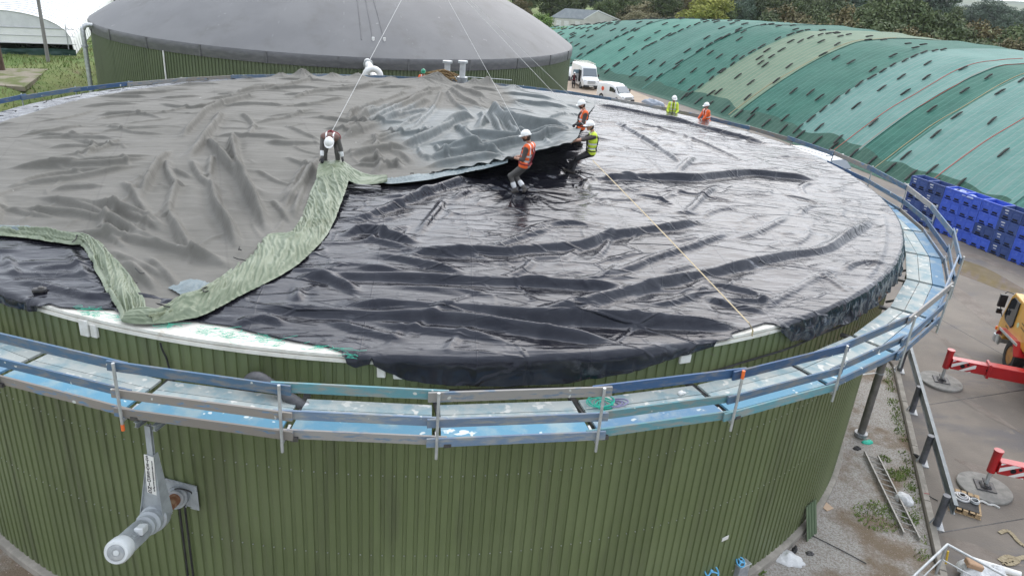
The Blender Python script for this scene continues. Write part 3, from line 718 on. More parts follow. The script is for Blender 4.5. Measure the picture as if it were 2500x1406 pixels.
# lifted edge: smooth the lift over the sheet behind it
LIFT = [(i, EP[i], EH[i]) for i in range(0, len(EP), 2) if EH[i] > .1 and EP[i][1] < 6]
num = np.zeros_like(vx); den = np.zeros_like(vx)+1e-9; reach = np.zeros_like(vx)
for i, p, h in LIFT:
    d2 = (vx-p[0])**2+(vy-p[1])**2; w_ = 1/(d2+.004)**2; num += w_*h; den += w_
lh = num/den
Lp = np.array([p for _, p, _ in LIFT]); dl = np.full(vx.shape, 9e9)
for i in range(len(Lp)-1):
    a = Lp[i]; d = Lp[i+1]-a; L2 = d@d+1e-12
    if L2 > 1: continue
    t = np.clip(((vx-a[0])*d[0]+(vy-a[1])*d[1])/L2, 0, 1); dl = np.minimum(dl, np.hypot(vx-a[0]-t*d[0], vy-a[1]-t*d[1]))
fall = np.clip(1-dl/(1.1+3.2*lh), 0, 1)**1.7
vz = dome(vx, vy)+.045
hx, hy = .1, 12.2
def cfield(x, y):
    if x < -4.5 and y > -3: return .10+.03*(x+8)
    if x < -2: return -.75+.12*(y+4)
    return math.atan2(hy-y, hx-x)
CM = minorfolds(300, 8, cfield, lambda x, y: (x < -2 or y > -4), .018, .045)+[(a*1.1, [p[0]+(p[0]-p[1])*.7, p[1], p[2], p[3]+(p[3]-p[2])*.7]) for a, p in minorfolds(45, 12, cfield, lambda x, y: (x < -2 or y > -4), .07, .12)]
folds = addfolds(vx, vy, np.zeros_like(vx), [(a*(1.05+.35*float(p[0][0] > .5)), p) for a, p in CF]+CM, .42, .75, 30, True)
front = sstep(-3.5, 1.0, vx)
rip = .045*ridged(vx*.22+vy*.05, vy*.8+vx*.12, 2, 91)*(1-.5*front)+.03*fbm(vx*.5, vy*.8, 2, 95)
# stress lines raking from the pulled corner towards the hump
ang = np.arctan2(vy-12.5, vx-.2); rake = .06*ridged(ang*7, np.hypot(vx, vy-12.5)*.12, 2, 103)*front*sstep(1, 5, 12.5-vy)*sstep(-4.5, 0, vy)
vz = vz+np.maximum(folds+rip+rake, -.03)*(.06+.94*sstep(0, .55, dist))
for p, A, w_ in BUMPS:
    d = np.hypot(vx-p.x, vy-p.y); a = np.arctan2(vy-p.y, vx-p.x)
    vz = vz+A*np.exp(-(d/w_)**1.6)*(1+.35*ridged(np.cos(a)*2.2+p.x, np.sin(a)*2.2+p.y, 2, 51))
vz = vz+lh*fall*(1-.25*sstep(.3, 2, dl))+.12*fall*ridged(vx*.9+vy*.9, (vy-vx)*.35, 2, 57)*sstep(.1, .5, dist)*sstep(.1, .4, lh)
tarp = thing('grey_tarpaulin', 'large dusty grey tarpaulin half pulled off the roof with green edges turned over', 'tarpaulin', (-4, 2, ZR))
# soften the grid steps along the creases
EXC, ITER = .012, 3
lhg = np.zeros(GX.size); fallg = np.zeros(GX.size); lhg[used] = lh; fallg[used] = fall; lhg = lhg.reshape(GX.shape); fallg = fallg.reshape(GX.shape)
fg = np.zeros(GX.size); mk = np.zeros(GX.size); fg[used] = vz; mk[used] = 1; fg = fg.reshape(GX.shape); mk = mk.reshape(GX.shape)
for _ in range(0):
    for ax_ in (0, 1):
        f2 = fg*mk; n_ = 2*f2; d_ = 2*mk
        for s__ in (1, -1): n_ = n_+np.roll(f2, s__, ax_); d_ = d_+np.roll(mk, s__, ax_)
        fg = n_/np.maximum(d_, 1e-6)
vz = fg.ravel()[used]
PX = np.stack([GX, GY, np.where(mk > 0, fg, dome(GX, GY))], -1); tmp_ = PX.reshape(-1, 3); tmp_[used, 0] = vx; tmp_[used, 1] = vy; PX = tmp_.reshape(PX.shape)
fa = np.where((GX < -4.5) & (GY > -3), .10+.03*(GX+8), np.where(GX < -2, -.75+.12*(GY+4), np.arctan2(hy-GY, hx-GX)))+.35*fbm(GX*.3, GY*.3, 2, 301)
ee = EXC*(.45+1.1*np.clip(fbm(GX*.35, GY*.35, 3, 305)+.5, 0, 1)); ex_ = 1+ee*(1.5*np.sin(fa)**4-.1); ey_ = 1+ee*(1.5*np.cos(fa)**4-.1)
u_ = GX*np.cos(fa)+GY*np.sin(fa); v_ = -GX*np.sin(fa)+GY*np.cos(fa); PX[..., 2] += mk*.012*vn(u_*.35, v_*2.0, 311)
lx_ = np.linalg.norm(np.diff(PX, axis=1), axis=-1); ly_ = np.linalg.norm(np.diff(PX, axis=0), axis=-1)
if ITER: PX = crumple(PX, mk, np.clip(lx_, gs*.5, gs*2.2)*ex_[:, :-1], np.clip(ly_, gs*.5, gs*2.2)*ey_[:-1], dome(GX, GY)+.02+.0*GX+np.where(lhg > .1, lhg*fallg*.8, 0), ITER, .05, .0006, .6)
pp_ = PX.reshape(-1, 3)[used]; vx, vy, vz = pp_[:, 0], pp_[:, 1], pp_[:, 2]
# the plastic sheet lies flat under the tarpaulin
mv = np.empty(len(memb.data.vertices)*3, np.float32); memb.data.vertices.foreach_get('co', mv); mv = mv.reshape(-1, 3)
ib = np.where(inside(mv[:, 0], mv[:, 1], EP[::2]) & (mv[:, 2] > ZR))[0]; dd_ = nearest(mv[ib, 0], mv[ib, 1], EP[::3])[0]
zl = dome(mv[ib, 0], mv[ib, 1])-.06; k_ = sstep(.25, 1.1, dd_); mv[ib, 2] = mv[ib, 2]*(1-k_)+np.minimum(mv[ib, 2], zl)*k_
memb.data.vertices.foreach_set('co', mv.ravel()); memb.data.update()
cv = npmesh('sheet', np.stack([vx, vy, vz], 1), F, M['cover'], tarp)
cl_ = sstep(-2.3, .8, vx+.35*(vy+3))*sstep(6.5, 1.5, vy-.25*vx)+.8*sstep(2.2, 4.2, vx)
a_ = cv.data.attributes.new('clean', 'FLOAT', 'POINT'); a_.data.foreach_set('value', cl_.clip(0, 1).astype(np.float32))
so = cv.modifiers.new('thickness', 'SOLIDIFY'); so.thickness = .012; so.offset = -1
# turned-over green hem: crumpled ribbons lofted between traced edges
M['hem'] = mat('green_tarpaulin_underside', (.142, .178, .112), .42, 0, (.215, .25, .178), 1.2, .35, .7, 8, bump=.4, bscale=5, bdist=.03, dirt=((.11, .135, .075), 1.3, .56, .70, (1, 1, 1)))
M['hemblue'] = mat('pale_blue_tarpaulin', (.12, .16, .175), .5, 0, (.18, .225, .24), 2, bump=.6, bscale=5, bdist=.05)
def ribbon(name, Lf, Rt, ht, seed, mt, nu=300, nv=44, lift=0.06, nf=3, amp=.21, lv=None):
    lz = lv or [0]*max(len(Lf), len(Rt)); A = crom([onroof(x, y, lift+h) for (x, y), h in zip(Lf, lz)], .05); B = crom([onroof(x, y, lift+h) for (x, y), h in zip(Rt, lz)], .05)
    def rs_(P):
        s = np.r_[0, np.cumsum(np.linalg.norm(np.diff(P, axis=0), axis=1))]; u = np.linspace(0, s[-1], nu); return np.stack([np.interp(u, s, P[:, k]) for k in range(3)], 1), u
    A, sa = rs_(A); B, _ = rs_(B); v = np.linspace(0, 1, nv)[None, :, None]
    P = A[:, None]*(1-v)+B[:, None]*v; S = np.repeat(sa[:, None], nv, 1); W = np.repeat(np.linspace(0, 1, nv)[None], nu, 0)
    wid = np.linalg.norm(B-A, axis=1)[:, None]
    P[..., 2] = dome(P[..., 0], P[..., 1])+.07
    prof = np.sin(np.clip(W, 0, 1)*PI)**.55
    cr = ridged(S*.8+W*1.6, W*nf*.9+S*.3+seed, 2, seed)*.75+ridged(S*2.3-W*2.5, W*2.6+S*.9, 2, seed+4)*.2
    P[..., 2] += prof*(ht*.62*(1+.35*vn(S*.7, S*0, seed+2))+amp*.55*cr)
    side = (B-A)[:, None]/np.maximum(wid[..., None], 1e-6)
    P += side*(.10*np.minimum(wid, 1.)*fbm(S*1.3, W*2, 3, seed+8)*(prof*.7+.3))[..., None]
    LV = np.interp(np.linspace(0, 1, nu), np.linspace(0, 1, len(lv)), lv)[:, None] if lv is not None else 0
    P[..., 2] += LV
    if lv is None: P[:, 0, 2] = dome(P[:, 0, 0], P[:, 0, 1])+.06; P[:, -1, 2] = dome(P[:, -1, 0], P[:, -1, 1])+.02
    lx_ = np.linalg.norm(np.diff(P, axis=1), axis=-1); ly_ = np.linalg.norm(np.diff(P, axis=0), axis=-1); nn_ = np.clip(fbm(S*.7, W*1.5, 2, seed+20)+.6, .1, 1.2)
    P = crumple(P, np.ones(P.shape[:2]), lx_*(1+.09*nn_[:, :-1]), ly_*(1+.13*nn_[:-1]), dome(P[..., 0], P[..., 1])+.05+LV*.85, 70, .045, .001, .75)
    o = npmesh(name, P.reshape(-1, 3), gridfaces(nu, nv), mt, tarp); return o
ribbon('turned_edge', [(318, 768), (345, 758), (400, 755), (440, 724), (500, 704), (565, 655), (600, 622), (650, 577), (712, 562), (742, 508), (768, 440), (786, 402)],
       [(298, 785), (350, 788), (400, 786), (450, 778), (500, 765), (600, 712), (700, 662), (752, 620), (792, 575), (820, 520), (843, 460), (853, 425)], .20, 11, M['hem'], lv=[0, 0, 0, 0, 0, 0, 0, 0, .03, .08, .16, .22])
ribbon('turned_edge', [(352, 750), (345, 722), (312, 668), (272, 622), (236, 588), (180, 572), (100, 560), (0, 556), (-120, 560)],
       [(303, 782), (292, 752), (268, 712), (240, 662), (206, 600), (170, 594), (80, 580), (0, 573), (-120, 576)], .15, 23, M['hem'])
ribbon('turned_edge', [(780, 400), (800, 392), (835, 390), (862, 412), (905, 432), (945, 436)], [(772, 432), (800, 425), (840, 432), (870, 446), (905, 448), (945, 443)], .22, 31, M['hem'], 120, 24, amp=.12, lv=[.2, .22, .2, .14, .1, .06])
ribbon('pale_flap', [(-120, 545), (0, 549), (60, 552), (120, 558), (165, 571)], [(-120, 560), (0, 563), (60, 563), (120, 567), (168, 574)], .10, 37, M['hemblue'], 80, 10, amp=.03)
ribbon('pale_flap', [(412, 702), (440, 688), (468, 680)], [(455, 728), (485, 722), (512, 690)], .10, 41, M['hemblue'], 60, 20, amp=.05)
ribbon('pale_flap', [(930, 432), (960, 433), (1040, 419), (1100, 409), (1180, 396), (1240, 386)], [(930, 444), (960, 446), (1040, 437), (1100, 424), (1180, 408), (1240, 392)], .06, 61, M['hemblue'], 160, 12, amp=.05, lv=[.05, .06, .08, .13, .30, .58])
ribbon('rolled_hem', [(352, 775), (400, 752), (452, 722)], [(372, 786), (425, 768), (470, 738)], .17, 43, mat('muddy_green_hem', (.10, .12, .065), .7, 0, (.26, .29, .2), 3.5, .45, .6, bump=.5, bscale=20, bdist=.02), 60, 16, amp=.03)
# dark tie cords along the edge of the sheet
M['cord'] = M['rubber']
ck = random.Random(5); mb = MB()
for a in list(range(206, 290, 4)):
    r = 13.98+ck.uniform(-.1, .15); p = pol(a+ck.uniform(-1, 1), r); z = dome(p.x, p.y)+.1
    q = [Vector((p.x, p.y, z))]
    for i in range(4): q.append(q[-1]+Vector((ck.uniform(-.14, .14), ck.uniform(-.05, .22), ck.uniform(-.015, .02))))
    mb.tube([tuple(v) for v in crom(q, .05)], .012, 5); mb.build('tie_cord', M['cord'], tarp, True); mb = MB()
for (px, py) in ((585, 602), (570, 628), (330, 655), (505, 700), (395, 745), (190, 575), (1008, 425), (1060, 420), (1235, 384)):
    p = onroof(px, py, .18); q = [Vector(p)]
    for i in range(4): q.append(q[-1]+Vector((ck.uniform(-.1, .1), ck.uniform(-.12, .05), ck.uniform(-.02, .03))))
    mb.tube([tuple(v) for v in crom(q, .04)], .011, 5); mb.build('tie_cord', M['cord'], tarp, True); mb = MB()
# frayed rope bundle on the hump
p = pol(180.5, 12.9); zt = dome(p.x, p.y)+.55; mb = MB()
for i in range(26):
    q = [Vector((p.x-.25+ck.uniform(-.2, .2), p.y+ck.uniform(-.2, .25), zt-.12+ck.uniform(-.1, .1)))]
    for j in range(6): q.append(q[-1]+Vector((.20+ck.uniform(-.07, .07), ck.uniform(-.1, .1), (.05 if j < 3 else -.08)+ck.uniform(-.05, .05))))
    mb.tube([tuple(v) for v in crom(q, .1)], .035, 5)
tag(mb.build('rope_bundle', mat('brown_rope', (.16, .10, .045), .9, 0, (.27, .19, .09), 12, bump=.5, bscale=60), None, True), 'frayed brown rope bundle on the highest hump of the tarpaulin', 'rope')
# green net scraps on the white rim
M['net'] = mat('green_net_twine', (.03, .42, .28), .6, 0, (.05, .5, .36), 9)
def netscrap(px0, px1, py0, py1, n, lab, seed):
    rn = random.Random(seed); mb = MB()
    for i in range(n):
        t = rn.random(); px = px0+(px1-px0)*t; py = py0+(py1-py0)*t+rn.uniform(-9, 9)
        p = Vector(at(px, py, ZT+.03)); q = [p]
        for j in range(4): q.append(q[-1]+Vector((rn.uniform(-.12, .16), rn.uniform(-.07, .07), rn.uniform(-.01, .012))))
        mb.tube([tuple(v) for v in crom(q, .05)], .0032, 4)
    tag(mb.build('net_scrap', M['net'], None, True), lab, 'net', 'net scraps on the rim')
netscrap(190, 298, 758, 775, 20, 'torn green net on the white rim left of the green hem tip', 1)
netscrap(478, 690, 800, 836, 40, 'torn green net on the white rim right of the green hem', 2)
netscrap(740, 860, 845, 868, 16, 'few green net threads on the white rim beside the black sheet corner', 3)
netscrap(396, 425, 790, 796, 8, 'short green net threads just under the green hem', 4)
mb = MB(); p = onroof(96, 708, .05); mb.box(p, (.22, .12, .08), Matrix.Rotation(.3, 3, 'Z')); mb.box((p[0]+.03, p[1], p[2]+.05), (.1, .08, .04))
tag(mb.build('rubber_block', M['darksteel'], bevel=.02), 'small dark block lying on the black sheet at the left', 'block')
# ------------------------------------------------------------------ ground
def zter(x, y):
    b = sstep(-24.5, -30.5, x+.0*y)*2.2*sstep(-40, -10, y)
    return -.14+b+.12*fbm(x*.25, y*.25, 3, 7)*sstep(-22, -26, x)
gxs = np.concatenate([np.linspace(-1500, -120, 24), np.linspace(-110, -60, 16), np.linspace(-58, -14, 130), np.linspace(-10, 60, 40), np.linspace(70, 1500, 30)])
gys = np.concatenate([np.linspace(-400, -50, 12), np.linspace(-40, 12, 40), np.linspace(13, 75, 130), np.linspace(78, 200, 40), np.linspace(230, 3000, 30)])
GX, GY = np.meshgrid(gxs, gys); GZ = zter(GX, GY); GZ = np.where((GX > -20), -.14, GZ)
M['grass'] = mat('grass_ground', (.10, .16, .035), .95, 0, (.165, .19, .06), .35, .35, .7, 10, bump=.9, bscale=4.5, bdist=.15, dirt=((.17, .13, .07), .22, .55, .75, (1, 1, 1)))
tag(npmesh('ground', np.stack([GX, GY, GZ], -1).reshape(-1, 3), gridfaces(*GX.shape), M['grass']), 'grass ground rising to a bank at the left', kind='structure')
# gravel round the tank, concrete yard beyond a kerb
M['gravel'] = mat('gravel_stones', (.28, .25, .215), .95, 0, (.44, .42, .395), 22, .35, .62, 3, bump=1.0, bscale=24, bdist=.05, dirt=((.21, .16, .11), .55, .46, .62, (1, 1, 1)), spots=((.55, .43, .41), 30, .66, .72))
M['yard'] = mat('yard_concrete', (.155, .135, .116), .85, 0, (.205, .178, .15), .45, .35, .68, 12, bump=.35, bscale=14, bdist=.03, dirt=((.13, .12, .118), .33, .50, .66, (.6, 1.6, 1)), spots=((.19, .165, .14), 1.8, .60, .72))
def sheet(name, poly, z, m, kind='structure', d=.5, bevel=0):
    mb = MB(); mb.prism([(p[0], p[1]) for p in poly], (0, 0, z-d), (1, 0, 0), (0, 1, 0), (0, 0, 1), d)
    return tag(mb.build(name, m, bevel=bevel), kind=kind)
gp = [tuple(pol(a, 14.2)) for a in range(-80, 100, 4)]
kx = [(5.0, -26.5), (12.61, -12.36), (15.05, -7.2), (17.48, -2.04)]
sheet('gravel_bed', [(-26, -34), (2, -34)]+kx+[(18.6, 3), (17.2, 9.5), (12.5, 15.5), (4, 20), (-14, 20), (-26, 0)], -.12, M['gravel'], d=.3)
yd = sheet('yard', kx+[(18.6, 3), (17.2, 9.5), (12.5, 15.5), (4, 19), (8, 36), (12, 60), (8, 100), (42, 100), (70, 40), (75, -34), (2, -34)], .0, M['yard'], d=.35, bevel=.02)
mb = MB()
for i in range(len(kx)-1):
    a = Vector((*kx[i], .006)); b = Vector((*kx[i+1], .006)); n = Vector((b.y-a.y, -(b.x-a.x), 0)).normalized()
    L_ = (b-a).length; k_ = max(1, int(L_/2.4))
    for j in range(k_):
        mb.bar(a+(b-a)*(j/k_)+n*.11+(b-a).normalized()*.012, a+(b-a)*((j+1)/k_)+n*.11-(b-a).normalized()*.012, .17, .05)
tag(mb.build('kerb', M['concrete'], bevel=.01), kind='structure')
M['moss'] = mat('moss_weeds', (.055, .085, .02), .95, 0, (.10, .13, .035), 9, bump=.8, bscale=25, bdist=.03)
rw = random.Random(3)
# weeds: small blades along the kerb and on the gravel
def weeds(name, spots, label=None):
    mb = MB()
    for (x, y, r, n, h) in spots:
        for i in range(n):
            a = rw.uniform(0, 6.28); d = r*math.sqrt(rw.random()); px = x+d*math.cos(a); py = y+d*math.sin(a); b = rw.uniform(0, 6.28); hh = h*rw.uniform(.5, 1.2)
            dx = .02*math.cos(b); dy = .02*math.sin(b); ox = rw.uniform(-.06, .06); oy = rw.uniform(-.06, .06)
            mb.add([(px-dx, py-dy, -.12), (px+dx, py+dy, -.12), (px+ox, py+oy, -.12+hh)], [(0, 1, 2)])
    return tag(mb.build(name, mat('weed_blades', (.15, .23, .05), .8, 0, (.22, .26, .08), 3)), label, kind='stuff')
ws = [(*at(2135, 1262, -.12)[:2], .6, 330, .07), (*at(2150, 1240, -.12)[:2], .35, 140, .06), (*at(2185, 1160, -.12)[:2], .3, 260, .07), (*at(2222, 1268, -.12)[:2], .25, 150, .08), (*at(2160, 1120, -.12)[:2], .18, 80, .07), (*at(1855, 1398, -.12)[:2], .15, 50, .08)]
for i in range(60):
    t = rw.random()**.8; a = Vector((*kx[1], 0)).lerp(Vector((*kx[3], 0)), t); ws.append((a.x-.17+rw.uniform(-.14, .08), a.y+.02, .18, int(rw.uniform(4, 26)), .07))
weeds('weeds', ws)
# puddle
pw = mat('puddle_water', (.20, .16, .085), .05, 0, (.24, .19, .11), 1.5, spec=.6)
c = at(2385, 668, 0); pd = [(c[0]+math.cos(t)*(1.15+.2*math.sin(3*t))*1.0*(1.9 if True else 1)*.55-.25*math.sin(t)*2.6, c[1]+math.sin(t)*2.6*(1+.12*math.sin(2*t+1))) for t in np.linspace(0, 2*PI, 40, endpoint=False)]
mb = MB(); mb.add([(x, y, .006) for x, y in pd], [tuple(range(40))]); tag(mb.build('puddle', pw), kind='structure')
# muddy tyre tracks and damp patches on the yard
mud = mat('mud_track', (.15, .125, .105), .9, 0, (.22, .19, .165), 1.3, .3, .7, 10, bump=.6, bscale=18, bdist=.04)
def track(pts, wd, z, nm='mud_track'):
    P = crom([at(x, y, 0) for x, y in pts], .5); mb = MB(); n = len(P); vs = []
    for i in range(n):
        t = P[min(i+1, n-1)]-P[max(i-1, 0)]; nn = np.array([-t[1], t[0], 0])/np.linalg.norm(t)
        w_ = wd*(1+.35*float(vn(np.array(i*.35), np.array(wd*9), 4)))*min(1, (i+.2)/3, (n-i-.8)/3)
        vs += [P[i]+nn*w_/2+(0, 0, z), P[i]-nn*w_/2+(0, 0, z)]
    mb.add(vs, [(2*i, 2*i+1, 2*i+3, 2*i+2) for i in range(n-1)]); tag(mb.build(nm, mud), kind='structure')
for a_, b_ in (((2236, 992), (2520, 948)), ((2262, 760), (2520, 905)), ((2292, 1300), (2520, 1262))):
    mb = MB(); p_ = Vector(at(*a_, .0035)); q_ = Vector(at(*b_, .0035)); mb.bar(p_, q_, .03, .006); tag(mb.build('slab_joint', M['darksteel']), kind='structure')
track([(2265, 800), (2330, 850), (2400, 905), (2470, 960)], .5, .004); track([(2320, 690), (2390, 760), (2450, 800), (2540, 840)], 1.0, .0045); track([(2300, 640), (2360, 620), (2420, 640), (2500, 680)], .7, .005)
track([(2200, 560), (2250, 575), (2330, 610)], 1.0, .0055, 'mud_patch'); track([(2330, 1120), (2400, 1150), (2420, 1180)], .8, .004, 'mud_patch'); track([(2300, 1310), (2380, 1350), (2500, 1380)], 1.1, .0045, 'mud_patch'); track([(2290, 940), (2380, 990), (2500, 1060)], .5, .0055)
# ------------------------------------------------------------------ far domed tank
ZB = 6.75; FC = (-7.25, 38.75); FR = 18.05
far = thing('gas_dome_tank', 'large green corrugated tank with a grey inflated dome, behind the open tank', 'tank', (FC[0], FC[1], 0))
M['clad2'] = mat('green_cladding', (.088, .112, .058), .5, 0, (.105, .13, .07), .4, bump=.03, bscale=6, dirt=((.06, .08, .04), .8, .55, .8, (1, 1, .25)))
cladding('wall', FC, FR, -.1, ZB-.15, 500, 0, far, M['clad2'], .045)
mb = MB()
M['domefab'] = mat('dome_fabric', (.125, .127, .133), .6, 0, (.145, .147, .152), .35, bump=.05, bscale=1.2, bdist=.05, dirt=((.105, .105, .105), .5, .5, .75, (1, 1, .5)), spots=((.22, .22, .22), 2.6, .74, .76))
DH = 5.5; Rs = (FR**2+DH**2)/(2*DH)
prof = []
for i in range(34):
    a = math.asin(FR/Rs)*(1-i/33); prof.append((Rs*math.sin(a)+.02, ZB+.25+Rs*math.cos(a)-(Rs-DH)))
mb.lathe([(FR+.02, ZB)]+prof[:-1]+[(.05, prof[-1][1])], (FC[0], FC[1], 0), n=160); mb.build('dome', M['domefab'], far, True)
M['band'] = mat('dark_clamp_band', (.10, .10, .105), .5, .1, (.13, .13, .135), 2, stretch=(1, 1, 3))
mb = MB(); mb.lathe([(FR-.1, ZB-.42), (FR+.06, ZB-.42), (FR+.09, ZB-.1), (FR+.10, ZB+.12), (FR+.03, ZB+.25), (FR-.1, ZB+.25)], (FC[0], FC[1], 0), n=200, close=True); mb.build('clamp_band', M['band'], far, True)
def domept(az, a, up=.02):  # a in 0..1 from rim to top
    th_ = math.asin(FR/Rs)*(1-a); r = (Rs+up)*math.sin(th_); z = ZB+.25+(Rs+up)*math.cos(th_)-(Rs-DH); q = pol(az, r); return (FC[0]+q.x, FC[1]+q.y, z)
mb = MB()
for az in range(-78, 100, 14):
    p = [Vector(domept(az, i/14, .004)) for i in range(14)]
    for i in range(13): mb.bar(p[i], p[i+1], .05, .012)
mb.build('seam', mat('seam_tape', (.165, .168, .175), .5), far)
mb = MB()
for az in (9.5, 11.8, 14.1):
    p = [Vector(domept(az+.3*i/9, .08+.62*i/9, .01)) for i in range(10)]
    mb.tube(p, .035, 5)
mb.build('hose_run', M['band'], far, True)
for az in (11.9, 14.2):
    q = Vector(domept(az, .085, .06)); mb = MB(); mb.box(q, (.16, .1, .2)); mb.box(q+Vector((0, -.05, -.12)), (.1, .08, .1)); mb.build('valve', M['white'], far, bevel=.02)
for az in range(-60, 80, 13):
    q = pol(az, FR+.1); mb = MB(); mb.bar((FC[0]+q.x, FC[1]+q.y, ZB-.42), (FC[0]+q.x, FC[1]+q.y, ZB+.24), .10, .05, (q.x, q.y, 0)); mb.build('band_clip', M['band'], far)
def onfar(x, y, dr=0.0):
    d = ray(x, y); ox, oy = CAM[0]-FC[0], CAM[1]-FC[1]; a = d[0]**2+d[1]**2; b = 2*(ox*d[0]+oy*d[1]); c_ = ox*ox+oy*oy-(FR+dr)**2
    D_ = b*b-4*a*c_; t = (-b-math.sqrt(max(D_, 0)))/2/a; return Vector(CAM+d*t)
# conduit on the wall
p1 = onfar(398, 124, .06); p2 = onfar(405, 190, .06); mb = MB(); mb.cyl(p1, Vector((p1.x, p1.y, 0)), .05, 8); mb.build('conduit', M['white'], far, True)
# drain pipe at the left edge
mb = MB(); a = onfar(229, 50, .05); a = pol(math.degrees(math.atan2(a.x-FC[0], -(a.y-FC[1])))-1.5, FR+.1)+Vector((FC[0], FC[1], 0)); o_ = (a-Vector((FC[0], FC[1], 0))).normalized()
path = [a+Vector((0, 0, ZB+.1)), a+o_*.35+Vector((0, 0, ZB+.12)), a+o_*.55+Vector((0, 0, ZB-.12)), a+o_*.6+Vector((0, 0, ZB-.6)), a+o_*.6+Vector((0, 0, 0))]
mb.tube([tuple(v) for v in crom(path, .12)], .15, 12)
t = thing('vent_pipe', 'tall grey steel pipe bending into the rim of the domed tank at its left edge', 'pipe', (a.x, a.y, 0)); mb.build('pipe_run', M['galv'], t, True)
for zz in (ZB-1.2, 2.4):
    mb = MB(); mb.lathe([(.16, -.05), (.21, -.05), (.21, .05), (.16, .05)], a+o_*.6+Vector((0, 0, zz)), n=16, close=True); mb.build('flange', M['steel'], t, True)
# white gas pipe with a loop between the tanks
t = thing('gas_pipe', 'white gas pipe with a curved loop rising behind the roof edge', 'pipe', (-1.5, 15.2, ZR))
rp = lambda x, y, Y: Vector(CAM+ray(x, y)*((Y-CAM[1])/ray(x, y)[1]))
Yp = 17.0
path = [onfar(897, 152, .1), rp(899, 158, 20.2), rp(905, 168, 19.2), rp(911, 180, 18.2), rp(916, 192, 17.4)]
mb = MB(); mb.tube([tuple(v) for v in crom(path, .12)], .21, 14); mb.build('pipe_run', M['white'], t, True)
mb = MB(); mb.tube([tuple(v) for v in crom([rp(893, 192, Yp), rp(892, 182, Yp), rp(897, 173, Yp), rp(908, 169, Yp), rp(919, 171, Yp), rp(927, 180, Yp), rp(929, 192, Yp)], .1)], .17, 14); mb.build('pipe_loop', M['white'], t, True)
mb = MB(); e = rp(929, 188, Yp); mb.lathe([(.18, -.05), (.27, -.05), (.27, .05), (.18, .05)], e, n=16, close=True); e = path[0]; mb.lathe([(.21, -.07), (.29, -.07), (.29, .07), (.21, .07)], path[1], path[1]-path[0], n=16, close=True); mb.build('flange', M['galv'], t, True)
# two vent stacks on the rim
for px, lab in ((1093, 'white vent stack with flanged top beside the rope bundle, the taller-looking left one of two'), (1130, 'white vent stack with flanged top to the right of its twin, behind the tarpaulin')):
    b_ = rp(px-2, 196, 15.4); tp = rp(px, 152, 15.4); t = thing('vent_stack', lab, 'vent', b_, group='vent stacks'); ax = Vector((0, 0, 1)); hh = tp.z-b_.z
    mb = MB(); mb.cyl(b_-ax*.9, b_+ax*hh, .155, 16); mb.build('pipe_run', mat('grey_white_pipe', (.55, .56, .55), .5, 0, (.45, .46, .46), 4), t, True)
    mb = MB(); mb.cyl(b_+ax*(hh-.05), b_+ax*(hh+.06), .26, 18); mb.build('top_flange', M['galv'], t, True)
    mb = MB(); mb.cyl(b_+ax*.0, b_+ax*.07, .29, 18); mb.cyl(b_+ax*.09, b_+ax*.16, .29, 18); mb.cyl(b_-ax*.8, b_, .26, 16); mb.build('base_flange', M['galv'], t, True)
# little access rail beside the stacks
mb = MB(); A = [rp(1073, 194, 15.6), rp(1075, 178, 15.6), rp(1087, 180, 15.6)]; mb.tube(A, .025, 6); mb.tube([rp(1074, 187, 15.6), rp(1086, 189, 15.6)], .02, 6); mb.tube([rp(1103, 186, 15.6), rp(1110, 187, 15.6), rp(1122, 203, 15.2)], .025, 6); mb.tube([rp(1138, 188, 15.8), rp(1250, 196, 15.8)], .02, 6)
tag(mb.build('access_rail', M['galv'], None, True), 'thin galvanised rail around the two vent stacks', 'rail')
# ------------------------------------------------------------------ silage clamp under nets
BASE = crom([(6, 125), (14, 92), (20.7, 71.8), (26.8, 56.6), (31.3, 41), (34.2, 27), (36.0, 12), (37.2, -4), (38, -22), (38.5, -40)], .5)
bs = np.r_[0, np.cumsum(np.linalg.norm(np.diff(BASE, axis=0), axis=1))]; BT = bs[-1]
def bpt(s): return np.stack([np.interp(s, bs, BASE[:, 0]), np.interp(s, bs, BASE[:, 1])], -1)
sk = np.array([0, 34, 57, 73, 90, 104, 120, 136, 155, 175]); 
UD = lambda s: np.stack([np.cos(np.interp(s, [0, 57, 90, 120, 150], [.52, .46, .44, .36, .2])), np.sin(np.interp(s, [0, 57, 90, 120, 150], [.52, .46, .44, .36, .2]))], -1)
HT = lambda s: np.interp(s, [0, 18, 34, 50, 66, 85, 105, 130, 175], [1.2, 3.2, 5.6, 7.3, 8.1, 8.1, 7.9, 7.7, 7.5])
def mound(s, v, lift=0.0):
    s = np.asarray(s, float); v = np.asarray(v, float)
    B = bpt(s); U = UD(s); h = HT(s)
    V1 = 18.5; q = np.clip(v/V1, 0, 1)
    z = h*(1-(1-q)**1.45)*.97
    z = np.where(v > V1, h*(.97+.03*np.sin(np.clip((v-V1)/9, 0, 1)*PI/2))-np.clip(v-34, 0, 99)*.45, z)
    und = .09*fbm(s*.16, v*.16, 3, 201)+.10*vn(s*.45, v*.12, 207)
    z = z+und*np.clip(v/2, 0, 1)+lift
    return np.stack([B[..., 0]+U[..., 0]*v, B[..., 1]+U[..., 1]*v, z], -1)
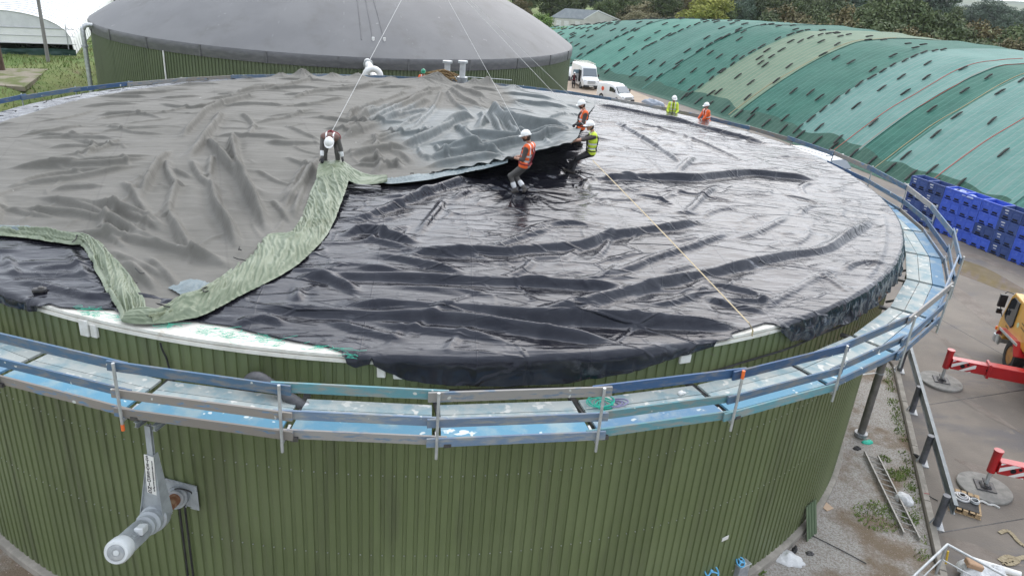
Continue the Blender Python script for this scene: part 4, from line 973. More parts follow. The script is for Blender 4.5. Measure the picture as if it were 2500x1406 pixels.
def netmat(name, col, col2, line, lw=.06, pink=False, rough=.5):
    m = mat(name, col, .75, 0, col2, .55, .3, .7, 9, bump=.5, bscale=2.4, bdist=.10, stretch=(1, 1, 1), spec=.2); nt = m.node_tree; N = nt.nodes; L = nt.links; b = N['Principled BSDF']
    src = b.inputs['Base Color'].links[0].from_socket
    uv = N.new('ShaderNodeUVMap'); sx = N.new('ShaderNodeSeparateXYZ'); L.new(uv.outputs[0], sx.inputs[0])
    nz = N.new('ShaderNodeTexNoise'); nz.inputs['Scale'].default_value = .5; L.new(uv.outputs[0], nz.inputs['Vector'])
    def mth(op, a, c=None):
        x = N.new('ShaderNodeMath'); x.operation = op
        for i, v in enumerate((a, c)):
            if v is None: continue
            if isinstance(v, (int, float)): x.inputs[i].default_value = v
            else: L.new(v, x.inputs[i])
        return x.outputs[0]
    u = mth('ADD', sx.outputs[0], mth('MULTIPLY', nz.outputs['Fac'], .35))
    q = mth('ABSOLUTE', mth('SUBTRACT', mth('FRACT', mth('MULTIPLY', u, 1.55)), .5))
    f = mth('MULTIPLY', mth('LESS_THAN', q, lw), .55)
    mp = N.new('ShaderNodeMapping'); mp.inputs['Scale'].default_value = (7, .25, 1); L.new(uv.outputs[0], mp.inputs[0])
    n3 = N.new('ShaderNodeTexNoise'); n3.inputs['Scale'].default_value = 1.; n3.inputs['Detail'].default_value = 5; L.new(mp.outputs[0], n3.inputs['Vector'])
    f2 = mth('MULTIPLY', mth('SUBTRACT', n3.outputs['Fac'], .42), 1.1)
    mx = N.new('ShaderNodeMix'); mx.data_type = 'RGBA'; L.new(mth('MAXIMUM', f, mth('MINIMUM', mth('MAXIMUM', f2, 0.), .45)), mx.inputs['Factor']); L.new(src, mx.inputs[6]); mx.inputs[7].default_value = (*line, 1)
    L.new(mx.outputs[2], b.inputs['Base Color']); return m
NT = {'teal': netmat('teal_net', (.030, .112, .090), (.044, .142, .114), (.11, .25, .21)), 'dark': netmat('dark_green_net', (.016, .092, .070), (.026, .12, .09), (.075, .20, .16)),
      'olive': netmat('olive_net', (.10, .175, .118), (.125, .20, .135), (.26, .25, .19), .08), 'pale': netmat('pale_net', (.085, .205, .18), (.11, .235, .208), (.24, .275, .26), .05),
      'toe': netmat('toe_net', (.016, .065, .047), (.028, .085, .06), (.07, .15, .115)), 'light': netmat('light_teal_net', (.036, .145, .112), (.05, .175, .135), (.13, .28, .23))}
clamp = thing('silage_clamp', 'long silage heap covered in teal and green nets behind the yard', 'silage heap', (45, 40, 0))
# boundaries along the toe found from the photo's seams
def sbase(px, py): 
    q = at(px, py, 0)[:2]; return float(np.interp(0, [0], [bs[np.argmin(np.hypot(*(BASE-q).T))]]))
S1 = sbase(1462, 191); S2 = sbase(1660, 250); S3 = sbase(1765, 290); S4 = sbase(1940, 338); S5 = sbase(2068, 395); S5b = S5+3.4
STR = [(2, S1-20, 'light'), (S1-20, S1-9, 'teal'), (S1-9, S1, 'light'), (S1, S1+9, 'teal'), (S1+9, S2, 'dark'), (S2, S3, 'olive'), (S3, S4, 'dark'), (S4, S5, 'pale'), (S5, S5b, 'dark'), (S5b, S5b+11.5, 'pale'), (S5b+11.5, S5b+25, 'teal'), (S5b+25, S5b+45, 'dark')]
SK = 0.0
for i, (a, b_, k) in enumerate(STR):
    n = max(6, int((b_-a)/.35)); m_ = 130; s = np.linspace(a-.15, b_+.15, n); v = np.concatenate([np.linspace(0, 22, 95), np.linspace(22.6, 52, m_-95)])
    Sg, Vg = np.meshgrid(s, v, indexing='ij'); P = mound(Sg, Vg, .015+.03*(i % 2)); 
    P[..., 2] += .05*np.exp(-((Sg-b_)/.3)**2)
    npmesh('net_sheet', P.reshape(-1, 3), gridfaces(n, m_), NT[k], clamp, uv=np.stack([Sg, Vg], -1).reshape(-1, 2))
n = 420; s = np.linspace(10, BT-5, n); v = np.linspace(-.9, 1, 12)
Sg, Vg = np.meshgrid(s, v, indexing='ij'); top = 1.7+.6*fbm(s*.3, s*0, 2, 9); vv = Vg.copy(); vv = np.where(Vg > 0, Vg*top[:, None], Vg)
P = mound(Sg, np.maximum(vv, 0), .075); U = UD(Sg); P[..., :2] += U*np.minimum(vv, 0)[..., None]; P[..., 2] = np.where(vv < 0, .02+.05*(1+vv), P[..., 2])
npmesh('toe_net', P.reshape(-1, 3), gridfaces(n, 12), NT['toe'], clamp, uv=np.stack([Sg, vv], -1).reshape(-1, 2))
# ropes: orange twine along some seams
def seamrope(s0, c, nm, r=.03):
    mb = MB(); v = np.linspace(.3, 24, 60); q = mound(np.full(60, s0)+.25*vn(v*.2, v*0, 3), v, .07); mb.tube([tuple(x) for x in q], r, 5); mb.build(nm, c, clamp, True)
red = mat('red_twine', (.42, .07, .05), .7); tan = mat('tan_twine', (.34, .28, .16), .8)
seamrope(S4+6.3, red, 'twine'); seamrope(S5b+5.2, red, 'twine'); seamrope(S5+.2, red, 'twine', .022); seamrope(S5b-.1, tan, 'twine', .035); seamrope(S3-.3, tan, 'twine', .05)
# gravel bags
M['bag'] = mat('gravel_bag_cloth', (.016, .022, .019), .8, 0, (.036, .034, .030), 6, bump=.5, bscale=14, bdist=.03, rnd=.45)
def bagmesh():
    mb = MB(); q = [(x, .03*math.sin(x*3+1), .02*math.sin(x*5)) for x in np.linspace(-.62, .62, 11)]
    mb.tube(q, [.03, .065, .08, .085, .085, .08, .085, .085, .08, .065, .03], 8); return mb
bag0 = bagmesh().build('gravel_bag', M['bag'], None, True); nb = 0
rb = random.Random(21)
def putbag(s, v, rot=0.0, sc_=1.0):
    global nb
    if nb >= 290: return
    p = mound(s, v, .10); q = mound(s, v+.4, .10); r_ = mound(s+.3, v, .10); d = Vector(q-p).normalized(); e = Vector(r_-p); nrm = e.cross(d).normalized()
    if nrm.z < 0: nrm = -nrm
    d = Matrix.Rotation(rot, 3, nrm) @ d; y = nrm.cross(d).normalized()
    o = bag0 if nb == 0 else bag0.copy()
    if nb: COL.objects.link(o)
    o.matrix_world = Matrix.Translation(Vector(p)+nrm*.06) @ Matrix((d, y, nrm)).transposed().to_4x4() @ Matrix.Diagonal((sc_, 1, 1, 1)); nb += 1
    tag(o, 'dark gravel bag weighing down the nets of the silage heap', 'gravel bag', 'gravel bags on the silage heap')
for sm, dn in ((S1, .9), (S1+9, .55), (S1-9, .6), (S2, .75), (S4+.4, 1.0), (S2+3.2, .6), (S1-20, .5)):
    v = 1.2
    while v < 21:
        if rb.random() < dn: putbag(sm+rb.uniform(-.12, .12), v, rb.uniform(-.12, .12), rb.uniform(.65, 1.25))
        v += 1.45
for s in np.arange(14, S4-2, 2.6):
    for v in np.arange(2.2, 21, 3.1):
        if rb.random() < .78: putbag(s+rb.uniform(-.8, .8)+(1.3 if int(v) % 2 else 0), v+rb.uniform(-.9, .9), rb.uniform(-.15, .1))
for s in np.arange(S4+2.5, S5b+24, 3.3):
    for v in np.arange(1.6, 17, 3.3):
        if rb.random() < .72: putbag(s+rb.uniform(-.7, .7), v+rb.uniform(-.8, .8), rb.uniform(-.1, .1), 1.05)
for s in np.arange(S2, S5b+14, 2.3): putbag(s+rb.uniform(-.3, .3), .75, rb.uniform(-.1, .1), 1.1)
for s in np.arange(S1-25, S5b+22, 2.6):
    if rb.random() < .7: putbag(s, 21.5+rb.uniform(-1, 2.5), rb.uniform(1.1, 1.9))
# ------------------------------------------------------------------ blue box pallets
BL = mat('bright_blue_plastic', (.045, .105, .54), .45, 0, (.06, .13, .60), 3, rnd=.08, dirt=((.10, .11, .20), 2.5, .6, .8, (1, 1, 1)))
BD = mat('dull_blue_plastic', (.035, .07, .23), .55, 0, (.05, .09, .26), 3, rnd=.15, dirt=((.07, .07, .08), 2.5, .55, .8, (1, 1, 1)))
VOID = mat('dark_recess', (.006, .007, .010), .9)
LBL = mat('white_label', (.62, .65, .70), .5)
ba = at(2197, 530, 0); bb = at(2459, 636, 0); ux = (bb-ba)/np.linalg.norm(bb-ba); BW = np.linalg.norm(bb-ba)/6; BH = .672; BDp = 1.0
uy = np.array([-ux[1], ux[0], 0.0]);
if uy[0] < 0: uy = -uy        # depth, away from the tank
def boxproto(m, dull):
    t = bpy.data.objects.new('pallet_box', None); COL.objects.link(t)
    w_, d_, h_ = BW-.03, BDp, BH-.012; mb = MB(); tk = .05
    mb.box((0, tk/2, h_/2+.03), (w_, tk, h_-.06)); mb.box((0, d_-tk/2, h_/2+.03), (w_, tk, h_-.06))
    mb.box((-w_/2+tk/2, d_/2, h_/2+.03), (tk, d_-2*tk-.004, h_-.06)); mb.box((w_/2-tk/2, d_/2, h_/2+.03), (tk, d_-2*tk-.004, h_-.06)); mb.box((0, d_/2, .16), (w_-2*tk-.004, d_-2*tk-.004, .03))
    for x in (-w_/2+.05, 0, w_/2-.05): mb.box((x, d_/2, .05), (.14, d_+.02, .1))
    for x in (-w_/2+.03, w_/2-.03): mb.box((x, -.012, h_/2), (.07, .03, h_-.01))
    mb.box((0, -.012, h_-.03), (w_-.15, .03, .055)); mb.box((0, -.010, .13), (w_-.15, .026, .05)); mb.box((0, -.012, h_/2+.03), (.1, .03, h_-.32))
    for sx in (-1, 1):
        for zz in (.30, .42): mb.box((sx*w_*.25, -.006, zz), (w_*.3, .02, .022))
    mb.build('crate_body', m, t, world=False, bevel=.008)
    for sx in (-1, 1):
        f = MB(); f.box((sx*w_*.235, -.028, .165), (w_*.24, .012, .085)); f.build('fork_pocket', VOID, t, world=False)
    f = MB()
    if dull: f.box((-w_*.25, -.022, .51), (.22, .012, .055)); f.box((-w_*.23, -.022, .36), (.17, .012, .04))
    else: f.lathe([(.035, 0), (.055, 0), (.055, .01), (.035, .01)], (-w_*.2, -.016, .52), (0, -1, 0), 14, close=True)
    f.build('label', LBL if dull else mat('pale_blue_mark', (.12, .2, .6), .5), t, world=False)
    return t
pb = boxproto(BL, False); pd_ = boxproto(BD, True)
LAY = ['DDBBBDDD', 'DDBBBDBB', 'DDBBDDBB', 'DDBBBDBB']   # top row first
ncol_ = ['leftmost', 'second', 'third', 'fourth', 'fifth', 'sixth', 'seventh', 'eighth']; nrow_ = ['top', 'second', 'third', 'bottom']
usedp = set(); rz = math.atan2(ux[1], ux[0])
jj = random.Random(4)
for c_ in range(8):
    for r_ in range(4):
        dull = LAY[r_][c_] == 'D'; p = pd_ if dull else pb
        if p.name not in usedp: usedp.add(p.name); o = p
        else: o = copytree(p)
        q = ba+ux*(BW*(c_+.5))+uy*jj.uniform(-.015, .015); o.location = (q[0], q[1], BH*(3-r_)+.005); o.rotation_euler = (0, 0, rz+PI*0)
        tag(o, '%s blue box, %s in the %s stack' % ('dull dark' if dull else 'bright', ('on top', 'second from the top', 'third from the top', 'at the bottom')[r_], ncol_[c_]+' from the left' if c_ else 'leftmost'), 'pallet box', 'blue pallet boxes in the yard')
q = ba+ux*(BW*2.5)+uy*.5; mb = MB(); k_ = random.Random(9)
for i in range(12): mb.box((q[0]+ux[0]*k_.uniform(-.3, 1.2)+uy[0]*k_.uniform(-.3, .3), q[1]+ux[1]*k_.uniform(-.35, 1.3)+uy[1]*k_.uniform(-.3, .3), 4*BH-.13), (.5, .42, .1), Matrix.Rotation(k_.uniform(0, 3), 3, 'Z'), .7)
tag(mb.build('plastic_sacks', mat('pale_blue_sacks', (.30, .36, .58), .45, 0, (.2, .27, .55), 4), bevel=.04), 'pale plastic sacks filling the top of the third and fourth blue boxes', 'sacks')
# ------------------------------------------------------------------ mobile crane
CR = thing('mobile_crane', 'yellow and red mobile crane on outriggers at the right edge', 'crane', (22.4, -4.4, 0), math.atan2(.925, .38))
RED = mat('crane_red', (.42, .012, .016), .3, 0, (.36, .012, .016), 2, coat=.3, dirt=((.22, .05, .04), 1.5, .6, .8, (1, 1, 1)))
YEL = mat('crane_yellow', (.62, .33, .03), .35, 0, (.55, .29, .03), 2, coat=.3, dirt=((.36, .22, .06), 2, .62, .8, (1, 1, 1)))
HAZ = mat('hazard_white', (.75, .74, .72), .4)
def cpart(mb, nm, m, par=None, **k): return mb.build(nm, m, par or CR, world=False, **k)
mb = MB(); mb.box((-3.2, 0, 1.0), (10.6, 1.5, .5)); mb.box((-3.2, 0, 1.28), (10.0, 2.3, .08)); cpart(mb, 'chassis', RED, bevel=.02)
mb = MB(); mb.prism([(3.5, .85), (3.55, 1.35), (3.2, 2.5), (3.0, 2.72), (.2, 2.78), (.2, 1.35), (2.5, 1.3), (2.75, .85)], (0, 1.42, 0), (1, 0, 0), (0, 0, 1), (0, -1, 0), 2.3)
cab = cpart(mb, 'cab', YEL, bevel=.05, seg=2)
mb = MB(); mb.prism([(2.95, 1.62), (3.14, 1.75), (2.98, 2.42), (2.75, 2.56), (2.2, 2.56), (2.15, 1.72), (2.3, 1.6)], (0, 1.432, 0), (1, 0, 0), (0, 0, 1), (0, 1, 0), .012); wn_ = cpart(mb, 'side_window', M['glass'], cab)
mb = MB(); pts = [(2.97, 1.6), (3.17, 1.74), (3.0, 2.44), (2.77, 2.59), (2.18, 2.59), (2.12, 1.7), (2.28, 1.57), (2.97, 1.6)]; mb.tube([(x, 1.44, z) for x, z in pts], .025, 6); cpart(mb, 'window_seal', M['black'], cab)
mb = MB(); mb.prism([(3.52, 1.5), (3.22, 2.46), (3.24, 2.47), (3.545, 1.5)], (0, 1.25, 0), (1, 0, 0), (0, 0, 1), (0, -1, 0), 1.95); cpart(mb, 'windscreen', M['glass'], cab)
mb = MB(); mb.box((3.35, 1.62, 2.2), (.12, .26, .5)); mb.tube([(3.1, 1.42, 2.62), (3.25, 1.6, 2.62), (3.35, 1.62, 2.5)], .02, 6); mb.tube([(3.35, 1.62, 1.95), (3.2, 1.5, 1.6)], .02, 6); mb.box((3.4, 1.6, 1.75), (.1, .18, .2)); cpart(mb, 'mirror', M['black'], bevel=.02)
mb = MB(); mb.cyl((2.6, 1.2, 2.76), (2.6, 1.2, 2.9), .03, 8); bc = cpart(mb, 'beacon', M['black']); mb = MB(); mb.lathe([(.05, 0), (.075, .02), (.075, .1), (.05, .15)], (2.6, 1.2, 2.9), n=14); cpart(mb, 'beacon_lens', mat('beacon_orange', (.75, .12, .03), .25, spec=.6), bc, smooth=True)
mb = MB(); mb.lathe([(.08, 0), (.10, 0), (.10, .004)], (1.75, 1.422, 1.9), (0, 1, 0), 18); cpart(mb, 'sticker', mat('green_white_sticker', (.45, .6, .42), .5), cab)
mb = MB()
for i, (x, z, l_) in enumerate(((2.62, 1.42, .34), (2.6, 1.3, .4), (2.58, 1.18, .3), (2.95, 1.12, .42), (2.93, 1.0, .36), (1.25, 2.1, .5), (1.25, 1.95, .42))): mb.box((x, 1.424, z), (l_, .004, .05))
cpart(mb, 'lettering_patch', mat('dark_decal', (.16, .09, .02), .5), cab)
mb = MB(); mb.box((3.45, .3, .62), (.25, 2.3, .35)); mb.box((3.3, 1.35, .7), (.5, .12, .45)); cpart(mb, 'bumper', M['galv'], bevel=.04)
mb = MB(); mb.box((3.62, 1.38, .95), (.08, .1, .14)); cpart(mb, 'marker_lamp', M['orange'], bevel=.01)
mb = MB(); mb.bar((2.72, 1.4, 1.32), (1.05, 1.4, 1.5), .5, .06); mb.bar((2.72, 1.36, 1.32), (3.0, 1.36, .95), .45, .05); mb.bar((1.05, 1.4, 1.5), (.6, 1.4, 1.1), .5, .06); cpart(mb, 'mudguard', RED, bevel=.01)
mb = MB(); mb.bar((2.55, 1.67, 1.36), (.6, 1.67, 1.56), .03, .09); cpart(mb, 'guard_rail', M['galv'])
def wheel(x, y, r, nm='wheel'):
    mb = MB(); mb.lathe([(r*.6, -.19), (r*.93, -.19), (r, -.13), (r, .13), (r*.93, .19), (r*.6, .19), (r*.55, .1), (r*.55, -.1)], (x, y, r), (0, 1, 0), 36, close=True); tw_ = cpart(mb, nm, M['rubber'], smooth=True)
    mb = MB(); mb.lathe([(r*.58, .17), (r*.5, .17), (r*.42, .05), (r*.2, .07), (r*.18, .15), (.02, .16)], (x, y, r), (0, 1, 0), 28); mb.lathe([(r*.58, -.17), (r*.2, -.1)], (x, y, r), (0, 1, 0), 28)
    for k in range(10): a = k*PI/5; mb.cyl((x+.32*r*math.cos(a), y+.05, r+.32*r*math.sin(a)), (x+.32*r*math.cos(a), y+.10, r+.32*r*math.sin(a)), .022, 6)
    cpart(mb, 'rim', mat('rim_orange', (.48, .22, .04), .5, 0, (.3, .15, .05), 5), tw_, smooth=True)
wheel(1.85, 1.12, .62); wheel(-1.35, 1.12, .62); wheel(1.85, -1.12, .62)
def outrigger(x, tip):
    mb = MB(); mb.box((x, 1.75, .86), (.36, 1.9, .44)); mb.box((x, 2.66, .86), (.46, .09, .54)); mb.box((x, tip/2+1.2, .86), (.30, tip-2.4, .38)); o = cpart(mb, 'outrigger_beam', RED, bevel=.012)
    mb = MB(); mb.cyl((x, tip+.1, .62), (x, tip+.1, 1.34), .115, 18); mb.cyl((x, tip+.1, 1.30), (x, tip+.1, 1.345), .13, 18); cpart(mb, 'jack_housing', RED, o, smooth=True)
    mb = MB(); mb.cyl((x, tip+.1, .16), (x, tip+.1, .66), .055, 12); cpart(mb, 'jack_rod', M['galv'], o, smooth=True)
    mb = MB(); mb.box((x, tip+.1, .115), (.52, .52, .03)); mb.box((x, tip+.1, .17), (.3, .3, .06), None, .6); mb.box((x+.05, tip+.1, .2), (.42, .1, .04), Matrix.Rotation(.2, 3, 'X')); cpart(mb, 'foot_plate', M['darksteel'], o, bevel=.01)
    mb = MB(); fx = x-.152
    def q(pts): mb.add([(fx, y, z) for y, z in pts], [tuple(range(len(pts)))])
    q([(tip-.02, .74), (tip-.02, .88), (tip-.32, 1.04), (tip-.52, 1.04)]); q([(tip-.28, .68), (tip-.44, .68), (tip-.78, .86), (tip-.78, .98), (tip-.72, .98)]); q([(tip-.02, .96), (tip-.02, 1.04), (tip-.14, 1.04)]); q([(tip-.56, .68), (tip-.66, .68), (tip-.66, .72)])
    mb.add([(fx, tip-1.42, .94), (fx, tip-1.62, .94), (fx, tip-1.62, 1.0), (fx, tip-1.42, 1.0)], [(0, 1, 2, 3)])
    for fc in mb.f: m2 = MB(); m2.add([mb.v[i] for i in fc], [tuple(range(len(fc)))]); cpart(m2, 'hazard_stripe', HAZ, o)
    for yy, zz, rr in ((tip-.36, .86, .075), (tip-.52, .95, .045), (tip-1.15, .88, .045)): mb = MB(); mb.cyl((fx-.004, yy, zz), (fx+.02, yy, zz), rr, 16); cpart(mb, 'pin_hole', VOID, o)
    return o
outrigger(-.42, 3.85); o2 = outrigger(-6.95, 3.95)
def txt(s, size, nm, m, parent, world, mw, ext=.003, bold=0.0):
    cu = bpy.data.curves.new(nm, 'FONT'); cu.body = s; cu.size = size; cu.extrude = ext; cu.offset = bold; cu.align_x = 'CENTER'; cu.align_y = 'CENTER'
    tmp = bpy.data.objects.new(nm+'_tmp', cu); COL.objects.link(tmp); dg = bpy.context.evaluated_depsgraph_get(); me = bpy.data.meshes.new_from_object(tmp.evaluated_get(dg)); bpy.data.objects.remove(tmp)
    me.transform(mw); me.materials.clear(); me.materials.append(m); o = bpy.data.objects.new(nm, me); return link(o, parent, world)
txt('C', .34, 'lettering', HAZ, o2, False, Matrix.Translation((-6.95-.157, 3.02, .86)) @ Matrix(((0, 0, -1), (-1, 0, 0), (0, 1, 0))).to_4x4())
PADM = mat('pad_rubber', (.21, .205, .19), .9, 0, (.28, .27, .25), 4, bump=.2, bscale=30, dirt=((.12, .11, .1), 3, .6, .75, (1, 1, 1)))
for x, y, lab in ((-.42, 3.95, 'round grey outrigger pad under the crane leg further back'), (-6.95, 4.05, 'round grey outrigger pad under the nearer crane leg beside the pallet')):
    p = CR.matrix_basis @ Vector((x, y, 0)); mb = MB(); mb.lathe([(.70, .0), (.72, .02), (.72, .075), (.70, .095), (.01, .095)], (p.x, p.y, .0), n=48)
    tag(mb.build('outrigger_pad', PADM, None, True), lab, 'outrigger pad', 'outrigger pads')
# ------------------------------------------------------------------ crash barrier
bases = [(2195, 905), (2225, 1005), (2250, 1130), (2285, 1282)]
bar_ = thing('crash_barrier', 'grey steel crash barrier on round posts along the concrete kerb', 'barrier', at(2250, 1130, 0))
PG = mat('dark_grey_post', (.09, .095, .11), .45, .2, (.14, .145, .16), 5); tops = []
dirb = Vector(at(*bases[-1], 0)-at(*bases[0], 0)).normalized(); nb_ = Vector((-dirb.y, dirb.x, 0))
if nb_.x < 0: nb_ = -nb_
for b_ in bases+[None]:
    p = Vector(at(*b_, 0)) if b_ else Vector(at(*bases[0], 0))-dirb*2.9
    mb = MB(); mb.cyl(p+Vector((0, 0, .02)), p+Vector((0, 0, .98)), .095, 16); po = mb.build('barrier_post', PG, bar_, True)
    mb = MB(); mb.box(p+Vector((0, 0, .012)), (.42, .34, .024), Matrix.Rotation(math.atan2(dirb.y, dirb.x), 3, 'Z')); mb.bar(p-nb_*.16+Vector((0, 0, .03)), p-nb_*.09+Vector((0, 0, .22)), .03, .03); mb.build('base_plate', M['steel'], po)
    tops.append(p)
s_ = tops[-1]-dirb*1.5+nb_*.16; e_ = tops[-2]+dirb*.35+nb_*.16; mb = MB()
for zz, dx_ in ((.70, 0), (.98, 0)): mb.bar(s_+Vector((0, 0, zz)), e_+Vector((0, 0, zz)), .10, .014)
mb.bar(s_+Vector((0, 0, .84)), e_+Vector((0, 0, .84)), .012, .27); mb.build('barrier_rail', mat('barrier_steel', (.16, .18, .195), .5, .2, (.22, .24, .25), 3), bar_)
# support column of the walkway
b0 = at(2100, 1064, -.1); t = thing('support_column', 'grey steel pipe column propping the walkway beside the barrier', 'column', b0)
b0 = Vector(b0); mb = MB(); mb.cyl(b0, Vector((b0.x, b0.y, DZ-.1)), .115, 18); mb.build('pipe_run', mat('pipe_grey', (.14, .135, .125), .4, .3, (.2, .19, .18), 4), t, True)
mb = MB()
for zz in (.06, 2.3, 5.2): mb.cyl(b0+Vector((0, 0, zz-.02)), b0+Vector((0, 0, zz+.02)), .13 if zz > 1 else .2, 18)
mb.cyl(b0+Vector((0, 0, .10)), b0+Vector((0, 0, .14)), .2, 18); mb.build('flange', M['steel'], t, True)
mb = MB(); p = pol(62.5, R0+.02, 2.2); mb.tube([p, b0+Vector((-.08, 0, 2.3))], .02, 6); tag(mb.build('stay_rod', M['white'], None, True), 'thin white rod between the tank wall and the pipe column', 'rod')
# ladder
la_ = Vector(at(2110, 1108, -.1)); lb_ = Vector(at(2205, 1306, -.1)); lw = Vector(at(2142, 1118, -.1))-la_; lw.z = 0
ladder = thing('ladder', 'long aluminium ladder lying on the gravel', 'ladder', (la_+lb_)/2); up = Vector((0, 0, 1)); ALU = mat('aluminium', (.34, .33, .31), .5, .3, (.25, .24, .22), 6)
for sgn in (0, 1):
    mb = MB(); mb.bar(la_+lw*sgn+Vector((0, 0, .06)), lb_+lw*sgn+Vector((0, 0, .06)), .045, .09); mb.build('stile', ALU, ladder, bevel=.004)
for i in range(13):
    f_ = (i+.6)/13.4; p = la_.lerp(lb_, f_)+Vector((0, 0, .07)); mb = MB(); mb.cyl(p, p+lw, .017, 8); mb.build('rung', ALU, ladder, True)
def heap(name, lab, cat, px, py, z, sx, sy, sz, m, seed, rot=0, n=26, group=None):
    u = np.linspace(0, 2*PI, n, endpoint=False); v = np.linspace(0, 1, 9); U_, V_ = np.meshgrid(u, v); rr_ = np.sin(V_*PI/2); hh = np.cos(V_*PI/2)
    k = 1+.22*fbm(np.cos(U_)*1.7+seed, np.sin(U_)*1.7, 3, seed)+.25*fbm(np.cos(U_)*rr_*2.5, np.sin(U_)*rr_*2.5+seed, 3, seed+5)
    X_ = np.cos(U_)*rr_*sx*k; Y_ = np.sin(U_)*rr_*sy*k; Z_ = hh*sz*(1+.5*fbm(np.cos(U_)*rr_*3, np.sin(U_)*rr_*3, 3, seed+9))
    c_, s__ = math.cos(rot), math.sin(rot); p = at(px, py, z); P = np.stack([p[0]+X_*c_-Y_*s__, p[1]+X_*s__+Y_*c_, z+.004+Z_], -1).reshape(-1, 3)
    o = npmesh(name, P, gridfaces(9, n, True), m); return tag(o, lab, cat, group)
WP = mat('white_plastic_film', (.74, .75, .76), .35, 0, (.6, .61, .62), 4, bump=.6, bscale=9, bdist=.05)
heap('white_bag', 'tied white bag lying on the gravel beside the ladder', 'bag', 2207, 1222, -.12, .20, .28, .2, WP, 3, .5); mb = MB(); p = Vector(at(2222, 1231, -.05)); mb.tube([p, p+Vector((.06, -.03, .02)), p+Vector((.12, -.05, -.02))], [.05, .025, .04], 8)
heap('plastic_sheet', 'crumpled white plastic sheet on the gravel at the foot of the tank', 'plastic sheet', 1922, 1364, -.12, .42, .24, .14, WP, 8, -.55, 40)
heap('black_scrap', 'black rag scraps lying above the crumpled white plastic sheet', 'scrap', 1940, 1342, -.12, .17, .06, .06, M['rubber'], 4, .9); heap('dark_scrap', 'small dark grey cloth scrap right of the white plastic sheet', 'scrap', 1977, 1351, -.12, .11, .08, .04, M['darksteel'], 5)
heap('black_scrap', 'black rag beside the bright green scrap on the gravel', 'scrap', 2092, 1095, -.12, .14, .10, .06, M['rubber'], 6, .4); heap('green_scrap', 'bright turquoise green plastic scrap at the foot of the pipe column', 'scrap', 2118, 1080, -.12, .22, .10, .07, mat('turquoise_plastic', (.02, .48, .34), .5), 7, .2)
p = at(2018, 1238, -.12); mb = MB(); mb.box((p[0], p[1], -.1), (.27, .25, .02), Matrix.Rotation(.4, 3, 'Z') @ Matrix.Rotation(.06, 3, 'X')); tag(mb.build('card_sheet', mat('tan_board', (.52, .38, .27), .8), bevel=.004), 'square tan board lying on the gravel by the tank plinth', 'board')
# cladding off-cut leaning on the wall
a_ = Vector(at(1945, 1270, 0)); t0 = onr(1958, 1262, R0+.05); a_ = Vector(at(1975, 1318, -.12)); b_ = Vector(at(1995, 1300, -.12)); topp = pol(math.degrees(math.atan2(a_.x, -a_.y))+.2, R0+.03, .72); ey_ = (b_-a_).normalized(); wd = .60
a2 = a_-ey_*.1; upv = (topp-a2); ex_ = ey_; mb = MB(); prof = []
for k in range(4):
    for f_, d_ in ((0, 0), (.55, 0), (.66, .03), (.9, .03)): prof.append(((k+f_)*wd/4, d_))
nv_ = upv.cross(ex_).normalized(); n_ = len(prof); vs = [a2+ex_*x+nv_*d for x, d in prof]+[a2+upv+ex_*x+nv_*d for x, d in prof]
mb.add(vs, [(i, i+1, n_+i+1, n_+i) for i in range(n_-1)]); o = mb.build('cladding_offcut', mat('green_offcut', (.09, .135, .075), .45, 0, (.11, .155, .09), 3)); tag(o, 'short green corrugated panel leaning against the foot of the tank wall', 'panel'); s2_ = o.modifiers.new('t', 'SOLIDIFY'); s2_.thickness = .006
# valves and junction box
VB = mat('valve_blue', (.08, .36, .62), .35, 0, (.10, .40, .66), 4)
def handwheel(px, py, z, r, lab, ax):
    c = Vector(at(px, py, z)); ax = Vector(ax).normalized(); t = thing('valve_handwheel', lab, 'valve', c, group='blue valve handwheels')
    mb = MB(); mb.torus(c, ax, r, .018, 28, 8); u = ax.cross(Vector((0, 0, 1))).normalized() if abs(ax.z) < .95 else Vector((1, 0, 0)); w_ = ax.cross(u)
    for k in range(3): a = k*2*PI/3+.5; mb.bar(c, c+(u*math.cos(a)+w_*math.sin(a))*r, .03, .02, ax)
    mb.cyl(c-ax*.02, c+ax*.03, .035, 10); mb.build('hand_wheel', VB, t, True); mb = MB(); mb.cyl(c-ax*.5, c, .025, 8); mb.cyl(c-ax*.5, c-ax*.3, .06, 10); mb.build('stem', M['darksteel'], t, True)
handwheel(1737, 1394, .75, .165, 'larger blue valve handwheel at the very bottom, left of the grey box', (.15, -.45, .9)); handwheel(1808, 1371, .62, .11, 'smaller blue valve handwheel above the grey box', (.3, -.5, .85))
p = Vector(at(1803, 1392, .25)); t = thing('junction_box', 'grey steel box at the foot of the tank below the small blue handwheel', 'box', p); rr_ = Matrix.Rotation(.45, 3, 'Z'); mb = MB(); mb.box(p, (.34, .30, .5), rr_); mb.build('casing', M['steel'], t, bevel=.012); mb = MB(); mb.box(p+Vector((0, 0, .265)), (.38, .34, .025), rr_); mb.build('lid', M['galv'], t, bevel=.006); mb = MB(); mb.cyl(p+Vector((.06, -.08, .27)), p+Vector((.06, -.08, .31)), .035, 12); mb.build('cap', M['white'], t)
mb = MB(); mb.tube(crom([p+Vector((-.15, -.05, .1)), p+Vector((-.35, -.15, .0)), p+Vector((-.6, -.25, .02))], .05), .018, 6); tag(mb.build('pale_hose', mat('cream_hose', (.5, .46, .36), .6), None, True), 'thin cream hose from the grey box towards the larger handwheel', 'hose')
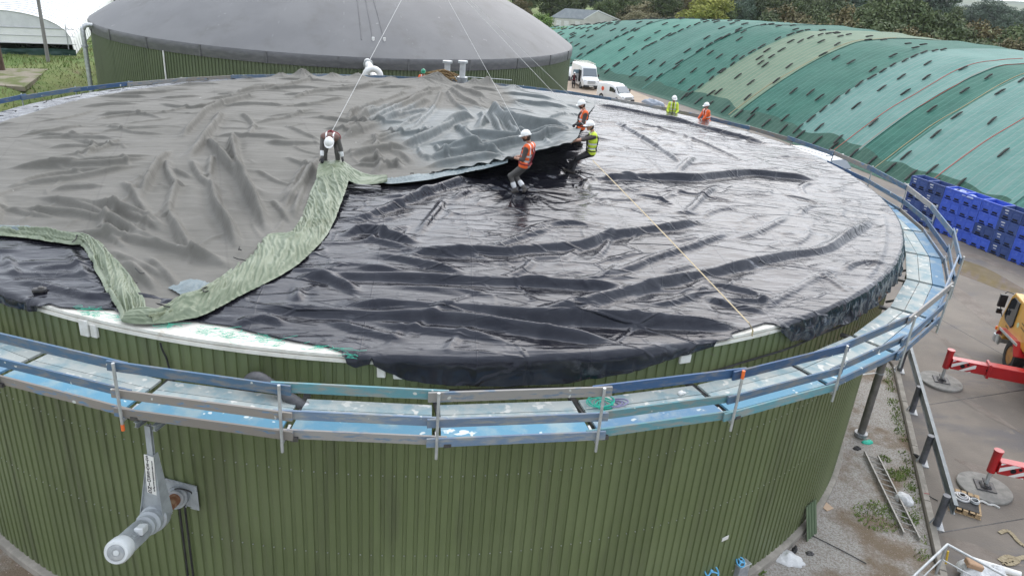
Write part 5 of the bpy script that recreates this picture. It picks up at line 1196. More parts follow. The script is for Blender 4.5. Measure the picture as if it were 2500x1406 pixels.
a = onr(1771, 1314, R0+.02); ang = math.degrees(math.atan2(a[0], -a[1])); mb = MB(); mb.box(pol(ang, R0+.015, a[2]), (.2, .01, .1), Matrix.Rotation(math.radians(ang), 3, 'Z')); tag(mb.build('wall_plate', M['white']), 'small white plate fixed to the tank wall above the valves', 'plate')
# pallet with hose couplings
pc = Vector(at(2352, 1232, .0)); t = thing('pallet', 'light wooden pallet on the concrete behind the end of the barrier', 'pallet', pc); rp_ = Matrix.Rotation(-.55, 3, 'Z')
for i in range(5): mb = MB(); mb.box(pc+rp_ @ Vector((-.32+.16*i, 0, .13)), (.12, 1.0, .022), rp_); mb.build('board', M['wood'], t, bevel=.003)
for j in (-.45, 0, .45):
    mb = MB()
    for i in (-.3, 0, .3): mb.box(pc+rp_ @ Vector((i, j, .065)), (.12, .1, .1), rp_)
    mb.box(pc+rp_ @ Vector((0, j, .01)), (.78, .1, .018), rp_); mb.build('runner', M['wood'], t, bevel=.003)
mb = MB(); mb.box(pc+rp_ @ Vector((.02, -.05, .15)), (.62, .75, .015), rp_); tag(mb.build('plastic_tray', M['rubber'], bevel=.01), 'black sheet lying on the pallet', 'sheet')
c1 = pc+Vector((-.02, .12, .17)); mb = MB(); mb.torus(c1, (0, 0, 1), .19, .035, 28, 8); mb.torus(c1+Vector((0, 0, .04)), (0, 0, 1), .13, .03, 24, 8); mb.torus(c1+Vector((0, 0, .07)), (0, 0, 1), .085, .02, 20, 8); tag(mb.build('coupling_ring', mat('pale_steel', (.5, .5, .5), .4, .4, (.35, .35, .36), 6), None, True), 'large ringed steel coupling on the pallet', 'coupling')
c1 = pc+Vector((.22, -.08, .18)); mb = MB(); mb.torus(c1, (0, 0, 1), .1, .025, 24, 8); mb.torus(c1+Vector((0, 0, .04)), (0, 0, 1), .1, .018, 24, 8); tag(mb.build('coupling_ring', M['galv'], None, True), 'small steel coupling ring on the pallet beside the larger one', 'coupling')
mb = MB(); p = Vector(at(2385, 1225, .02)); mb.tube(crom([p, p+Vector((.15, .0, .03)), p+Vector((.28, -.1, .0)), p+Vector((.42, -.13, .01)), p+Vector((.5, -.25, .0))], .04), [.03]*len(crom([p, p+Vector((.15, .0, .03)), p+Vector((.28, -.1, .0)), p+Vector((.42, -.13, .01)), p+Vector((.5, -.25, .0))], .04)), 6); tag(mb.build('trailing_rope', M['rope'], None, True), 'white cord trailing from the pallet over the concrete', 'cord')
p = Vector(at(2245, 1117, .03)); mb = MB()
for i in range(4): mb.torus(p+Vector((-.03*i, .02*i, .02+.012*i)), (.1*i, .2, 1), .10-.008*i, .016, 20, 6)
tag(mb.build('hose_coil', M['rubber'], None, True), 'small coil of black hose beside a barrier post', 'hose')
for (pts, nm, m, lab, r) in (([(2440, 1300), (2462, 1296), (2490, 1325), (2510, 1335)], 'lifting_sling', 'sling', 'flat beige lifting sling looped on the concrete at the right edge', .045), ([(2440, 1368), (2460, 1358), (2485, 1366), (2470, 1376), (2450, 1374), (2490, 1362), (2510, 1358)], 'lifting_sling', 'sling', 'coiled beige lifting sling in front of the open loop, right edge', .05)):
    M.setdefault('sling', mat('beige_sling', (.27, .22, .14), .85, 0, (.33, .28, .19), 8)); P = crom([at(x, y, .02) for x, y in pts], .06); mb = MB()
    for i in range(len(P)-1): mb.bar(P[i]+(0, 0, .004*(i % 3)), P[i+1]+(0, 0, .004*(i % 3)), r*2.4, .02)
    tag(mb.build(nm, M[m]), lab, 'sling')
P = crom([at(2440, 1300, .02), at(2450, 1315, .02), at(2475, 1340, .02), at(2510, 1365, .02)], .06); 
for (a_, b_, c_, lab) in (((1980, 1305), (2060, 1345), (2115, 1375), 'dark bent rod lying across the bare gravel'), ((2255, 1185), (2262, 1205), (2290, 1222), 'thin black cable on the concrete beside the kerb')):
    mb = MB(); zg = -.1 if a_[0] < 2200 else .02; mb.tube(crom([at(*a_, zg), at(*b_, zg), at(*c_, zg)], .08), .013, 5); tag(mb.build('loose_cable', M['darksteel'], None, True), lab, 'cable')
mb = MB(); p = at(2262, 1205, .02); mb.box(p, (.14, .03, .03), Matrix.Rotation(-.2, 3, 'Z')); tag(mb.build('marker_pen', mat('dull_red', (.3, .03, .03), .6)), 'small red tool on the concrete beside the kerb', 'tool')
# platform basket with rubbish
bz = 1.02; K = Vector(at(2313, 1328, bz)); e1 = (Vector(at(2232, 1404, bz))-K); e1 = e1.normalized()*2.6; e2 = (Vector(at(2452, 1404, bz))-K).normalized()*2.4
bk = thing('work_platform_basket', 'galvanised basket with tube rails full of rubbish at the bottom right', 'basket', (K.x, K.y, 0))
mb = MB(); cs = [K, K+e1, K+e1+e2, K+e2]
for i in range(4): mb.tube([cs[i], cs[(i+1) % 4]], .032, 10)
mb.build('top_rail', M['galv'], bk, True)
mb = MB()
for i in range(4): mb.tube([cs[i]-Vector((0, 0, .45)), cs[(i+1) % 4]-Vector((0, 0, .45))], .018, 8)
mb.build('mid_rail', M['galv'], bk, True)
for c_ in cs: mb = MB(); mb.tube([c_, c_-Vector((0, 0, bz-.1))], .03, 10); mb.build('corner_post', M['galv'], bk, True)
mb = MB(); mb.add([tuple(c_-Vector((0, 0, bz-.14)))for c_ in cs]+[tuple(c_-Vector((0, 0, bz-.06))) for c_ in cs], [(3, 2, 1, 0), (4, 5, 6, 7), (0, 1, 5, 4), (1, 2, 6, 5), (2, 3, 7, 6), (3, 0, 4, 7)]); mb.build('floor_tray', M['concrete'], bk)
cin = K+(e1+e2)*.42
heap('white_film', 'heap of white plastic film inside the basket', 'plastic film', 2372, 1398, .16, .38, .3, .3, WP, 12); heap('white_film', 'second smaller heap of white film inside the basket at the edge', 'plastic film', 2425, 1402, .16, .3, .2, .25, WP, 15)
p = Vector(at(2378, 1377, .5)); mb = MB(); mb.box(p, (.38, .24, .14), Matrix.Rotation(-.25, 3, 'Z') @ Matrix.Rotation(.2, 3, 'Y')); tag(mb.build('cardboard_box', mat('cardboard', (.42, .27, .17), .85, 0, (.37, .24, .15), 4), bevel=.02), 'flattened brown cardboard box on the rubbish in the basket', 'box')
p = Vector(at(2365, 1363, .3)); q = Vector(at(2462, 1393, .3)); mb = MB(); mb.cyl(p, q+(q-p)*.3, .075, 16); tag(mb.build('plastic_pipe', M['white'], None, True), 'white plastic pipe lying across the basket', 'pipe')
p = Vector(at(2309, 1375, .2)); mb = MB(); mb.cyl(p, p+Vector((-.02, .05, .35)), .025, 8); tag(mb.build('yellow_handle', mat('tool_yellow', (.6, .4, .04), .5)), 'yellow tool handle standing in the corner of the basket', 'tool')
# ------------------------------------------------------------------ mixer unit on the tank wall
W = Vector(onr(440, 1206, R0)); E = Vector(onr(283, 1349, R0+2.35)); ax = (E-W).normalized(); Lm = (E-W).length
mx_ = thing('tank_mixer', 'grey electric mixer motor on a pivoting arm fixed to the tank wall', 'mixer', W)
GREY = mat('mixer_grey', (.38, .41, .43), .5, .1, (.30, .32, .34), 5, bump=.1, bscale=30, dirt=((.30, .25, .20), 3, .62, .74, (1, 1, 1))); GL = mat('mixer_light_grey', (.62, .65, .66), .4, 0, (.55, .57, .58), 4)
RUST = mat('rusty_pipe', (.22, .085, .04), .85, 0, (.40, .27, .17), 5, .45, .7, bump=.4, bscale=30)
angw = math.degrees(math.atan2(W.x, -W.y)); rotw = Matrix.Rotation(math.radians(angw), 3, 'Z')
mb = MB(); mb.box(pol(angw-.25, R0+.03, W.z+.06), (.86, .04, .50), rotw @ Matrix.Rotation(.05, 3, 'Y')); mb.box(pol(angw+1.25, R0+.055, W.z-.02), (.16, .02, .42), rotw)
pl = mb.build('wall_flange', GREY, mx_, bevel=.008); mb = MB()
for i in range(9):
    for zz in (-.2, .31): p = pol(angw-.25-1.55+i*.39, R0+.05, W.z+zz); mb.cyl(p, p+pol(angw, .02), .014, 6)
mb.build('bolts', M['steel'], pl)
mb = MB(); mb.cyl(W+ax*.02, W+ax*.22, .20, 20); mb.cyl(W+ax*.22, W+ax*.3, .16, 20); mb.build('wall_socket', M['steel'], mx_, True)
mb = MB(); mb.cyl(W+ax*.25, W+ax*.95, .115, 18); mb.build('rusty_tube', RUST, mx_, True)
mb = MB(); mb.lathe([(.12, .86), (.17, .86), (.17, .92), (.12, .92)], W, ax, 20, close=True); mb.build('collar', GREY, mx_, True)
mb = MB(); mb.lathe([(.05, 1.0), (.21, 1.0), (.225, 1.04), (.225, 1.22), (.19, 1.25), (.18, 1.36), (.20, 1.37), (.20, 1.42), (.15, 1.44), (.14, 1.52), (.17, 1.53), (.17, 1.58), (.12, 1.6), (.12, 1.66), (.16, 1.67), (.16, 1.72), (.05, 1.72)], W, ax, 28); mb.build('gearbox', GREY, mx_, True)
mb = MB(); n = 44; vs = []
for zc in (1.74, Lm-.18):
    for k in range(n*2): a = PI*k/n; r = .172 if k % 2 == 0 else .150; u = ax.cross(Vector((0, 0, 1))).normalized(); w_ = ax.cross(u); vs.append(W+ax*zc+(u*math.cos(a)+w_*math.sin(a))*r)
mb.add(vs, [(k, (k+1) % (2*n), 2*n+(k+1) % (2*n), 2*n+k) for k in range(2*n)]+[tuple(range(2*n))[::-1], tuple(range(2*n, 4*n))]); mo = mb.build('motor_body', mat('motor_grey', (.46, .49, .50), .5, 0, (.38, .40, .41), 4, dirt=((.36, .26, .19), 3, .6, .72, (1, 1, 1))), mx_)
u = ax.cross(Vector((0, 0, 1))).normalized(); w_ = u.cross(ax); mb = MB(); mb.box(W+ax*2.0-u*.12+w_*.13, (.22, .14, .12), Matrix((ax, u, w_)).transposed()); mb.build('terminal_box', GL, mo, bevel=.015)
mb = MB(); mb.lathe([(.186, Lm-.22), (.19, Lm-.20), (.192, Lm-.04), (.17, Lm), (.13, Lm+.005), (.12, Lm-.01), (.05, Lm-.008), (.045, Lm+.005), (.005, Lm+.008)], W, ax, 36); mb.build('fan_cover', GL, mx_, True)
mb = MB(); mb.lathe([(.055, Lm+.004), (.125, Lm+.006), (.12, Lm+.009), (.055, Lm+.008)], W, ax, 30, close=True); mb.build('fan_grille', M['steel'], mx_, True)
# hanger arm
G = W+ax*1.02; top = Vector(onr(364, 1036, R0+1.02)); mid = Vector(onr(372, 1108, R0+1.05)); dn = (mid-top).normalized(); rt_ = dn.cross(Vector((W.x, W.y, 0)).normalized()).normalized()
if rt_.x < 0: rt_ = -rt_
fr = rt_.cross(dn).normalized()
if fr.y > 0: fr = -fr
mb = MB(); mb.bar(top, mid+dn*.1, .10, .012, fr); mb.bar(top+fr*.0, mid+dn*.1, .012, .09, fr); mb.bar(top+fr*.048, mid+dn*.1+fr*.048, .10, .01, fr); mb.build('hanger_beam', GREY, mx_)
btm = G+Vector((0, 0, .05)); aw = (btm-mid); awn = aw.normalized(); mb = MB()
for s__ in (-1, 1):
    p0 = mid+rt_*s__*.055-dn*.02; p1 = btm+rt_*s__*.21; 
    mb.add([p0+fr*.05, p0-fr*.05, p1-fr*.1, p1+fr*.16, p0+fr*.05+rt_*.012*s__, p0-fr*.05+rt_*.012*s__, p1-fr*.1+rt_*.012*s__, p1+fr*.16+rt_*.012*s__], [(0, 1, 2, 3), (7, 6, 5, 4), (0, 4, 5, 1), (1, 5, 6, 2), (2, 6, 7, 3), (3, 7, 4, 0)])
p0 = mid-dn*.02+fr*.045; p1 = btm+fr*.12
mb.add([p0-rt_*.055, p0+rt_*.055, p1+rt_*.21, p1-rt_*.21, p0-rt_*.055-fr*.012, p0+rt_*.055-fr*.012, p1+rt_*.21-fr*.012, p1-rt_*.21-fr*.012], [(0, 1, 2, 3), (7, 6, 5, 4), (0, 4, 5, 1), (1, 5, 6, 2), (2, 6, 7, 3), (3, 7, 4, 0)])
mb.build('hanger_fork', GREY, mx_)
# sign board with stacked letters
s0 = mid-dn*.03; s1 = mid+awn*.80; upb = (s0-s1).normalized(); nf_ = (fr-upb*fr.dot(upb)).normalized(); rb_ = upb.cross(nf_).normalized()
if rb_.dot(rt_) < 0: rb_ = -rb_
nf_ = rb_.cross(upb).normalized(); cb = (s0+s1)/2+nf_*.085; hb = (s0-s1).length
mb = MB(); mb.box(cb, (.17, hb, .012), Matrix((rb_, upb, nf_)).transposed()); sg = mb.build('name_board', M['white'], mx_)
INK = mat('dark_ink', (.03, .03, .035), .6)
for i, ch in enumerate('STEVERDING'):
    Mx = Matrix.Translation(cb+nf_*.0075-rb_*.03+upb*(hb*.5-hb*(i+.5)/10)) @ Matrix((rb_, upb, nf_)).transposed().to_4x4(); txt(ch, hb/10*1.12, 'lettering', INK, sg, True, Mx, .0015, .0025)
Mx = Matrix.Translation(cb+nf_*.0075+rb_*.055) @ Matrix((-upb, rb_, nf_)).transposed().to_4x4(); txt('www.ruehrwerkstechnik-steverding.de', hb/19.5, 'lettering', INK, sg, True, Mx, .0015, .0006)
# brackets at the head of the arm
mb = MB()
for s__ in (-.16, .16):
    for zz in (0, .09): p = top+rt_*s__+Vector((0, 0, .02+zz-.05)); mb.bar(p+fr*.1, p-fr*.8, .07, .01)
    p = top+rt_*s__+Vector((0, 0, .015)); mb.bar(p+fr*.1, p-fr*.8, .012, .09)
mb.build('carrier_beam', GREY, mx_)
mb = MB()
for dx_ in (-.02, .025): mb.tube([tuple(pol(angw+.1+dx_*10, R0+.035, z_)) for z_ in np.linspace(W.z-.15, .05, 14)], .02, 6)
mb.tube(crom([W+ax*.2+Vector((0, 0, .2)), W+ax*.3+Vector((.12, 0, .25)), W+ax*.15+Vector((.26, 0, .1)), W+ax*.1+Vector((.2, 0, -.15)), pol(angw+.2, R0+.05, W.z-.2)], .05), .014, 6); mb.build('cable_run', M['rubber'], mx_, True)
mb = MB(); mb.bar(W+ax*.5+Vector((.02, 0, -.2)), W+ax*1.1+Vector((-.05, 0, -.22)), .03, .01); mb.build('stay_strap', M['galv'], mx_)
# ------------------------------------------------------------------ vans
VW = mat('van_white', (.78, .79, .80), .25, 0, (.74, .75, .76), 2, coat=.4)
LAMP = mat('lamp_glass', (.55, .57, .6), .12, spec=.8); PLATE = mat('number_plate', (.75, .74, .68), .5)
def van(name, lab, loc, rz, L, Wd, prof_top, prof_w, open_door=False, rack=False):
    t = thing(name, lab, 'van', loc, rz); hw = Wd/2
    # loft along x: (x, z bottom, z shoulder, z roof, roof half width)
    mb = MB(); n = len(prof_top)
    vs = []
    for (x, zb, zs, zr, wr, k) in prof_top:
        w_ = hw*k
        ring = [(x, -w_*.96, zb), (x, -w_, zb+.25), (x, -w_, zs), (x, -w_*wr, zr-.10), (x, -w_*wr*.86, zr), (x, 0, zr+.03), (x, w_*wr*.86, zr), (x, w_*wr, zr-.10), (x, w_, zs), (x, w_, zb+.25), (x, w_*.96, zb)]
        vs += ring
    m_ = 11; fs = [(i*m_+j, i*m_+(j+1) % m_, (i+1)*m_+(j+1) % m_, (i+1)*m_+j) for i in range(n-1) for j in range(m_)]+[tuple(range(m_))[::-1], tuple((n-1)*m_+j for j in range(m_))]
    mb.add(vs, fs); b = mb.build('body', VW, t, True, world=False); sub = b.modifiers.new('s', 'BEVEL'); sub.width = .03; sub.segments = 2; sub.limit_method = 'ANGLE'
    return t, hw
def vparts(t, hw, L, fw, ws, sw, wr, zl, hood):
    mb = MB(); a, b_ = ws   # windscreen from (x,z,halfw) bottom to top
    o_ = .065; mb.add([(a[0]+o_, -a[2], a[1]+o_), (a[0]+o_, a[2], a[1]+o_), (b_[0]+o_, b_[2], b_[1]+o_), (b_[0]+o_, -b_[2], b_[1]+o_), (a[0]-.02, -a[2], a[1]-.03), (a[0]-.02, a[2], a[1]-.03), (b_[0]-.02, b_[2], b_[1]-.03), (b_[0]-.02, -b_[2], b_[1]-.03)], [(0, 1, 2, 3), (0, 4, 5, 1), (1, 5, 6, 2), (2, 6, 7, 3), (3, 7, 4, 0)]); mb.build('windscreen', mat('windscreen_glass', (.10, .13, .16), .06, spec=1.0), t, world=False)
    for s in (-1, 1):
        mb = MB(); mb.prism(sw, (0, s*(hw+.004), 0), (1, 0, 0), (0, 0, 1), (0, -s, 0), .02); mb.build('side_window', M['glass'], t, world=False)
        for wx in (L*.5-fw, -L*.5+fw*1.05):
            mb = MB(); mb.lathe([(wr*.6, -.1), (wr*.95, -.1), (wr, -.06), (wr, .06), (wr*.95, .1), (wr*.6, .1)], (wx, s*(hw-.08), wr), (0, s, 0), 24, close=True); wh = mb.build('wheel', M['rubber'], t, True, world=False)
            mb = MB(); mb.lathe([(wr*.6, .06), (wr*.3, .09), (.02, .08)], (wx, s*(hw-.08), wr), (0, s, 0), 20); mb.build('rim', M['steel'], wh, True, world=False)
            mb = MB(); mb.lathe([(wr*1.0, .0), (wr*1.18, .0), (wr*1.18, .012), (wr*1.0, .012)], (wx, s*(hw+.002), wr), (0, s, 0), 24, close=True); mb.build('wheel_arch', M['black'], t, world=False)
        mb = MB(); mb.box((L*.5-.12, s*hw*.72, zl), (.14, hw*.34, .24)); mb.build('headlight', LAMP, t, bevel=.03, world=False)
        mb = MB(); mb.box((hood-.25, s*(hw+.14), zl+.55), (.1, .18, .28)); mb.build('mirror', M['black'], t, bevel=.02, world=False)
    mb = MB(); mb.box((L*.5+.02, 0, zl-.02), (.05, hw*.95, .18)); mb.box((L*.5+.025, 0, zl-.2), (.05, hw*.9, .05)); mb.build('grille', M['steel'], t, world=False)
    mb = MB(); mb.box((L*.5-.02, 0, .42), (.2, hw*1.9, .24)); mb.build('bumper', M['black'], t, bevel=.04, world=False)
    mb = MB(); mb.box((L*.5+.085, 0, .45), (.012, .5, .11)); mb.build('number_plate', PLATE, t, world=False)
f0 = at(1455, 224, 0); hd = math.radians(-62)
def headloc(px, py, h, L): 
    p = at(px, py, 0); return (p[0]-math.cos(h)*L/2, p[1]-math.sin(h)*L/2, 0)
hd1 = math.radians(-83)
v1, hw = van('panel_van', 'high-roofed white panel van with roof rack and an open door, nearer the domed tank', headloc(1442, 221, hd1, 5.3), hd1, 5.3, 1.95,
    [(-2.65, .35, 1.3, 2.38, .93, .97), (-2.5, .3, 1.3, 2.5, .93, 1), (.9, .3, 1.3, 2.55, .93, 1), (1.15, .3, 1.3, 2.48, .92, 1), (1.35, .3, 1.3, 2.25, .88, 1), (1.85, .3, 1.28, 1.42, .9, 1), (2.35, .32, 1.12, 1.22, .9, .98), (2.6, .36, .85, 1.02, .9, .92), (2.66, .4, .7, .8, .9, .86)], None)
vparts(v1, hw, 5.3, 1.05, ((1.86, 1.42, .82), (1.36, 2.18, .76)), [(.55, 1.4), (1.5, 1.4), (1.2, 1.98), (.55, 1.98)], .34, .95, 1.75)
mb = MB()
for x in (-1.9, -.9, .1, .8):
    mb.tube([(x, -.85, 2.5), (x, -.85, 2.68), (x, .85, 2.68), (x, .85, 2.5)], .025, 6)
for y in (-.8, -.4, 0, .4, .8): mb.tube([(-2.2, y, 2.7), (.9, y, 2.7)], .02, 6)
mb.build('roof_rack', mat('pale_rack', (.6, .58, .5), .5, .2), v1, world=False)
mb = MB(); mb.box((.62, -1.35, 1.02), (.06, .82, 1.1), Matrix.Rotation(.25, 3, 'Z')); d1 = mb.build('open_door', VW, v1, bevel=.03, world=False); mb = MB(); mb.box((.66, -1.35, 1.75), (.03, .75, .42), Matrix.Rotation(.25, 3, 'Z')); mb.build('door_window', mat('pale_door_glass', (.22, .32, .38), .1, spec=.8), d1, world=False)
mb = MB(); mb.box((1.05, -.985, 1.35), (.8, .02, 1.3)); mb.build('door_opening', VOID, v1, world=False)
hd2 = math.radians(-62)
v2, hw = van('small_van', 'small rounded white van with an orange mark on its side, nearest the nets', headloc(1532, 257, hd2, 4.2), hd2, 4.2, 1.8,
    [(-2.1, .4, 1.1, 1.6, .9, .94), (-2.0, .3, 1.1, 1.75, .9, 1), (-.6, .3, 1.1, 1.86, .9, 1), (.3, .3, 1.08, 1.82, .88, 1), (.75, .3, 1.05, 1.6, .84, 1), (1.3, .3, 1.0, 1.12, .86, 1), (1.85, .32, .85, .95, .86, .96), (2.08, .38, .65, .72, .86, .86)], None)
vparts(v2, hw, 4.2, .85, ((1.34, 1.10, .76), (.72, 1.62, .66)), [(.0, 1.08), (1.05, 1.08), (.6, 1.52), (.0, 1.55)], .31, .72, 1.25)
mb = MB(); mb.lathe([(.22, 0), (.22, .008), (.01, .008)], (-1.1, -hw-.004, 1.18), (0, -1, 0), 20); mb.build('side_mark', mat('orange_mark', (.7, .10, .04), .5), v2, world=False)
# white vehicle roof behind the guard rail on the right, and things beside the vans
L3 = headloc(2030, 398, math.radians(-62), 4.8)
hd3 = math.radians(-66); q3 = at(2003, 372, 2.1)
v3, hw = van('white_truck', 'white vehicle roof with a light bar showing over the right roof edge', (q3[0], q3[1], 0), hd3, 4.8, 1.9,
    [(-2.4, .35, 1.3, 2.0, .95, 1), (.9, .3, 1.3, 2.05, .95, 1), (1.5, .3, 1.3, 1.95, .92, 1), (2.1, .3, 1.25, 1.4, .92, 1), (2.4, .36, .9, 1.0, .9, .95)], None)
vparts(v3, hw, 4.8, .95, ((2.12, 1.42, .8), (1.55, 1.9, .74)), [(.7, 1.35), (1.75, 1.35), (1.45, 1.8), (.7, 1.8)], .34, .9, 1.9)
mb = MB(); mb.tube([(1.2, -.9, 2.18), (1.2, .9, 2.18)], .06, 8); mb.tube([(-1.9, .8, 2.14), (.9, .8, 2.16)], .04, 6); mb.tube([(-1.9, -.8, 2.14), (.9, -.8, 2.16)], .04, 6); mb.build('roof_bar', M['galv'], v3, world=False)
heap('white_sheet_pile', 'white sheeting heap behind the high-roofed van at the domed tank', 'sheeting', 1393, 192, 0, 1.5, 1.2, 1.3, WP, 31); heap('black_hose_pile', 'tangle of black hoses on the sand left of the high-roofed van', 'hoses', 1381, 196, 0, 1.6, .5, .45, M['rubber'], 33, -.5)
heap('film_roll', 'roll of grey blue sheeting lying at the foot of the nets beside the small van', 'sheeting', 1595, 256, 0, 1.4, .5, .5, mat('greyblue_film', (.22, .26, .32), .35, 0, (.3, .34, .4), 3), 35, -.9)
mb = MB(); p = onr(1688, 302, 15.45); a_ = math.degrees(math.atan2(p[0], -p[1])); c_ = pol(a_-6, 15.35, DZ+.85); mb.box(c_, (2.2, .3, .03), Matrix.Rotation(math.radians(a_-6), 3, 'Z')); mb.box(pol(a_-3, 15.4, DZ+.8), (.5, .3, .25), Matrix.Rotation(math.radians(a_), 3, 'Z'))
# sand strip where the vans stand
sheet('sand_track', [(13, 40), (19, 36), (27, 36), (24, 58), (19.5, 78), (10, 110), (2, 112), (9, 66)], .012, mat('sandy_track', (.38, .30, .225), .9, 0, (.33, .26, .20), .8, bump=.3, bscale=8, bdist=.05), d=.02)
# ------------------------------------------------------------------ poly tunnel
F0 = np.array([-32.4, 48.1]); ta = np.array([-.30, .954]); tc_ = np.array([-.954, -.30]); HWt = 5.6; HTt = 3.6; G0 = 2.06
FILM = mat('tunnel_film', (.80, .81, .82), .45, 0, (.74, .755, .77), .8, bump=.3, bscale=3, bdist=.05)
pt = thing('poly_tunnel', 'long white plastic crop tunnel with an open front at the top left', 'tunnel', (F0[0], F0[1], G0))
def arch(f, d, off=0.0):   # f 0..1 across, d along
    a = PI*f; x = HWt*(1-math.cos(a)); z = .75+(HTt-.75)*math.sin(a)**.8 if 0 < f < 1 else .75
    p = F0+tc_*x+ta*d; return (p[0], p[1], G0+z+off)
na, nl = 25, 200; V = []
for j in range(nl):
    d = j*.62; 
    sag = -.05*abs(math.sin(d*PI/1.86))
    V.append([tuple(F0+ta*d-tc_*.1)+(G0+.05,)]+[arch(i/(na-1), d, sag) for i in range(na)]+[tuple(F0+ta*d+tc_*(2*HWt+.1))+(G0+.05,)])
V = np.array(V); npmesh('roof_film', V.reshape(-1, 3), gridfaces(nl, na+2), FILM, pt)
for k in range(0, 64):
    d = k*1.86; mb = MB(); mb.tube([tuple(F0+ta*d-tc_*.12)+(G0,)]+[arch(i/16, d, .035) for i in range(17)], .03, 5); mb.build('hoop', mat('hoop_steel', (.45, .46, .46), .5, .3) if k == 0 else bpy.data.materials['hoop_steel'], pt, True)
TR = mat('grey_end_film', (.74, .75, .76), .45, 0, (.66, .67, .68), 1.5, bump=.3, bscale=4); T2 = mat('white_end_film', (.9, .9, .89), .45, 0, (.85, .855, .85), 1.5, bump=.4, bscale=3, bdist=.05)
def endpanel(zlo, zhi, m, nm, d):
    pts = []; z1, z0 = zhi, zlo; q = []
    fs = np.linspace(0, 1, 61); top = []
    for f in fs:
        p = arch(f, d); z = min(p[2]-G0, z1)
        if p[2]-G0 > z0: top.append((p[0], p[1], G0+z))
    mb = MB(); n = len(top); vs = top+[(x, y, G0+z0) for x, y, z in top]; mb.add(vs, [(i, i+1, n+i+1, n+i) for i in range(n-1)]); mb.build(nm, m, pt)
endpanel(2.25, 9, TR, 'end_film', .05); endpanel(.95, 2.25, T2, 'end_film', .02)
mb = MB()
for z_, r_ in ((2.25, .04), (1.6, .025), (.95, .03)): mb.tube([tuple(F0-tc_*.3)+(G0+z_,), tuple(F0+tc_*11.2)+(G0+z_,)], r_, 6)
for x in (.35, 5.6, 10.8): mb.tube([tuple(F0+tc_*x-ta*.05)+(G0,), tuple(F0+tc_*x-ta*.05)+(G0+(2.7 if x < 1 else 2.3),)], .04, 6)
mb.build('end_frame', bpy.data.materials['hoop_steel'], pt, True)
x = np.linspace(-.2, 11.4, 60); zz = np.linspace(0, .55, 8); Xg, Zg = np.meshgrid(x, zz, indexing='ij'); wv = .12*fbm(Xg*.7, Zg*3, 3, 5); P = np.stack([F0[0]+tc_[0]*Xg-ta[0]*(.12+wv), F0[1]+tc_[1]*Xg-ta[1]*(.12+wv), G0-.02+Zg+.05*np.sin(Xg*.9)*(Zg > .1)], -1)
npmesh('front_skirt', P.reshape(-1, 3), gridfaces(60, 8), mat('dark_green_skirt', (.015, .05, .045), .5, 0, (.03, .075, .065), 2), pt)
CROP = mat('crop_leaves', (.03, .055, .02), .8, 0, (.06, .09, .03), 5)
for i, x in enumerate((1.8, 4.2, 6.8, 9.2)):
    mb = MB(); k_ = random.Random(i)
    for j in range(420):
        d = k_.uniform(.6, 26); p = F0+tc_*(x+k_.uniform(-.45, .45))+ta*d; z = G0+k_.uniform(.1, 1.0); a = k_.uniform(0, 6.3); s_ = k_.uniform(.1, .22)
        mb.add([(p[0]-s_*math.cos(a), p[1]-s_*math.sin(a), z), (p[0]+s_*math.cos(a), p[1]+s_*math.sin(a), z+k_.uniform(-.1, .1)), (p[0]+k_.uniform(-.1, .1), p[1], z+s_*1.4)], [(0, 1, 2)])
    tag(mb.build('crop_row', CROP), 'row of dark green crop plants inside the white tunnel', 'crop row', 'crop rows in the tunnel')
# pole, slab, post on the bank
p = at(118, 152, 2.1); mb = MB(); mb.cyl((p[0], p[1], 1.8), (p[0], p[1], 13), .15, 14, .12); tag(mb.build('utility_pole', mat('grey_timber_pole', (.20, .19, .18), .8, 0, (.27, .26, .25), 4, stretch=(1, 1, .1)), None, True), 'tall grey timber pole on the grass in front of the tunnel', 'pole')
p = at(4, 172, 2.1); mb = MB(); mb.cyl((p[0], p[1], 1.8), (p[0]-.25, p[1], 9), .28, 14, .2); tag(mb.build('timber_post', mat('brown_timber', (.075, .045, .03), .85, 0, (.13, .09, .07), 5, stretch=(1, 1, .15), bump=.4), None, True), 'thick dark brown timber post at the left edge of the frame', 'post')
sl = [at(118, 169, 2.12), at(60, 213, 2.12), at(-60, 205, 2.12), at(-60, 166, 2.12)]; mb = MB(); mb.add([tuple(q) for q in sl]+[(q[0], q[1], q[2]-.3) for q in sl], [(0, 1, 2, 3)[::-1], (4, 5, 6, 7)] + [(i, (i+1) % 4, 4+(i+1) % 4, 4+i) for i in range(4)])
tag(mb.build('concrete_slab', mat('mossy_concrete', (.24, .21, .16), .95, 0, (.10, .12, .03), .55, .42, .6, 9, bump=.5, bscale=10, bdist=.04)), 'mossy concrete slab on the grass bank', 'slab')
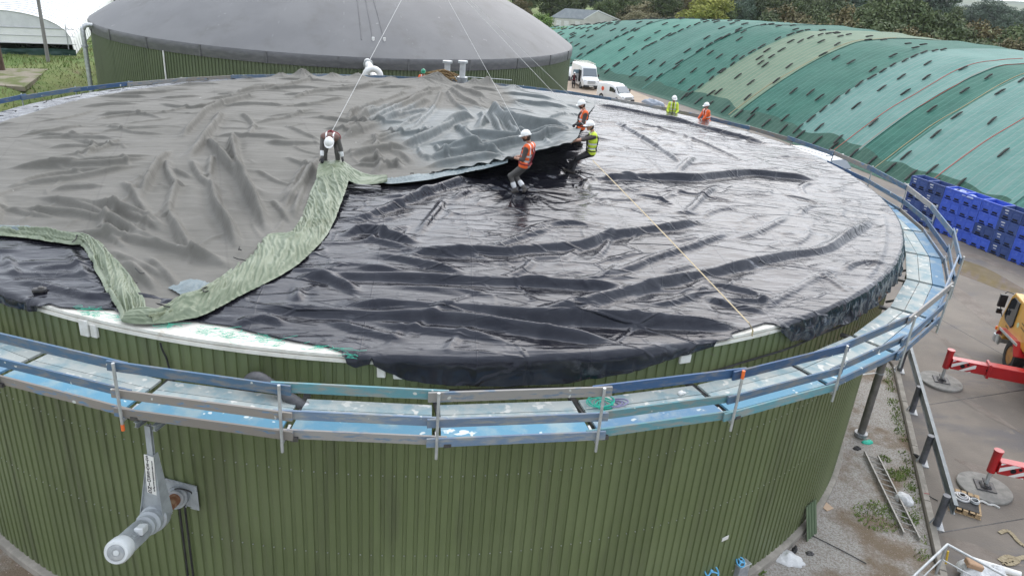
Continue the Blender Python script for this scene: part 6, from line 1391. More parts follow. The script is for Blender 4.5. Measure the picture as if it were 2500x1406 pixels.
# grass tufts on the bank
k_ = random.Random(6); mb = MB(); gt = []
n = 18000; rx = np.array([k_.uniform(-46, -23.5) for _ in range(n)]); ry = np.array([k_.uniform(12, 60) for _ in range(n)]); rz_ = zter(rx, ry)
A_ = np.random.RandomState(2); an = A_.uniform(0, 6.28, n); hh = A_.uniform(.05, .2, n)*(1+.8*(fbm(rx*.3, ry*.3, 2, 4) > .1)); lx = A_.uniform(-.16, .16, n); ly = A_.uniform(-.16, .16, n)
p = sl; inslab = inside(rx, ry, np.array([q[:2] for q in sl])); tun = ((rx-F0[0])*tc_[0]+(ry-F0[1])*tc_[1] > -.3) & ((rx-F0[0])*ta[0]+(ry-F0[1])*ta[1] > -.4); ok_ = ~inslab & ~tun; rx, ry, rz_, an, hh, lx, ly = [q[ok_] for q in (rx, ry, rz_, an, hh, lx, ly)]
wv = .035+.02*A_.rand(len(rx)); V = np.stack([np.stack([rx-wv*np.cos(an), ry-wv*np.sin(an), rz_-.03], -1), np.stack([rx+wv*np.cos(an), ry+wv*np.sin(an), rz_-.03], -1), np.stack([rx+lx, ry+ly, rz_+hh], -1)], 1).reshape(-1, 3)
tag(npmesh('grass_tufts', V, np.arange(len(V)).reshape(-1, 3), mat('grass_blades', (.115, .185, .04), .8, 0, (.21, .205, .08), .5, .45, .62, 8), smooth=False), 'grass tufts on the bank', kind='stuff')
# ------------------------------------------------------------------ house
hz = at(1421, 79, 0); h1 = at(1352, 71, 0)
K_ = np.array([hz[0], hz[1]]); e1 = np.array([-.97, -.24]); e2 = np.array([.93, .36]); L1, L2, hw_, hr = 7.0, 9.0, 2.7, 4.4
hs = thing('bungalow', 'low white house with a grey metal roof behind the nets', 'house', (K_[0], K_[1], 0)); WL = mat('cream_render', (.62, .60, .55), .85, 0, (.55, .53, .48), .8)
A = K_; B = K_+e1*L1; C_ = K_+e1*L1+e2*L2; D_ = K_+e2*L2; pk = .34
v3_ = lambda q, z: (q[0], q[1], z); mb = MB()
ra = A+e2*L2*pk; rb2 = B+e2*L2*pk
mb.add([v3_(A, -.2), v3_(B, -.2), v3_(C_, -.2), v3_(D_, -.2), v3_(A, hw_), v3_(B, hw_), v3_(C_, hw_), v3_(D_, hw_), v3_(ra, hr), v3_(rb2, hr)], [(0, 1, 5, 4), (1, 2, 6, 9, 5), (2, 3, 7, 6), (3, 0, 4, 8, 7)]); mb.build('wall', WL, hs)
mb = MB(); ov = .35; RM = mat('metal_roof', (.27, .29, .31), .35, .3, (.32, .34, .36), 1.5)
def slab4(a, b, c, d, th=.12): mb.add([a, b, c, d]+[(q[0], q[1], q[2]-th) for q in (a, b, c, d)], [(0, 1, 2, 3), (7, 6, 5, 4), (0, 4, 5, 1), (1, 5, 6, 2), (2, 6, 7, 3), (3, 7, 4, 0)])
sl1 = (hr-hw_)/(L2*pk); sl2 = (hr-hw_)/(L2*(1-pk)); o1 = -e1*ov; o2_ = e1*ov
slab4(v3_(A-e2*ov+o1, hw_-sl1*ov+.13), v3_(B-e2*ov+o2_, hw_-sl1*ov+.13), v3_(rb2+o2_, hr+.13), v3_(ra+o1, hr+.13)); slab4(v3_(ra+o1, hr+.131), v3_(rb2+o2_, hr+.131), v3_(C_+e2*ov+o2_, hw_-sl2*ov+.13), v3_(D_+e2*ov+o1, hw_-sl2*ov+.13)); mb.build('roof', RM, hs)
mb = MB(); mb.bar(v3_(A-e2*ov+o1*1.1, hw_-sl1*ov+.07), v3_(ra+o1*1.1, hr+.07), .06, .22); mb.bar(v3_(ra+o1*1.1, hr+.07), v3_(D_+e2*ov+o1*1.1, hw_-sl2*ov+.07), .06, .22); mb.build('bargeboard', M['white'], hs)
for i, f in enumerate((.18, .55, .8)):
    c_ = A+e1*L1*f; mb = MB(); n_ = -e2; mb.bar(v3_(c_-e1*.55+n_*.02, 1.5), v3_(c_+e1*.55+n_*.02, 1.5), .06, 1.15); wf_ = mb.build('window', M['white'], hs); mb = MB(); mb.bar(v3_(c_-e1*.47+n_*.06, 1.5), v3_(c_+e1*.47+n_*.06, 1.5), .02, 1.0); mb.build('pane', M['glass'], wf_)
for f in (.12, .3):
    c_ = A+e2*L2*f; n_ = -e1; mb = MB(); mb.bar(v3_(c_-e2*.5+n_*.02, 1.3), v3_(c_+e2*.5+n_*.02, 1.3), .06, .9); wf_ = mb.build('window', M['white'], hs); mb = MB(); mb.bar(v3_(c_-e2*.42+n_*.06, 1.3), v3_(c_+e2*.42+n_*.06, 1.3), .02, .75); mb.build('pane', M['glass'], wf_)
# ------------------------------------------------------------------ trees
def leafmat(name, a, b_, c_=None):
    return mat(name, a, .75, 0, b_, .55, .32, .68, 4, rnd=.22, spots=((c_ or b_), 1.6, .56, .7))
LM = [leafmat('oak_leaves', (.045, .072, .024), (.085, .115, .035), (.11, .135, .045)), leafmat('ash_leaves', (.065, .095, .03), (.10, .135, .05), (.13, .15, .055)), leafmat('autumn_leaves', (.10, .09, .035), (.15, .12, .045), (.13, .13, .045)),
      leafmat('yellow_green_leaves', (.20, .225, .03), (.30, .31, .045), (.34, .33, .06)), leafmat('tan_reed_leaves', (.17, .15, .075), (.22, .20, .11), (.13, .14, .06)), leafmat('bright_green_leaves', (.11, .20, .03), (.15, .25, .045), (.19, .27, .05)), leafmat('blue_green_leaves', (.055, .09, .06), (.08, .12, .08))]
BARK = mat('bark', (.07, .055, .04), .9, 0, (.11, .09, .07), 4, bump=.4)
def treeproto(name, seed, H, Rw, lm, nl, ls, trunk=.25, low=.15, conif=False):
    r = np.random.RandomState(seed); nb_ = 34; t = bpy.data.objects.new(name, None); COL.objects.link(t)
    cz = H*(low+(1-low)/2); az = H*(1-low)/2
    bc = []
    for i in range(nb_):
        while True:
            q = r.uniform(-1, 1, 3)
            if (q**2).sum() < 1 and (q**2).sum() > .12: break
        k = 1.0 if not conif else max(.15, (1-q[2])/2)
        bc.append((q[0]*Rw*.82*k, q[1]*Rw*.82*k, cz+q[2]*az*.85, r.uniform(.2, .40)*Rw*(1 if not conif else .7)))
    bc = np.array(bc); w_ = bc[:, 3]**2; pick = r.choice(nb_, nl, p=w_/w_.sum()); d = r.normal(size=(nl, 3)); d /= np.linalg.norm(d, axis=1)[:, None]; d[:, 2] = d[:, 2]*.8+.12
    rad = bc[pick, 3]*(r.uniform(.55, 1.12, nl)); c = bc[pick, :3]+d*rad[:, None]
    nn = d+r.normal(size=(nl, 3))*.55; nn /= np.linalg.norm(nn, axis=1)[:, None]; a = np.cross(nn, r.normal(size=(nl, 3))); a /= np.linalg.norm(a, axis=1)[:, None]; b_ = np.cross(nn, a); s = (ls*r.uniform(.6, 1.4, nl))[:, None]
    V = np.stack([c-a*s, c-b_*s*.55, c+a*s, c+b_*s*.6], 1).reshape(-1, 3); V[:, 2] = np.maximum(V[:, 2], .05)
    npmesh('crown', V, np.arange(4*nl).reshape(-1, 4), lm, t, False, world=False)
    mb = MB(); mb.tube([(0, 0, -.3), (.1, 0, H*.25), (-.1, .1, H*.55), (0, 0, H*.8)], [trunk, trunk*.8, trunk*.5, trunk*.15], 8)
    for i in range(7):
        q = bc[i, :3]; z0 = H*r.uniform(.25, .5); mb.tube([(0, 0, z0), (q[0]*.5, q[1]*.5, (z0+q[2])/2+.2), tuple(q)], [trunk*.45, trunk*.25, trunk*.06], 6)
    mb.build('trunk', BARK, t, True, world=False); return t
PR = {'oak': treeproto('broadleaf_tree', 1, 13, 5.6, LM[0], 7000, .30), 'ash': treeproto('broadleaf_tree', 2, 13, 5.2, LM[1], 6500, .28), 'aut': treeproto('autumn_tree', 3, 11, 5.2, LM[2], 6500, .27),
      'yel': treeproto('lime_tree', 4, 12, 5.4, LM[3], 8000, .26, low=.05), 'tan': treeproto('willow_bush', 5, 6, 4.2, LM[4], 5000, .2, low=.0), 'bri': treeproto('bright_bush', 6, 4, 2.2, LM[5], 2600, .15, low=.0), 'blu': treeproto('dark_tree', 7, 13, 5.2, LM[6], 6500, .28), 'oak2': treeproto('broadleaf_tree', 8, 12, 5.0, LM[0], 6500, .28, low=.08), 'con': treeproto('conifer_tree', 9, 13, 3.6, LM[6], 6000, .26, low=.05, conif=True)}
H0 = {'oak': 13, 'ash': 13, 'aut': 11, 'yel': 12, 'tan': 6, 'bri': 4, 'blu': 13, 'oak2': 12, 'con': 13}
first = set(); kt = random.Random(17)
KL = {'oak': 'dark green broad tree', 'oak2': 'dark green rounded tree', 'ash': 'olive green tree', 'aut': 'brownish autumn tree', 'yel': 'yellow-green tree', 'tan': 'tan willow bush', 'bri': 'bright green bush', 'blu': 'blue-green tree', 'con': 'dark conifer'}
def tree(kind, px, dist, ytop=None, wide=1.0, lab=None, group=None, zb=-.2):
    yh = -197.6+.0824*px; d = ray(px, yh); d = d/np.hypot(d[0], d[1]); p = CAM+d*dist
    if ytop is None: hgt = H0[kind]*kt.uniform(.9, 1.15)
    else:
        rr_ = ray(px, ytop); hgt = CAM[2]+rr_[2]*dist/np.hypot(rr_[0], rr_[1])-zb
    k = hgt/H0[kind]; p_ = PR[kind]; o = p_ if kind not in first else copytree(p_); first.add(kind)
    o.location = (p[0], p[1], zb); o.rotation_euler = (0, 0, kt.uniform(0, 6.28)); o.scale = (k*wide, k*wide, k); tag(o, lab or KL[kind]+' in the wood behind the silage heap', 'bush' if kind in ('tan', 'bri') else 'tree', group or 'trees of the wood')
kinds = ['oak', 'ash', 'oak2', 'blu', 'oak', 'aut', 'ash', 'oak2']
for px in range(1250, 2340, 58):
    tree(kinds[kt.randrange(len(kinds))], px+kt.uniform(-20, 20), 215+kt.uniform(-8, 18), -45+kt.uniform(-40, 10))
for px in range(1270, 2330, 70):
    tree(kinds[kt.randrange(len(kinds))], px+kt.uniform(-22, 22), 185+kt.uniform(-9, 9), 4+kt.uniform(-35, 12)-(20 if px < 1900 else 0), .9)
for px in range(1930, 2560, 52):
    yt = np.interp(px, [1900, 2150, 2250, 2330, 2420, 2560], [10, -6, 2, 30, 48, 66])
    tree(['ash', 'aut', 'oak', 'aut', 'oak2', 'ash'][kt.randrange(6)], px+kt.uniform(-15, 15), 142+kt.uniform(-7, 10), yt+kt.uniform(-10, 12), 1.0, None)
for px in range(1900, 2560, 64):
    yt = np.interp(px, [1900, 2150, 2330, 2420, 2560], [34, 40, 66, 84, 100]); tree(['ash', 'oak2', 'aut', 'oak'][kt.randrange(4)], px+kt.uniform(-15, 15), 124+kt.uniform(-4, 6), yt+kt.uniform(-10, 10), 1.15)
tree('yel', 1738, 168, -25, 1.1, 'large yellow-green tree standing out from the dark wood behind the heap')
for px, yt in ((1545, 22), (1585, 14), (1625, 18), (1560, 34)): tree('tan', px+14, 178+kt.uniform(-5, 5), yt, 1.25, 'tan willow bush beside the low white house', 'tan bushes by the house')
tree('bri', 1333, 148, 36, 1.2, 'bright green bush left of the low white house')
for px in (1330, 1350, 1372, 1395, 1440, 1465, 1490): tree('bri', px, 138, 74+kt.uniform(-6, 2)+(px-1330)*-.02, 1.6, 'low bright green hedge bush in front of the white house', 'hedge bushes by the house')
for px in (1500, 1540, 1470): tree('oak2', px, 190, 25+kt.uniform(-8, 8), 1.0)
for px, d_, yt in ((2345, 330, 14), (2385, 350, 8), (2425, 340, 1), (2455, 345, 6), (2500, 420, 22), (2540, 380, 20), (2310, 400, 10), (2475, 300, 38)): tree('blu', px, d_, yt, 1.15, 'distant tree in the misty field beyond the wood', 'distant field trees')
for px, yt, d_ in ((-20, -30, 150), (15, -15, 140), (45, -20, 150), (75, -35, 160), (250, -40, 150), (265, -25, 135), (-60, -30, 140), (285, -60, 150)): tree('con', px, d_, yt, 1.2, 'dark conifer behind the white crop tunnel', 'conifers behind the tunnel', 1.5)
for k_2, p_ in PR.items():
    if k_2 not in first: bpy.data.objects.remove(p_)
mb = MB(); pts = []; n = 60
for i in range(n): px = 1500+1600*i/(n-1); d = ray(px, -197.6+.0824*px); d = d/np.hypot(d[0], d[1]); p = CAM+d*1500; pts.append((p[0], p[1]))
hgt = 10+13*np.abs(fbm(np.arange(n)*.17, np.zeros(n), 3, 5)); V = np.array([[(x, y, -2), (x+(x-CAM[0])*.15, y+(y-CAM[1])*.15, h)] for (x, y), h in zip(pts, hgt)]); tag(npmesh('hills', V.reshape(-1, 3), gridfaces(n, 2), mat('far_hill', (.10, .13, .10), .9, 0, (.14, .17, .11), .01)), kind='structure')
# ------------------------------------------------------------------ safety ropes from the crane hook above
hook = Vector(CAM+ray(1036, -105)*((1.5-CAM[1])/ray(1036, -105)[1]))
def rope(a, b, lab, r=.014):
    mb = MB(); mb.tube([a, b], r, 6); return tag(mb.build('safety_rope', M['rope'], None, True), lab, 'rope', 'safety ropes')

# thin damp air between the camera and the far trees
mb = MB(); mb.box((150, 850, 24.6), (2600, 2500, 52)); hz_ = mb.build('haze', []) if False else None
hm = bpy.data.materials.new('haze_air'); hm.use_nodes = True; hm.node_tree.nodes.remove(hm.node_tree.nodes['Principled BSDF']); pv = hm.node_tree.nodes.new('ShaderNodeVolumePrincipled'); pv.inputs['Density'].default_value = .00012; pv.inputs['Color'].default_value = (.86, .9, .95, 1); pv.inputs['Anisotropy'].default_value = .2
hm.node_tree.links.new(pv.outputs[0], hm.node_tree.nodes['Material Output'].inputs['Volume'])
mb = MB(); mb.box((150, 850, 24.6), (2600, 2560, 52)); tag(mb.build('haze', hm), kind='stuff')
# ------------------------------------------------------------------ people: one continuous skin grown round a posed skeleton
def snets(D, o, h):
    s = D < 0; nx, ny, nz = D.shape
    cs = [(i, j, k) for i in (0, 1) for j in (0, 1) for k in (0, 1)]
    def sub(A, c): return A[c[0]:nx-1+c[0], c[1]:ny-1+c[1], c[2]:nz-1+c[2]]
    cnt = sum(sub(s, c).astype(np.int8) for c in cs); m = (cnt > 0) & (cnt < 8)
    acc = np.zeros((nx-1, ny-1, nz-1, 3)); num = np.zeros((nx-1, ny-1, nz-1))
    for a in cs:
        for ax in range(3):
            if a[ax]: continue
            b = list(a); b[ax] = 1; da = sub(D, a); db = sub(D, b); x = m & ((da < 0) != (db < 0))
            t = np.where(x, da/np.where(np.abs(da-db) < 1e-9, 1, da-db), 0); num += x
            for q in range(3): acc[..., q] += np.where(x, a[q]+(t if q == ax else 0), 0)
    idx = -np.ones(m.shape, int); idx[m] = np.arange(m.sum()); ii = np.argwhere(m)
    V = (ii+acc[m]/num[m][:, None])*h+o; Fs = []
    for ax in range(3):
        a = [slice(None)]*3; b = [slice(None)]*3; a[ax] = slice(0, -1); b[ax] = slice(1, None)
        e = s[tuple(a)] != s[tuple(b)]; sg = s[tuple(a)]; p = np.argwhere(e); u, v = [(1, 2), (2, 0), (0, 1)][ax]
        ok = (p[:, u] > 0) & (p[:, v] > 0) & (p[:, u] < D.shape[u]-1) & (p[:, v] < D.shape[v]-1); p = p[ok]
        def g(du, dv): q = p.copy(); q[:, u] -= du; q[:, v] -= dv; return idx[q[:, 0], q[:, 1], q[:, 2]]
        f = np.stack([g(1, 1), g(0, 1), g(0, 0), g(1, 0)], 1); sw = ~sg[tuple(p.T)]; f[sw] = f[sw][:, ::-1]; Fs.append(f)
    F = np.vstack(Fs); return V, F[(F >= 0).all(1)]
def capd(P, a, b, ra, rb):
    d = b-a; L2 = d@d+1e-12; t = np.clip(((P-a)@d)/L2, 0, 1); return np.linalg.norm(P-a-t[..., None]*d, axis=-1)-(ra+t*(rb-ra))
def sdfmesh(prims, h, clip=None):
    A = np.array([p[0] for p in prims]+[p[1] for p in prims]); lo_ = A.min(0)-.22; hi_ = A.max(0)+.22; n = np.ceil((hi_-lo_)/h).astype(int)
    D = np.full(n, .5); ax_ = [lo_[q]+np.arange(n[q])*h for q in range(3)]
    for a, b, ra, rb, c, k in prims:
        r = max(ra, rb)+k+.03; l0 = np.maximum(((np.minimum(a, b)-r-lo_)/h).astype(int), 0); l1 = np.minimum(((np.maximum(a, b)+r-lo_)/h).astype(int)+2, n); sl_ = tuple(slice(l0[q], l1[q]) for q in range(3))
        G = np.stack(np.meshgrid(*[ax_[q][sl_[q]] for q in range(3)], indexing='ij'), -1); d = capd(G, a, b, ra, rb); e = D[sl_]
        w_ = np.maximum(k-np.abs(d-e), 0)/k; D[sl_] = np.minimum(d, e)-w_*w_*k/4
    if clip is not None:
        G = np.stack(np.meshgrid(*ax_, indexing='ij'), -1)
        for p, nrm in clip: D = np.maximum(D, (G-p)@nrm)
    V, F = snets(D, lo_, h); return V, F
def unit(v): v = np.asarray(v, float); return v/np.linalg.norm(v)
def ik(a, t, l1, l2, pole):
    d = t-a; L = np.linalg.norm(d); L = min(L, (l1+l2)*.998); u = unit(d); p = unit(pole-u*(np.asarray(pole)@u)); x = (l1*l1-l2*l2+L*L)/(2*L); y = math.sqrt(max(l1*l1-x*x, 0)); return a+u*x+p*y, a+u*L
PM = {}
def pmat(k, col, rough=.8):
    if k not in PM: PM[k] = mat(k, col, rough, 0, tuple(c*.82 for c in col), 9, bump=.25, bscale=25, bdist=.02)
    return PM[k]
SKIN = pmat('skin', (.48, .26, .18), .55); DARK = pmat('dark_cloth', (.018, .018, .022)); GREYC = pmat('grey_work_cloth', (.10, .095, .09)); BRN = pmat('brown_grey_cloth', (.075, .062, .058)); ORA = pmat('orange_hivis', (.85, .13, .02), .6); YELH = pmat('yellow_hivis', (.62, .78, .06), .6)
SILV = pmat('reflective_band', (.72, .73, .74), .35); HARN = pmat('harness_red', (.22, .02, .03)); HAIR = pmat('dark_hair', (.03, .02, .015)); GLOV = pmat('work_glove', (.03, .03, .035)); BLUC = pmat('blue_cloth', (.03, .06, .28)); HATW = mat('hat_white', (.80, .80, .79), .3); HATG = mat('hat_green', (.02, .26, .14), .3); BOOT = pmat('boots', (.04, .034, .03)); OGL = pmat('orange_glove', (.45, .15, .04)); LGR = pmat('light_grey_cloth', (.22, .22, .23)); BEARD = pmat('beard', (.05, .025, .018))
def person(label, hip, sho, head, hands, feet, face, cols, hface=None, vest=None, hat=HATW, elbow=(0, 0, -1), knee=None, cat='person', bands=False, beard=False, harness=False, grip=(0, 0, -1), group=None, zground=None, toes=None):
    hip, sho, head = [np.array(q, float) for q in (hip, sho, head)]; f = unit(face); f[2] = 0; f = unit(f); up = unit(sho-hip); rt = unit(np.cross(f, (0, 0, 1.)))
    sh_r = unit(np.cross(unit(np.cross(rt, up)), up))*-1
    srt = rt; fw = unit(np.cross(up, srt)); hf = unit(hface if hface is not None else f); hu = unit(np.array((0, 0, 1.))-hf*hf[2]); hr = unit(np.cross(hf, hu))
    pr_ = []
    def add(a, b, ra, rb, c, k=.04): pr_.append((np.array(a, float), np.array(b, float), ra, rb, c, k))
    SH, TR_, SK, GL_, BO = 0, 1, 2, 3, 4
    mid = (hip+sho)/2
    add(hip-rt*.08, hip+rt*.08, .115, .115, TR_); add(mid-srt*.065-up*.05, mid+srt*.065-up*.05, .112, .112, SH); add(mid-srt*.08+up*.09, mid+srt*.08+up*.09, .118, .118, SH, .05); add(sho-srt*.14-up*.03, sho+srt*.14-up*.03, .085, .085, SH, .06)
    torso = list(pr_)
    nk = sho+up*.07; add(sho, nk+(head-nk)*.4, .062, .054, SK, .03)
    add(head+hu*.02-hf*.012, head+hu*.035+hf*.012, .092, .092, SK, .03); add(head+hf*.03-hu*.02, head+hf*.045-hu*.075, .068, .046, 5 if beard else SK, .03); add(head+hf*.098+hu*.005, head+hf*.118-hu*.022, .012, .016, SK, .012)
    for s in (-1, 1):
        add(head+hr*s*.092-hu*.01, head+hr*s*.094+hu*.02, .018, .02, SK, .01); add(head+hf*.088+hr*s*.034+hu*.012, head+hf*.09+hr*s*.034+hu*.012, .0135, .0135, 6, .004)
    add(head+hf*.09-hr*.02-hu*.058, head+hf*.09+hr*.02-hu*.058, .009, .009, 7, .004); add(head-hf*.05-hu*.02, head-hf*.045-hu*.06, .075, .055, 6, .02)
    ARM = []
    for s, hd in zip((-1, 1), hands):
        S_ = sho+srt*s*.185-up*.03; el, wr = ik(S_, np.array(hd, float), .30, .27, np.array(elbow, float)+srt*s*.35)
        add(S_, el, .068, .052, SH, .05); ac = cols.get('fore', SH)
        add(el, el+(wr-el)*.25, .052, .048, SH, .03); add(el+(wr-el)*.25, wr, .046, .034, {'skin': SK}.get(cols.get('fore'), SH), .02)
        if cols.get('cuff'): add(el+(wr-el)*.45, el+(wr-el)*.68, .052, .05, 8, .006)
        d = unit(wr-el); n = unit(np.asarray(grip, float)-d*(np.asarray(grip, float)@d)+1e-6); sd = np.cross(d, n)
        pe = wr+d*.085; add(wr+d*.01-sd*.018, pe-sd*.026, .022, .019, GL_, .015); add(wr+d*.01+sd*.018, pe+sd*.026, .022, .019, GL_, .015)
        for i, (o_, l_) in enumerate(((-.034, .036), (-.012, .041), (.011, .039), (.032, .031))):
            k1 = pe+sd*o_+d*.008; k2 = k1+unit(d*.75+n*.65)*l_; k3 = k2+unit(d*.15+n*1.)*l_*.75; k4 = k3+unit(-d*.6+n*.7)*l_*.55
            add(k1, k2, .0115, .0105, GL_, .006); add(k2, k3, .0105, .010, GL_, .004); add(k3, k4, .010, .009, GL_, .004)
        t1 = wr+d*.03-sd*.03*s; t2 = t1+unit(d*.6-sd*s*.7+n*.3)*.042; add(t1, t2, .015, .013, GL_, .01); add(t2, t2+unit(d*.7+n*.6)*.034, .012, .010, GL_, .004)
    kn = np.array(knee if knee is not None else f, float)
    for s, ft in zip((-1, 1), feet):
        H_ = hip+rt*s*.09-np.array((0, 0, .03)); an_ = np.array(ft, float)+np.array((0, 0, .085)); k_, an = ik(H_, an_, .44, .43, kn+rt*s*.15)
        add(H_, k_, .095, .066, TR_, .05); add(k_, an+(k_-an)*.08, .066, .056, TR_, .04)
        if bands: add(an+(k_-an)*.32, an+(k_-an)*.48, .067, .070, 8, .006)
        tf = unit(toes[(s+1)//2]) if toes is not None else unit(f+rt*s*.25); add(an-tf*.04-np.array((0, 0, .035)), an+tf*.13-np.array((0, 0, .045)), .05, .042, BO, .03)
    V, F = sdfmesh(pr_, .0125)
    best = np.full(len(V), 9e9); ci = np.zeros(len(V), int)
    for a, b, ra, rb, c, k in pr_: d = capd(V, a, b, ra, rb)-(.006 if c in (6, 7, 8) else 0); u = d < best; best = np.where(u, d, best); ci = np.where(u, c, ci)
    fm = ci[F[:, 0]]; root = thing('person', label, cat, (feet[0][0]*.5+feet[1][0]*.5, feet[0][1]*.5+feet[1][1]*.5, feet[0][2]), group=group)
    npmesh('body', V, F, [cols['shirt'], cols['trousers'], SKIN, cols.get('hands', SKIN), BOOT, BEARD, HAIR, pmat('lips', (.30, .12, .10)), SILV], root, True, fm)
    if vest is not None:
        vp = [(a, b, ra+.016, rb+.016, c, .05) for a, b, ra, rb, c, k in torso]; vp.append((sho-srt*.15, sho+srt*.15, .082, .082, 0, .04))
        cl_ = [(hip+up*(-.06), -up)]; V, F = sdfmesh(vp, .0125, cl_)
        C_ = V[F].mean(1); hgt = (C_-hip)@up; L_ = np.linalg.norm(sho-hip); lat = np.abs((C_-hip)@srt); fb = (C_-hip)@fw
        mi = np.zeros(len(F), int); mi[((hgt > .10) & (hgt < .155)) | ((hgt > .24) & (hgt < .29)) & (L_ > .3)] = 1; mi[(hgt > .3) & (lat > .075) & (lat < .115)] = 1; mi[(fb > 0) & (lat < .018)] = 2
        if vest[1]: mi[(fb < -.02) & (lat < .085) & (hgt < .33) & (mi == 0)] = 3
        npmesh('vest', V, F, [vest[0], SILV, DARK, LGR], root, True, mi)
    if harness is not False:
        mb = MB(); o_ = fw*.0
        for s in (-1, 1):
            for sg in (-1, 1): mb.tube(crom([sho+srt*s*.09+up*.085, sho+srt*s*.05-up*.1+fw*sg*.155, mid-srt*s*.05+fw*sg*.155, hip+rt*s*.1+fw*sg*.13+up*.03], .04), .016, 6)
        ring = [hip+up*.06+(rt*math.cos(a)*.215+fw*math.sin(a)*.155) for a in np.linspace(0, 2*PI, 20)]; mb.tube(ring, .018, 6); mb.build('harness', harness or HARN, root, True)
    if hat is not None:
        mb = MB(); hc = head+hu*.055-hf*.005; nr, na_ = 9, 28; vs = []
        for i in range(nr):
            e = i/(nr-1)*PI/2
            for k in range(na_):
                a = 2*PI*k/na_; rad = math.cos(e); bump_ = 1+.05*max(0, math.cos(2*a))*0; x = math.cos(a)*.135*rad; y = math.sin(a)*.118*rad; z = math.sin(e)*.118+(.012 if abs(y) < .02 and e > .2 else 0)
                vs.append(hc+hf*x+hr*y+hu*z)
        fs = [(i*na_+k, i*na_+(k+1) % na_, (i+1)*na_+(k+1) % na_, (i+1)*na_+k) for i in range(nr-1) for k in range(na_)]; mb.add(vs, fs)
        br = []
        for rr_ in (0, 1):
            for k in range(na_):
                a = 2*PI*k/na_; ext = .014+.042*max(0, math.cos(a))**2; br.append(hc+hf*math.cos(a)*(.135+ext*rr_)+hr*math.sin(a)*(.118+ext*.7*rr_)-hu*(.004+.012*rr_*max(0, math.cos(a))))
        br += [q-hu*.012 for q in br]; n2 = 2*na_; mb.add(br, [(k, na_+k, na_+(k+1) % na_, (k+1) % na_) for k in range(na_)]+[(n2+k, n2+(k+1) % na_, n2+na_+(k+1) % na_, n2+na_+k) for k in range(na_)]+[(na_+k, n2+na_+k, n2+na_+(k+1) % na_, na_+(k+1) % na_) for k in range(na_)]); mb.build('hard_hat', hat, root, True)
    return root
def rpY(x, y, Y): d = ray(x, y); return CAM+d*((Y-CAM[1])/d[1])
def gz(p): return np.array((p[0], p[1], float(membrane_z(np.array([p[0]]), np.array([p[1]]))[0])))
# 1 man in orange vest pulling the sheet
fl = gz(onroof(1259, 464)); frt = gz(onroof(1281, 467)); Y = (fl[1]+frt[1])/2
person('man in orange vest and grey trousers leaning back to pull the sheet edge', rpY(1281, 403, Y), rpY(1293, 357, Y), rpY(1284, 334, Y), (rpY(1257, 386, Y-.02), rpY(1262, 383, Y+.18)), (fl, frt), (-.86, .5, 0),
    dict(shirt=BRN, trousers=GREYC, fore='skin', hands=GLOV), hface=(-.95, .25, -.25), vest=(ORA, True), bands=True, beard=True, harness=HARN, grip=(-.3, 0, -1), toes=[(-.9, -.2, 0), (-.3, -.9, 0)])
T1 = rpY(1286, 350, Y)
# 2 man in brown with orange vest standing
fl = gz(onroof(1408, 350)); frt = gz(onroof(1417, 356)); Y = (fl[1]+frt[1])/2
person('bearded man in brown top and orange vest standing with hands together', rpY(1418, 311, Y), rpY(1427, 274, Y), rpY(1420, 257, Y), (rpY(1406, 304, Y-.08), rpY(1406, 303, Y+.1)), (fl, frt), (-1, -.05, 0),
    dict(shirt=BRN, trousers=DARK, hands=GLOV), hface=(-.95, -.05, -.3), vest=(ORA, False), beard=True, harness=DARK, toes=[(-1, -.3, 0), (-1, .2, 0)])
T2 = rpY(1428, 268, Y)
# 3 man in yellow vest leaning right back
fl = gz(onroof(1387, 412)); frt = gz(onroof(1398, 417)); Y = (fl[1]+frt[1])/2
person('man in yellow vest and black trousers leaning far back while gripping the sheet corner', rpY(1443, 371, Y+.12), rpY(1448, 328, Y+.1), rpY(1440, 309, Y+.08), (rpY(1402, 345, Y-.06), rpY(1405, 342, Y+.14)), (fl, frt), (-1, .0, 0),
    dict(shirt=BRN, trousers=DARK, fore='skin'), hface=(-.97, -.05, -.15), vest=(YELH, False), harness=DARK, grip=(-.2, 0, -1), toes=[(-1, -.3, .2), (-1, .2, .2)])
T3 = rpY(1444, 325, Y)
# 4 man bending over
c0 = onroof(810, 405, .12); c0[2] = dome(c0[0], c0[1])+.02
person('man in grey overalls and white hard hat bending down over the folded green edge', c0+(0, .26, .80), c0+(.0, -.20, .92), c0+(0, -.40, .80), (onroof(838, 388, .34)+(0, -.1, 0), onroof(787, 393, .36)+(0, -.1, 0)), (c0+(.17, .02, 0), c0+(-.17, 0, 0)), (0, -1, 0),
    dict(shirt=GREYC, trousers=GREYC, hands=GLOV, cuff=True), hface=(0, -.75, -.65), vest=(pmat('faded_orange', (.17, .10, .085)), False), harness=HARN, elbow=(0, .4, .3), knee=(0, -1, 0))
T4 = c0+(.02, .02, 1.02)
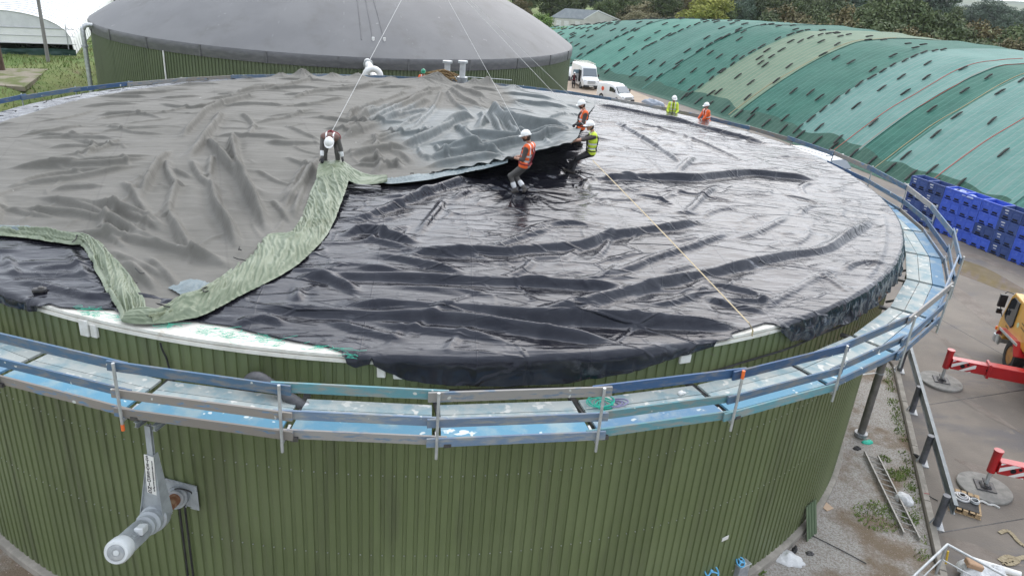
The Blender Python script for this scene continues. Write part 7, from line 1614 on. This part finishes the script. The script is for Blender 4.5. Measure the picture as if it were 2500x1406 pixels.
# men on the walkway
def onfarr(x, y, rad):
    d = ray(x, y); a = d[0]**2+d[1]**2; b = 2*(CAM[0]*d[0]+CAM[1]*d[1]); c = CAM[0]**2+CAM[1]**2-rad**2; return CAM+d*(-b+math.sqrt(b*b-4*a*c))/2/a
def stand(label, px, py, face, hands, cols, hat, vest, rad=15.25, dz=-.36, drop=0.0, tall=1.0, hface=None, lean=.08, harness=False):
    g = onfarr(px, py, rad); b = np.array((g[0], g[1], DZ+dz)); f = unit((*face, 0)); r = np.array((f[1], -f[0], 0)); up_ = np.array((0, 0, 1.))
    H = b+up_*(.92*tall-drop)-f*.03; S_ = b+up_*(1.42*tall-drop)+f*lean; Hd = b+up_*(1.64*tall-drop)+f*(lean+.04)
    person(label, H, S_, Hd, [b+up_*h_[2]+f*h_[1]+r*h_[0] for h_ in hands], (b-r*.11, b+r*.11), f, cols, hface=hface, vest=vest, hat=hat, harness=harness, elbow=(0, 0, -1)); return Hd
stand('man in bright yellow jacket and white hard hat standing at the far roof edge', 1646, 242, (-.25, -.97), ((-.13, .34, .98), (.15, .34, .95)), dict(shirt=YELH, trousers=DARK, hands=GLOV), HATW, (YELH, False), hface=(-.05, -.95, -.3))
stand('man in orange jacket and white hard hat at the right roof edge, reaching left', 1732, 258, (-.96, -.28), ((-.12, .45, .92), (.16, .5, .88)), dict(shirt=ORA, trousers=ORA, hands=GLOV), HATW, (ORA, False), hface=(-.97, -.2, -.2), lean=.12)
stand('man in orange jacket and green helmet looking over the far roof edge', 1033, 185, (.05, -1), ((-.14, .3, .95), (.15, .3, .95)), dict(shirt=ORA, trousers=ORA), HATG, (ORA, False), hface=(.0, -.9, -.4), lean=.14, drop=.2)
b = at(1399, 216, .0); f = np.array((.25, .97, 0)); r = np.array((.97, -.25, 0)); up_ = np.array((0, 0, 1.))
person('man in dark clothes and white hard hat standing beside the open van door', b+up_*.92, b+up_*1.42, b+up_*1.63, (b+up_*.85-r*.3, b+up_*.85+r*.3), (b-r*.1, b+r*.1), f, dict(shirt=DARK, trousers=DARK), harness=HARN)
# ropes
for tgt, lab in ((T4, 'white safety rope from above to the bending man'), (T1, 'thin safety rope from above to the man in the orange vest pulling'), (T3, 'thin safety rope from above to the man in the yellow vest'), (T2, 'thin safety rope from above to the standing bearded man')):
    rope(hook, tgt, lab, .0085 if tgt is T4 else .005)
a = onroof(1447, 392, .5); bq = at(1828, 788, ZT+.22); c_ = at(1838, 806, ZT+.02); mb = MB(); P = [Vector(a)+(Vector(bq)-Vector(a))*t+Vector((0, 0, .02*math.sin(t*PI))) for t in np.linspace(0, 1, 20)]
for i in range(19): mb.bar(P[i], P[i+1], .03, .005)
mb.bar(P[-1], c_, .03, .005); mb.bar(c_, Vector(c_)+Vector((0, -.02, -.12)), .03, .006); tag(mb.build('webbing_strap', M['strap']), 'long yellow webbing strap running from the man in yellow to the roof rim', 'strap')
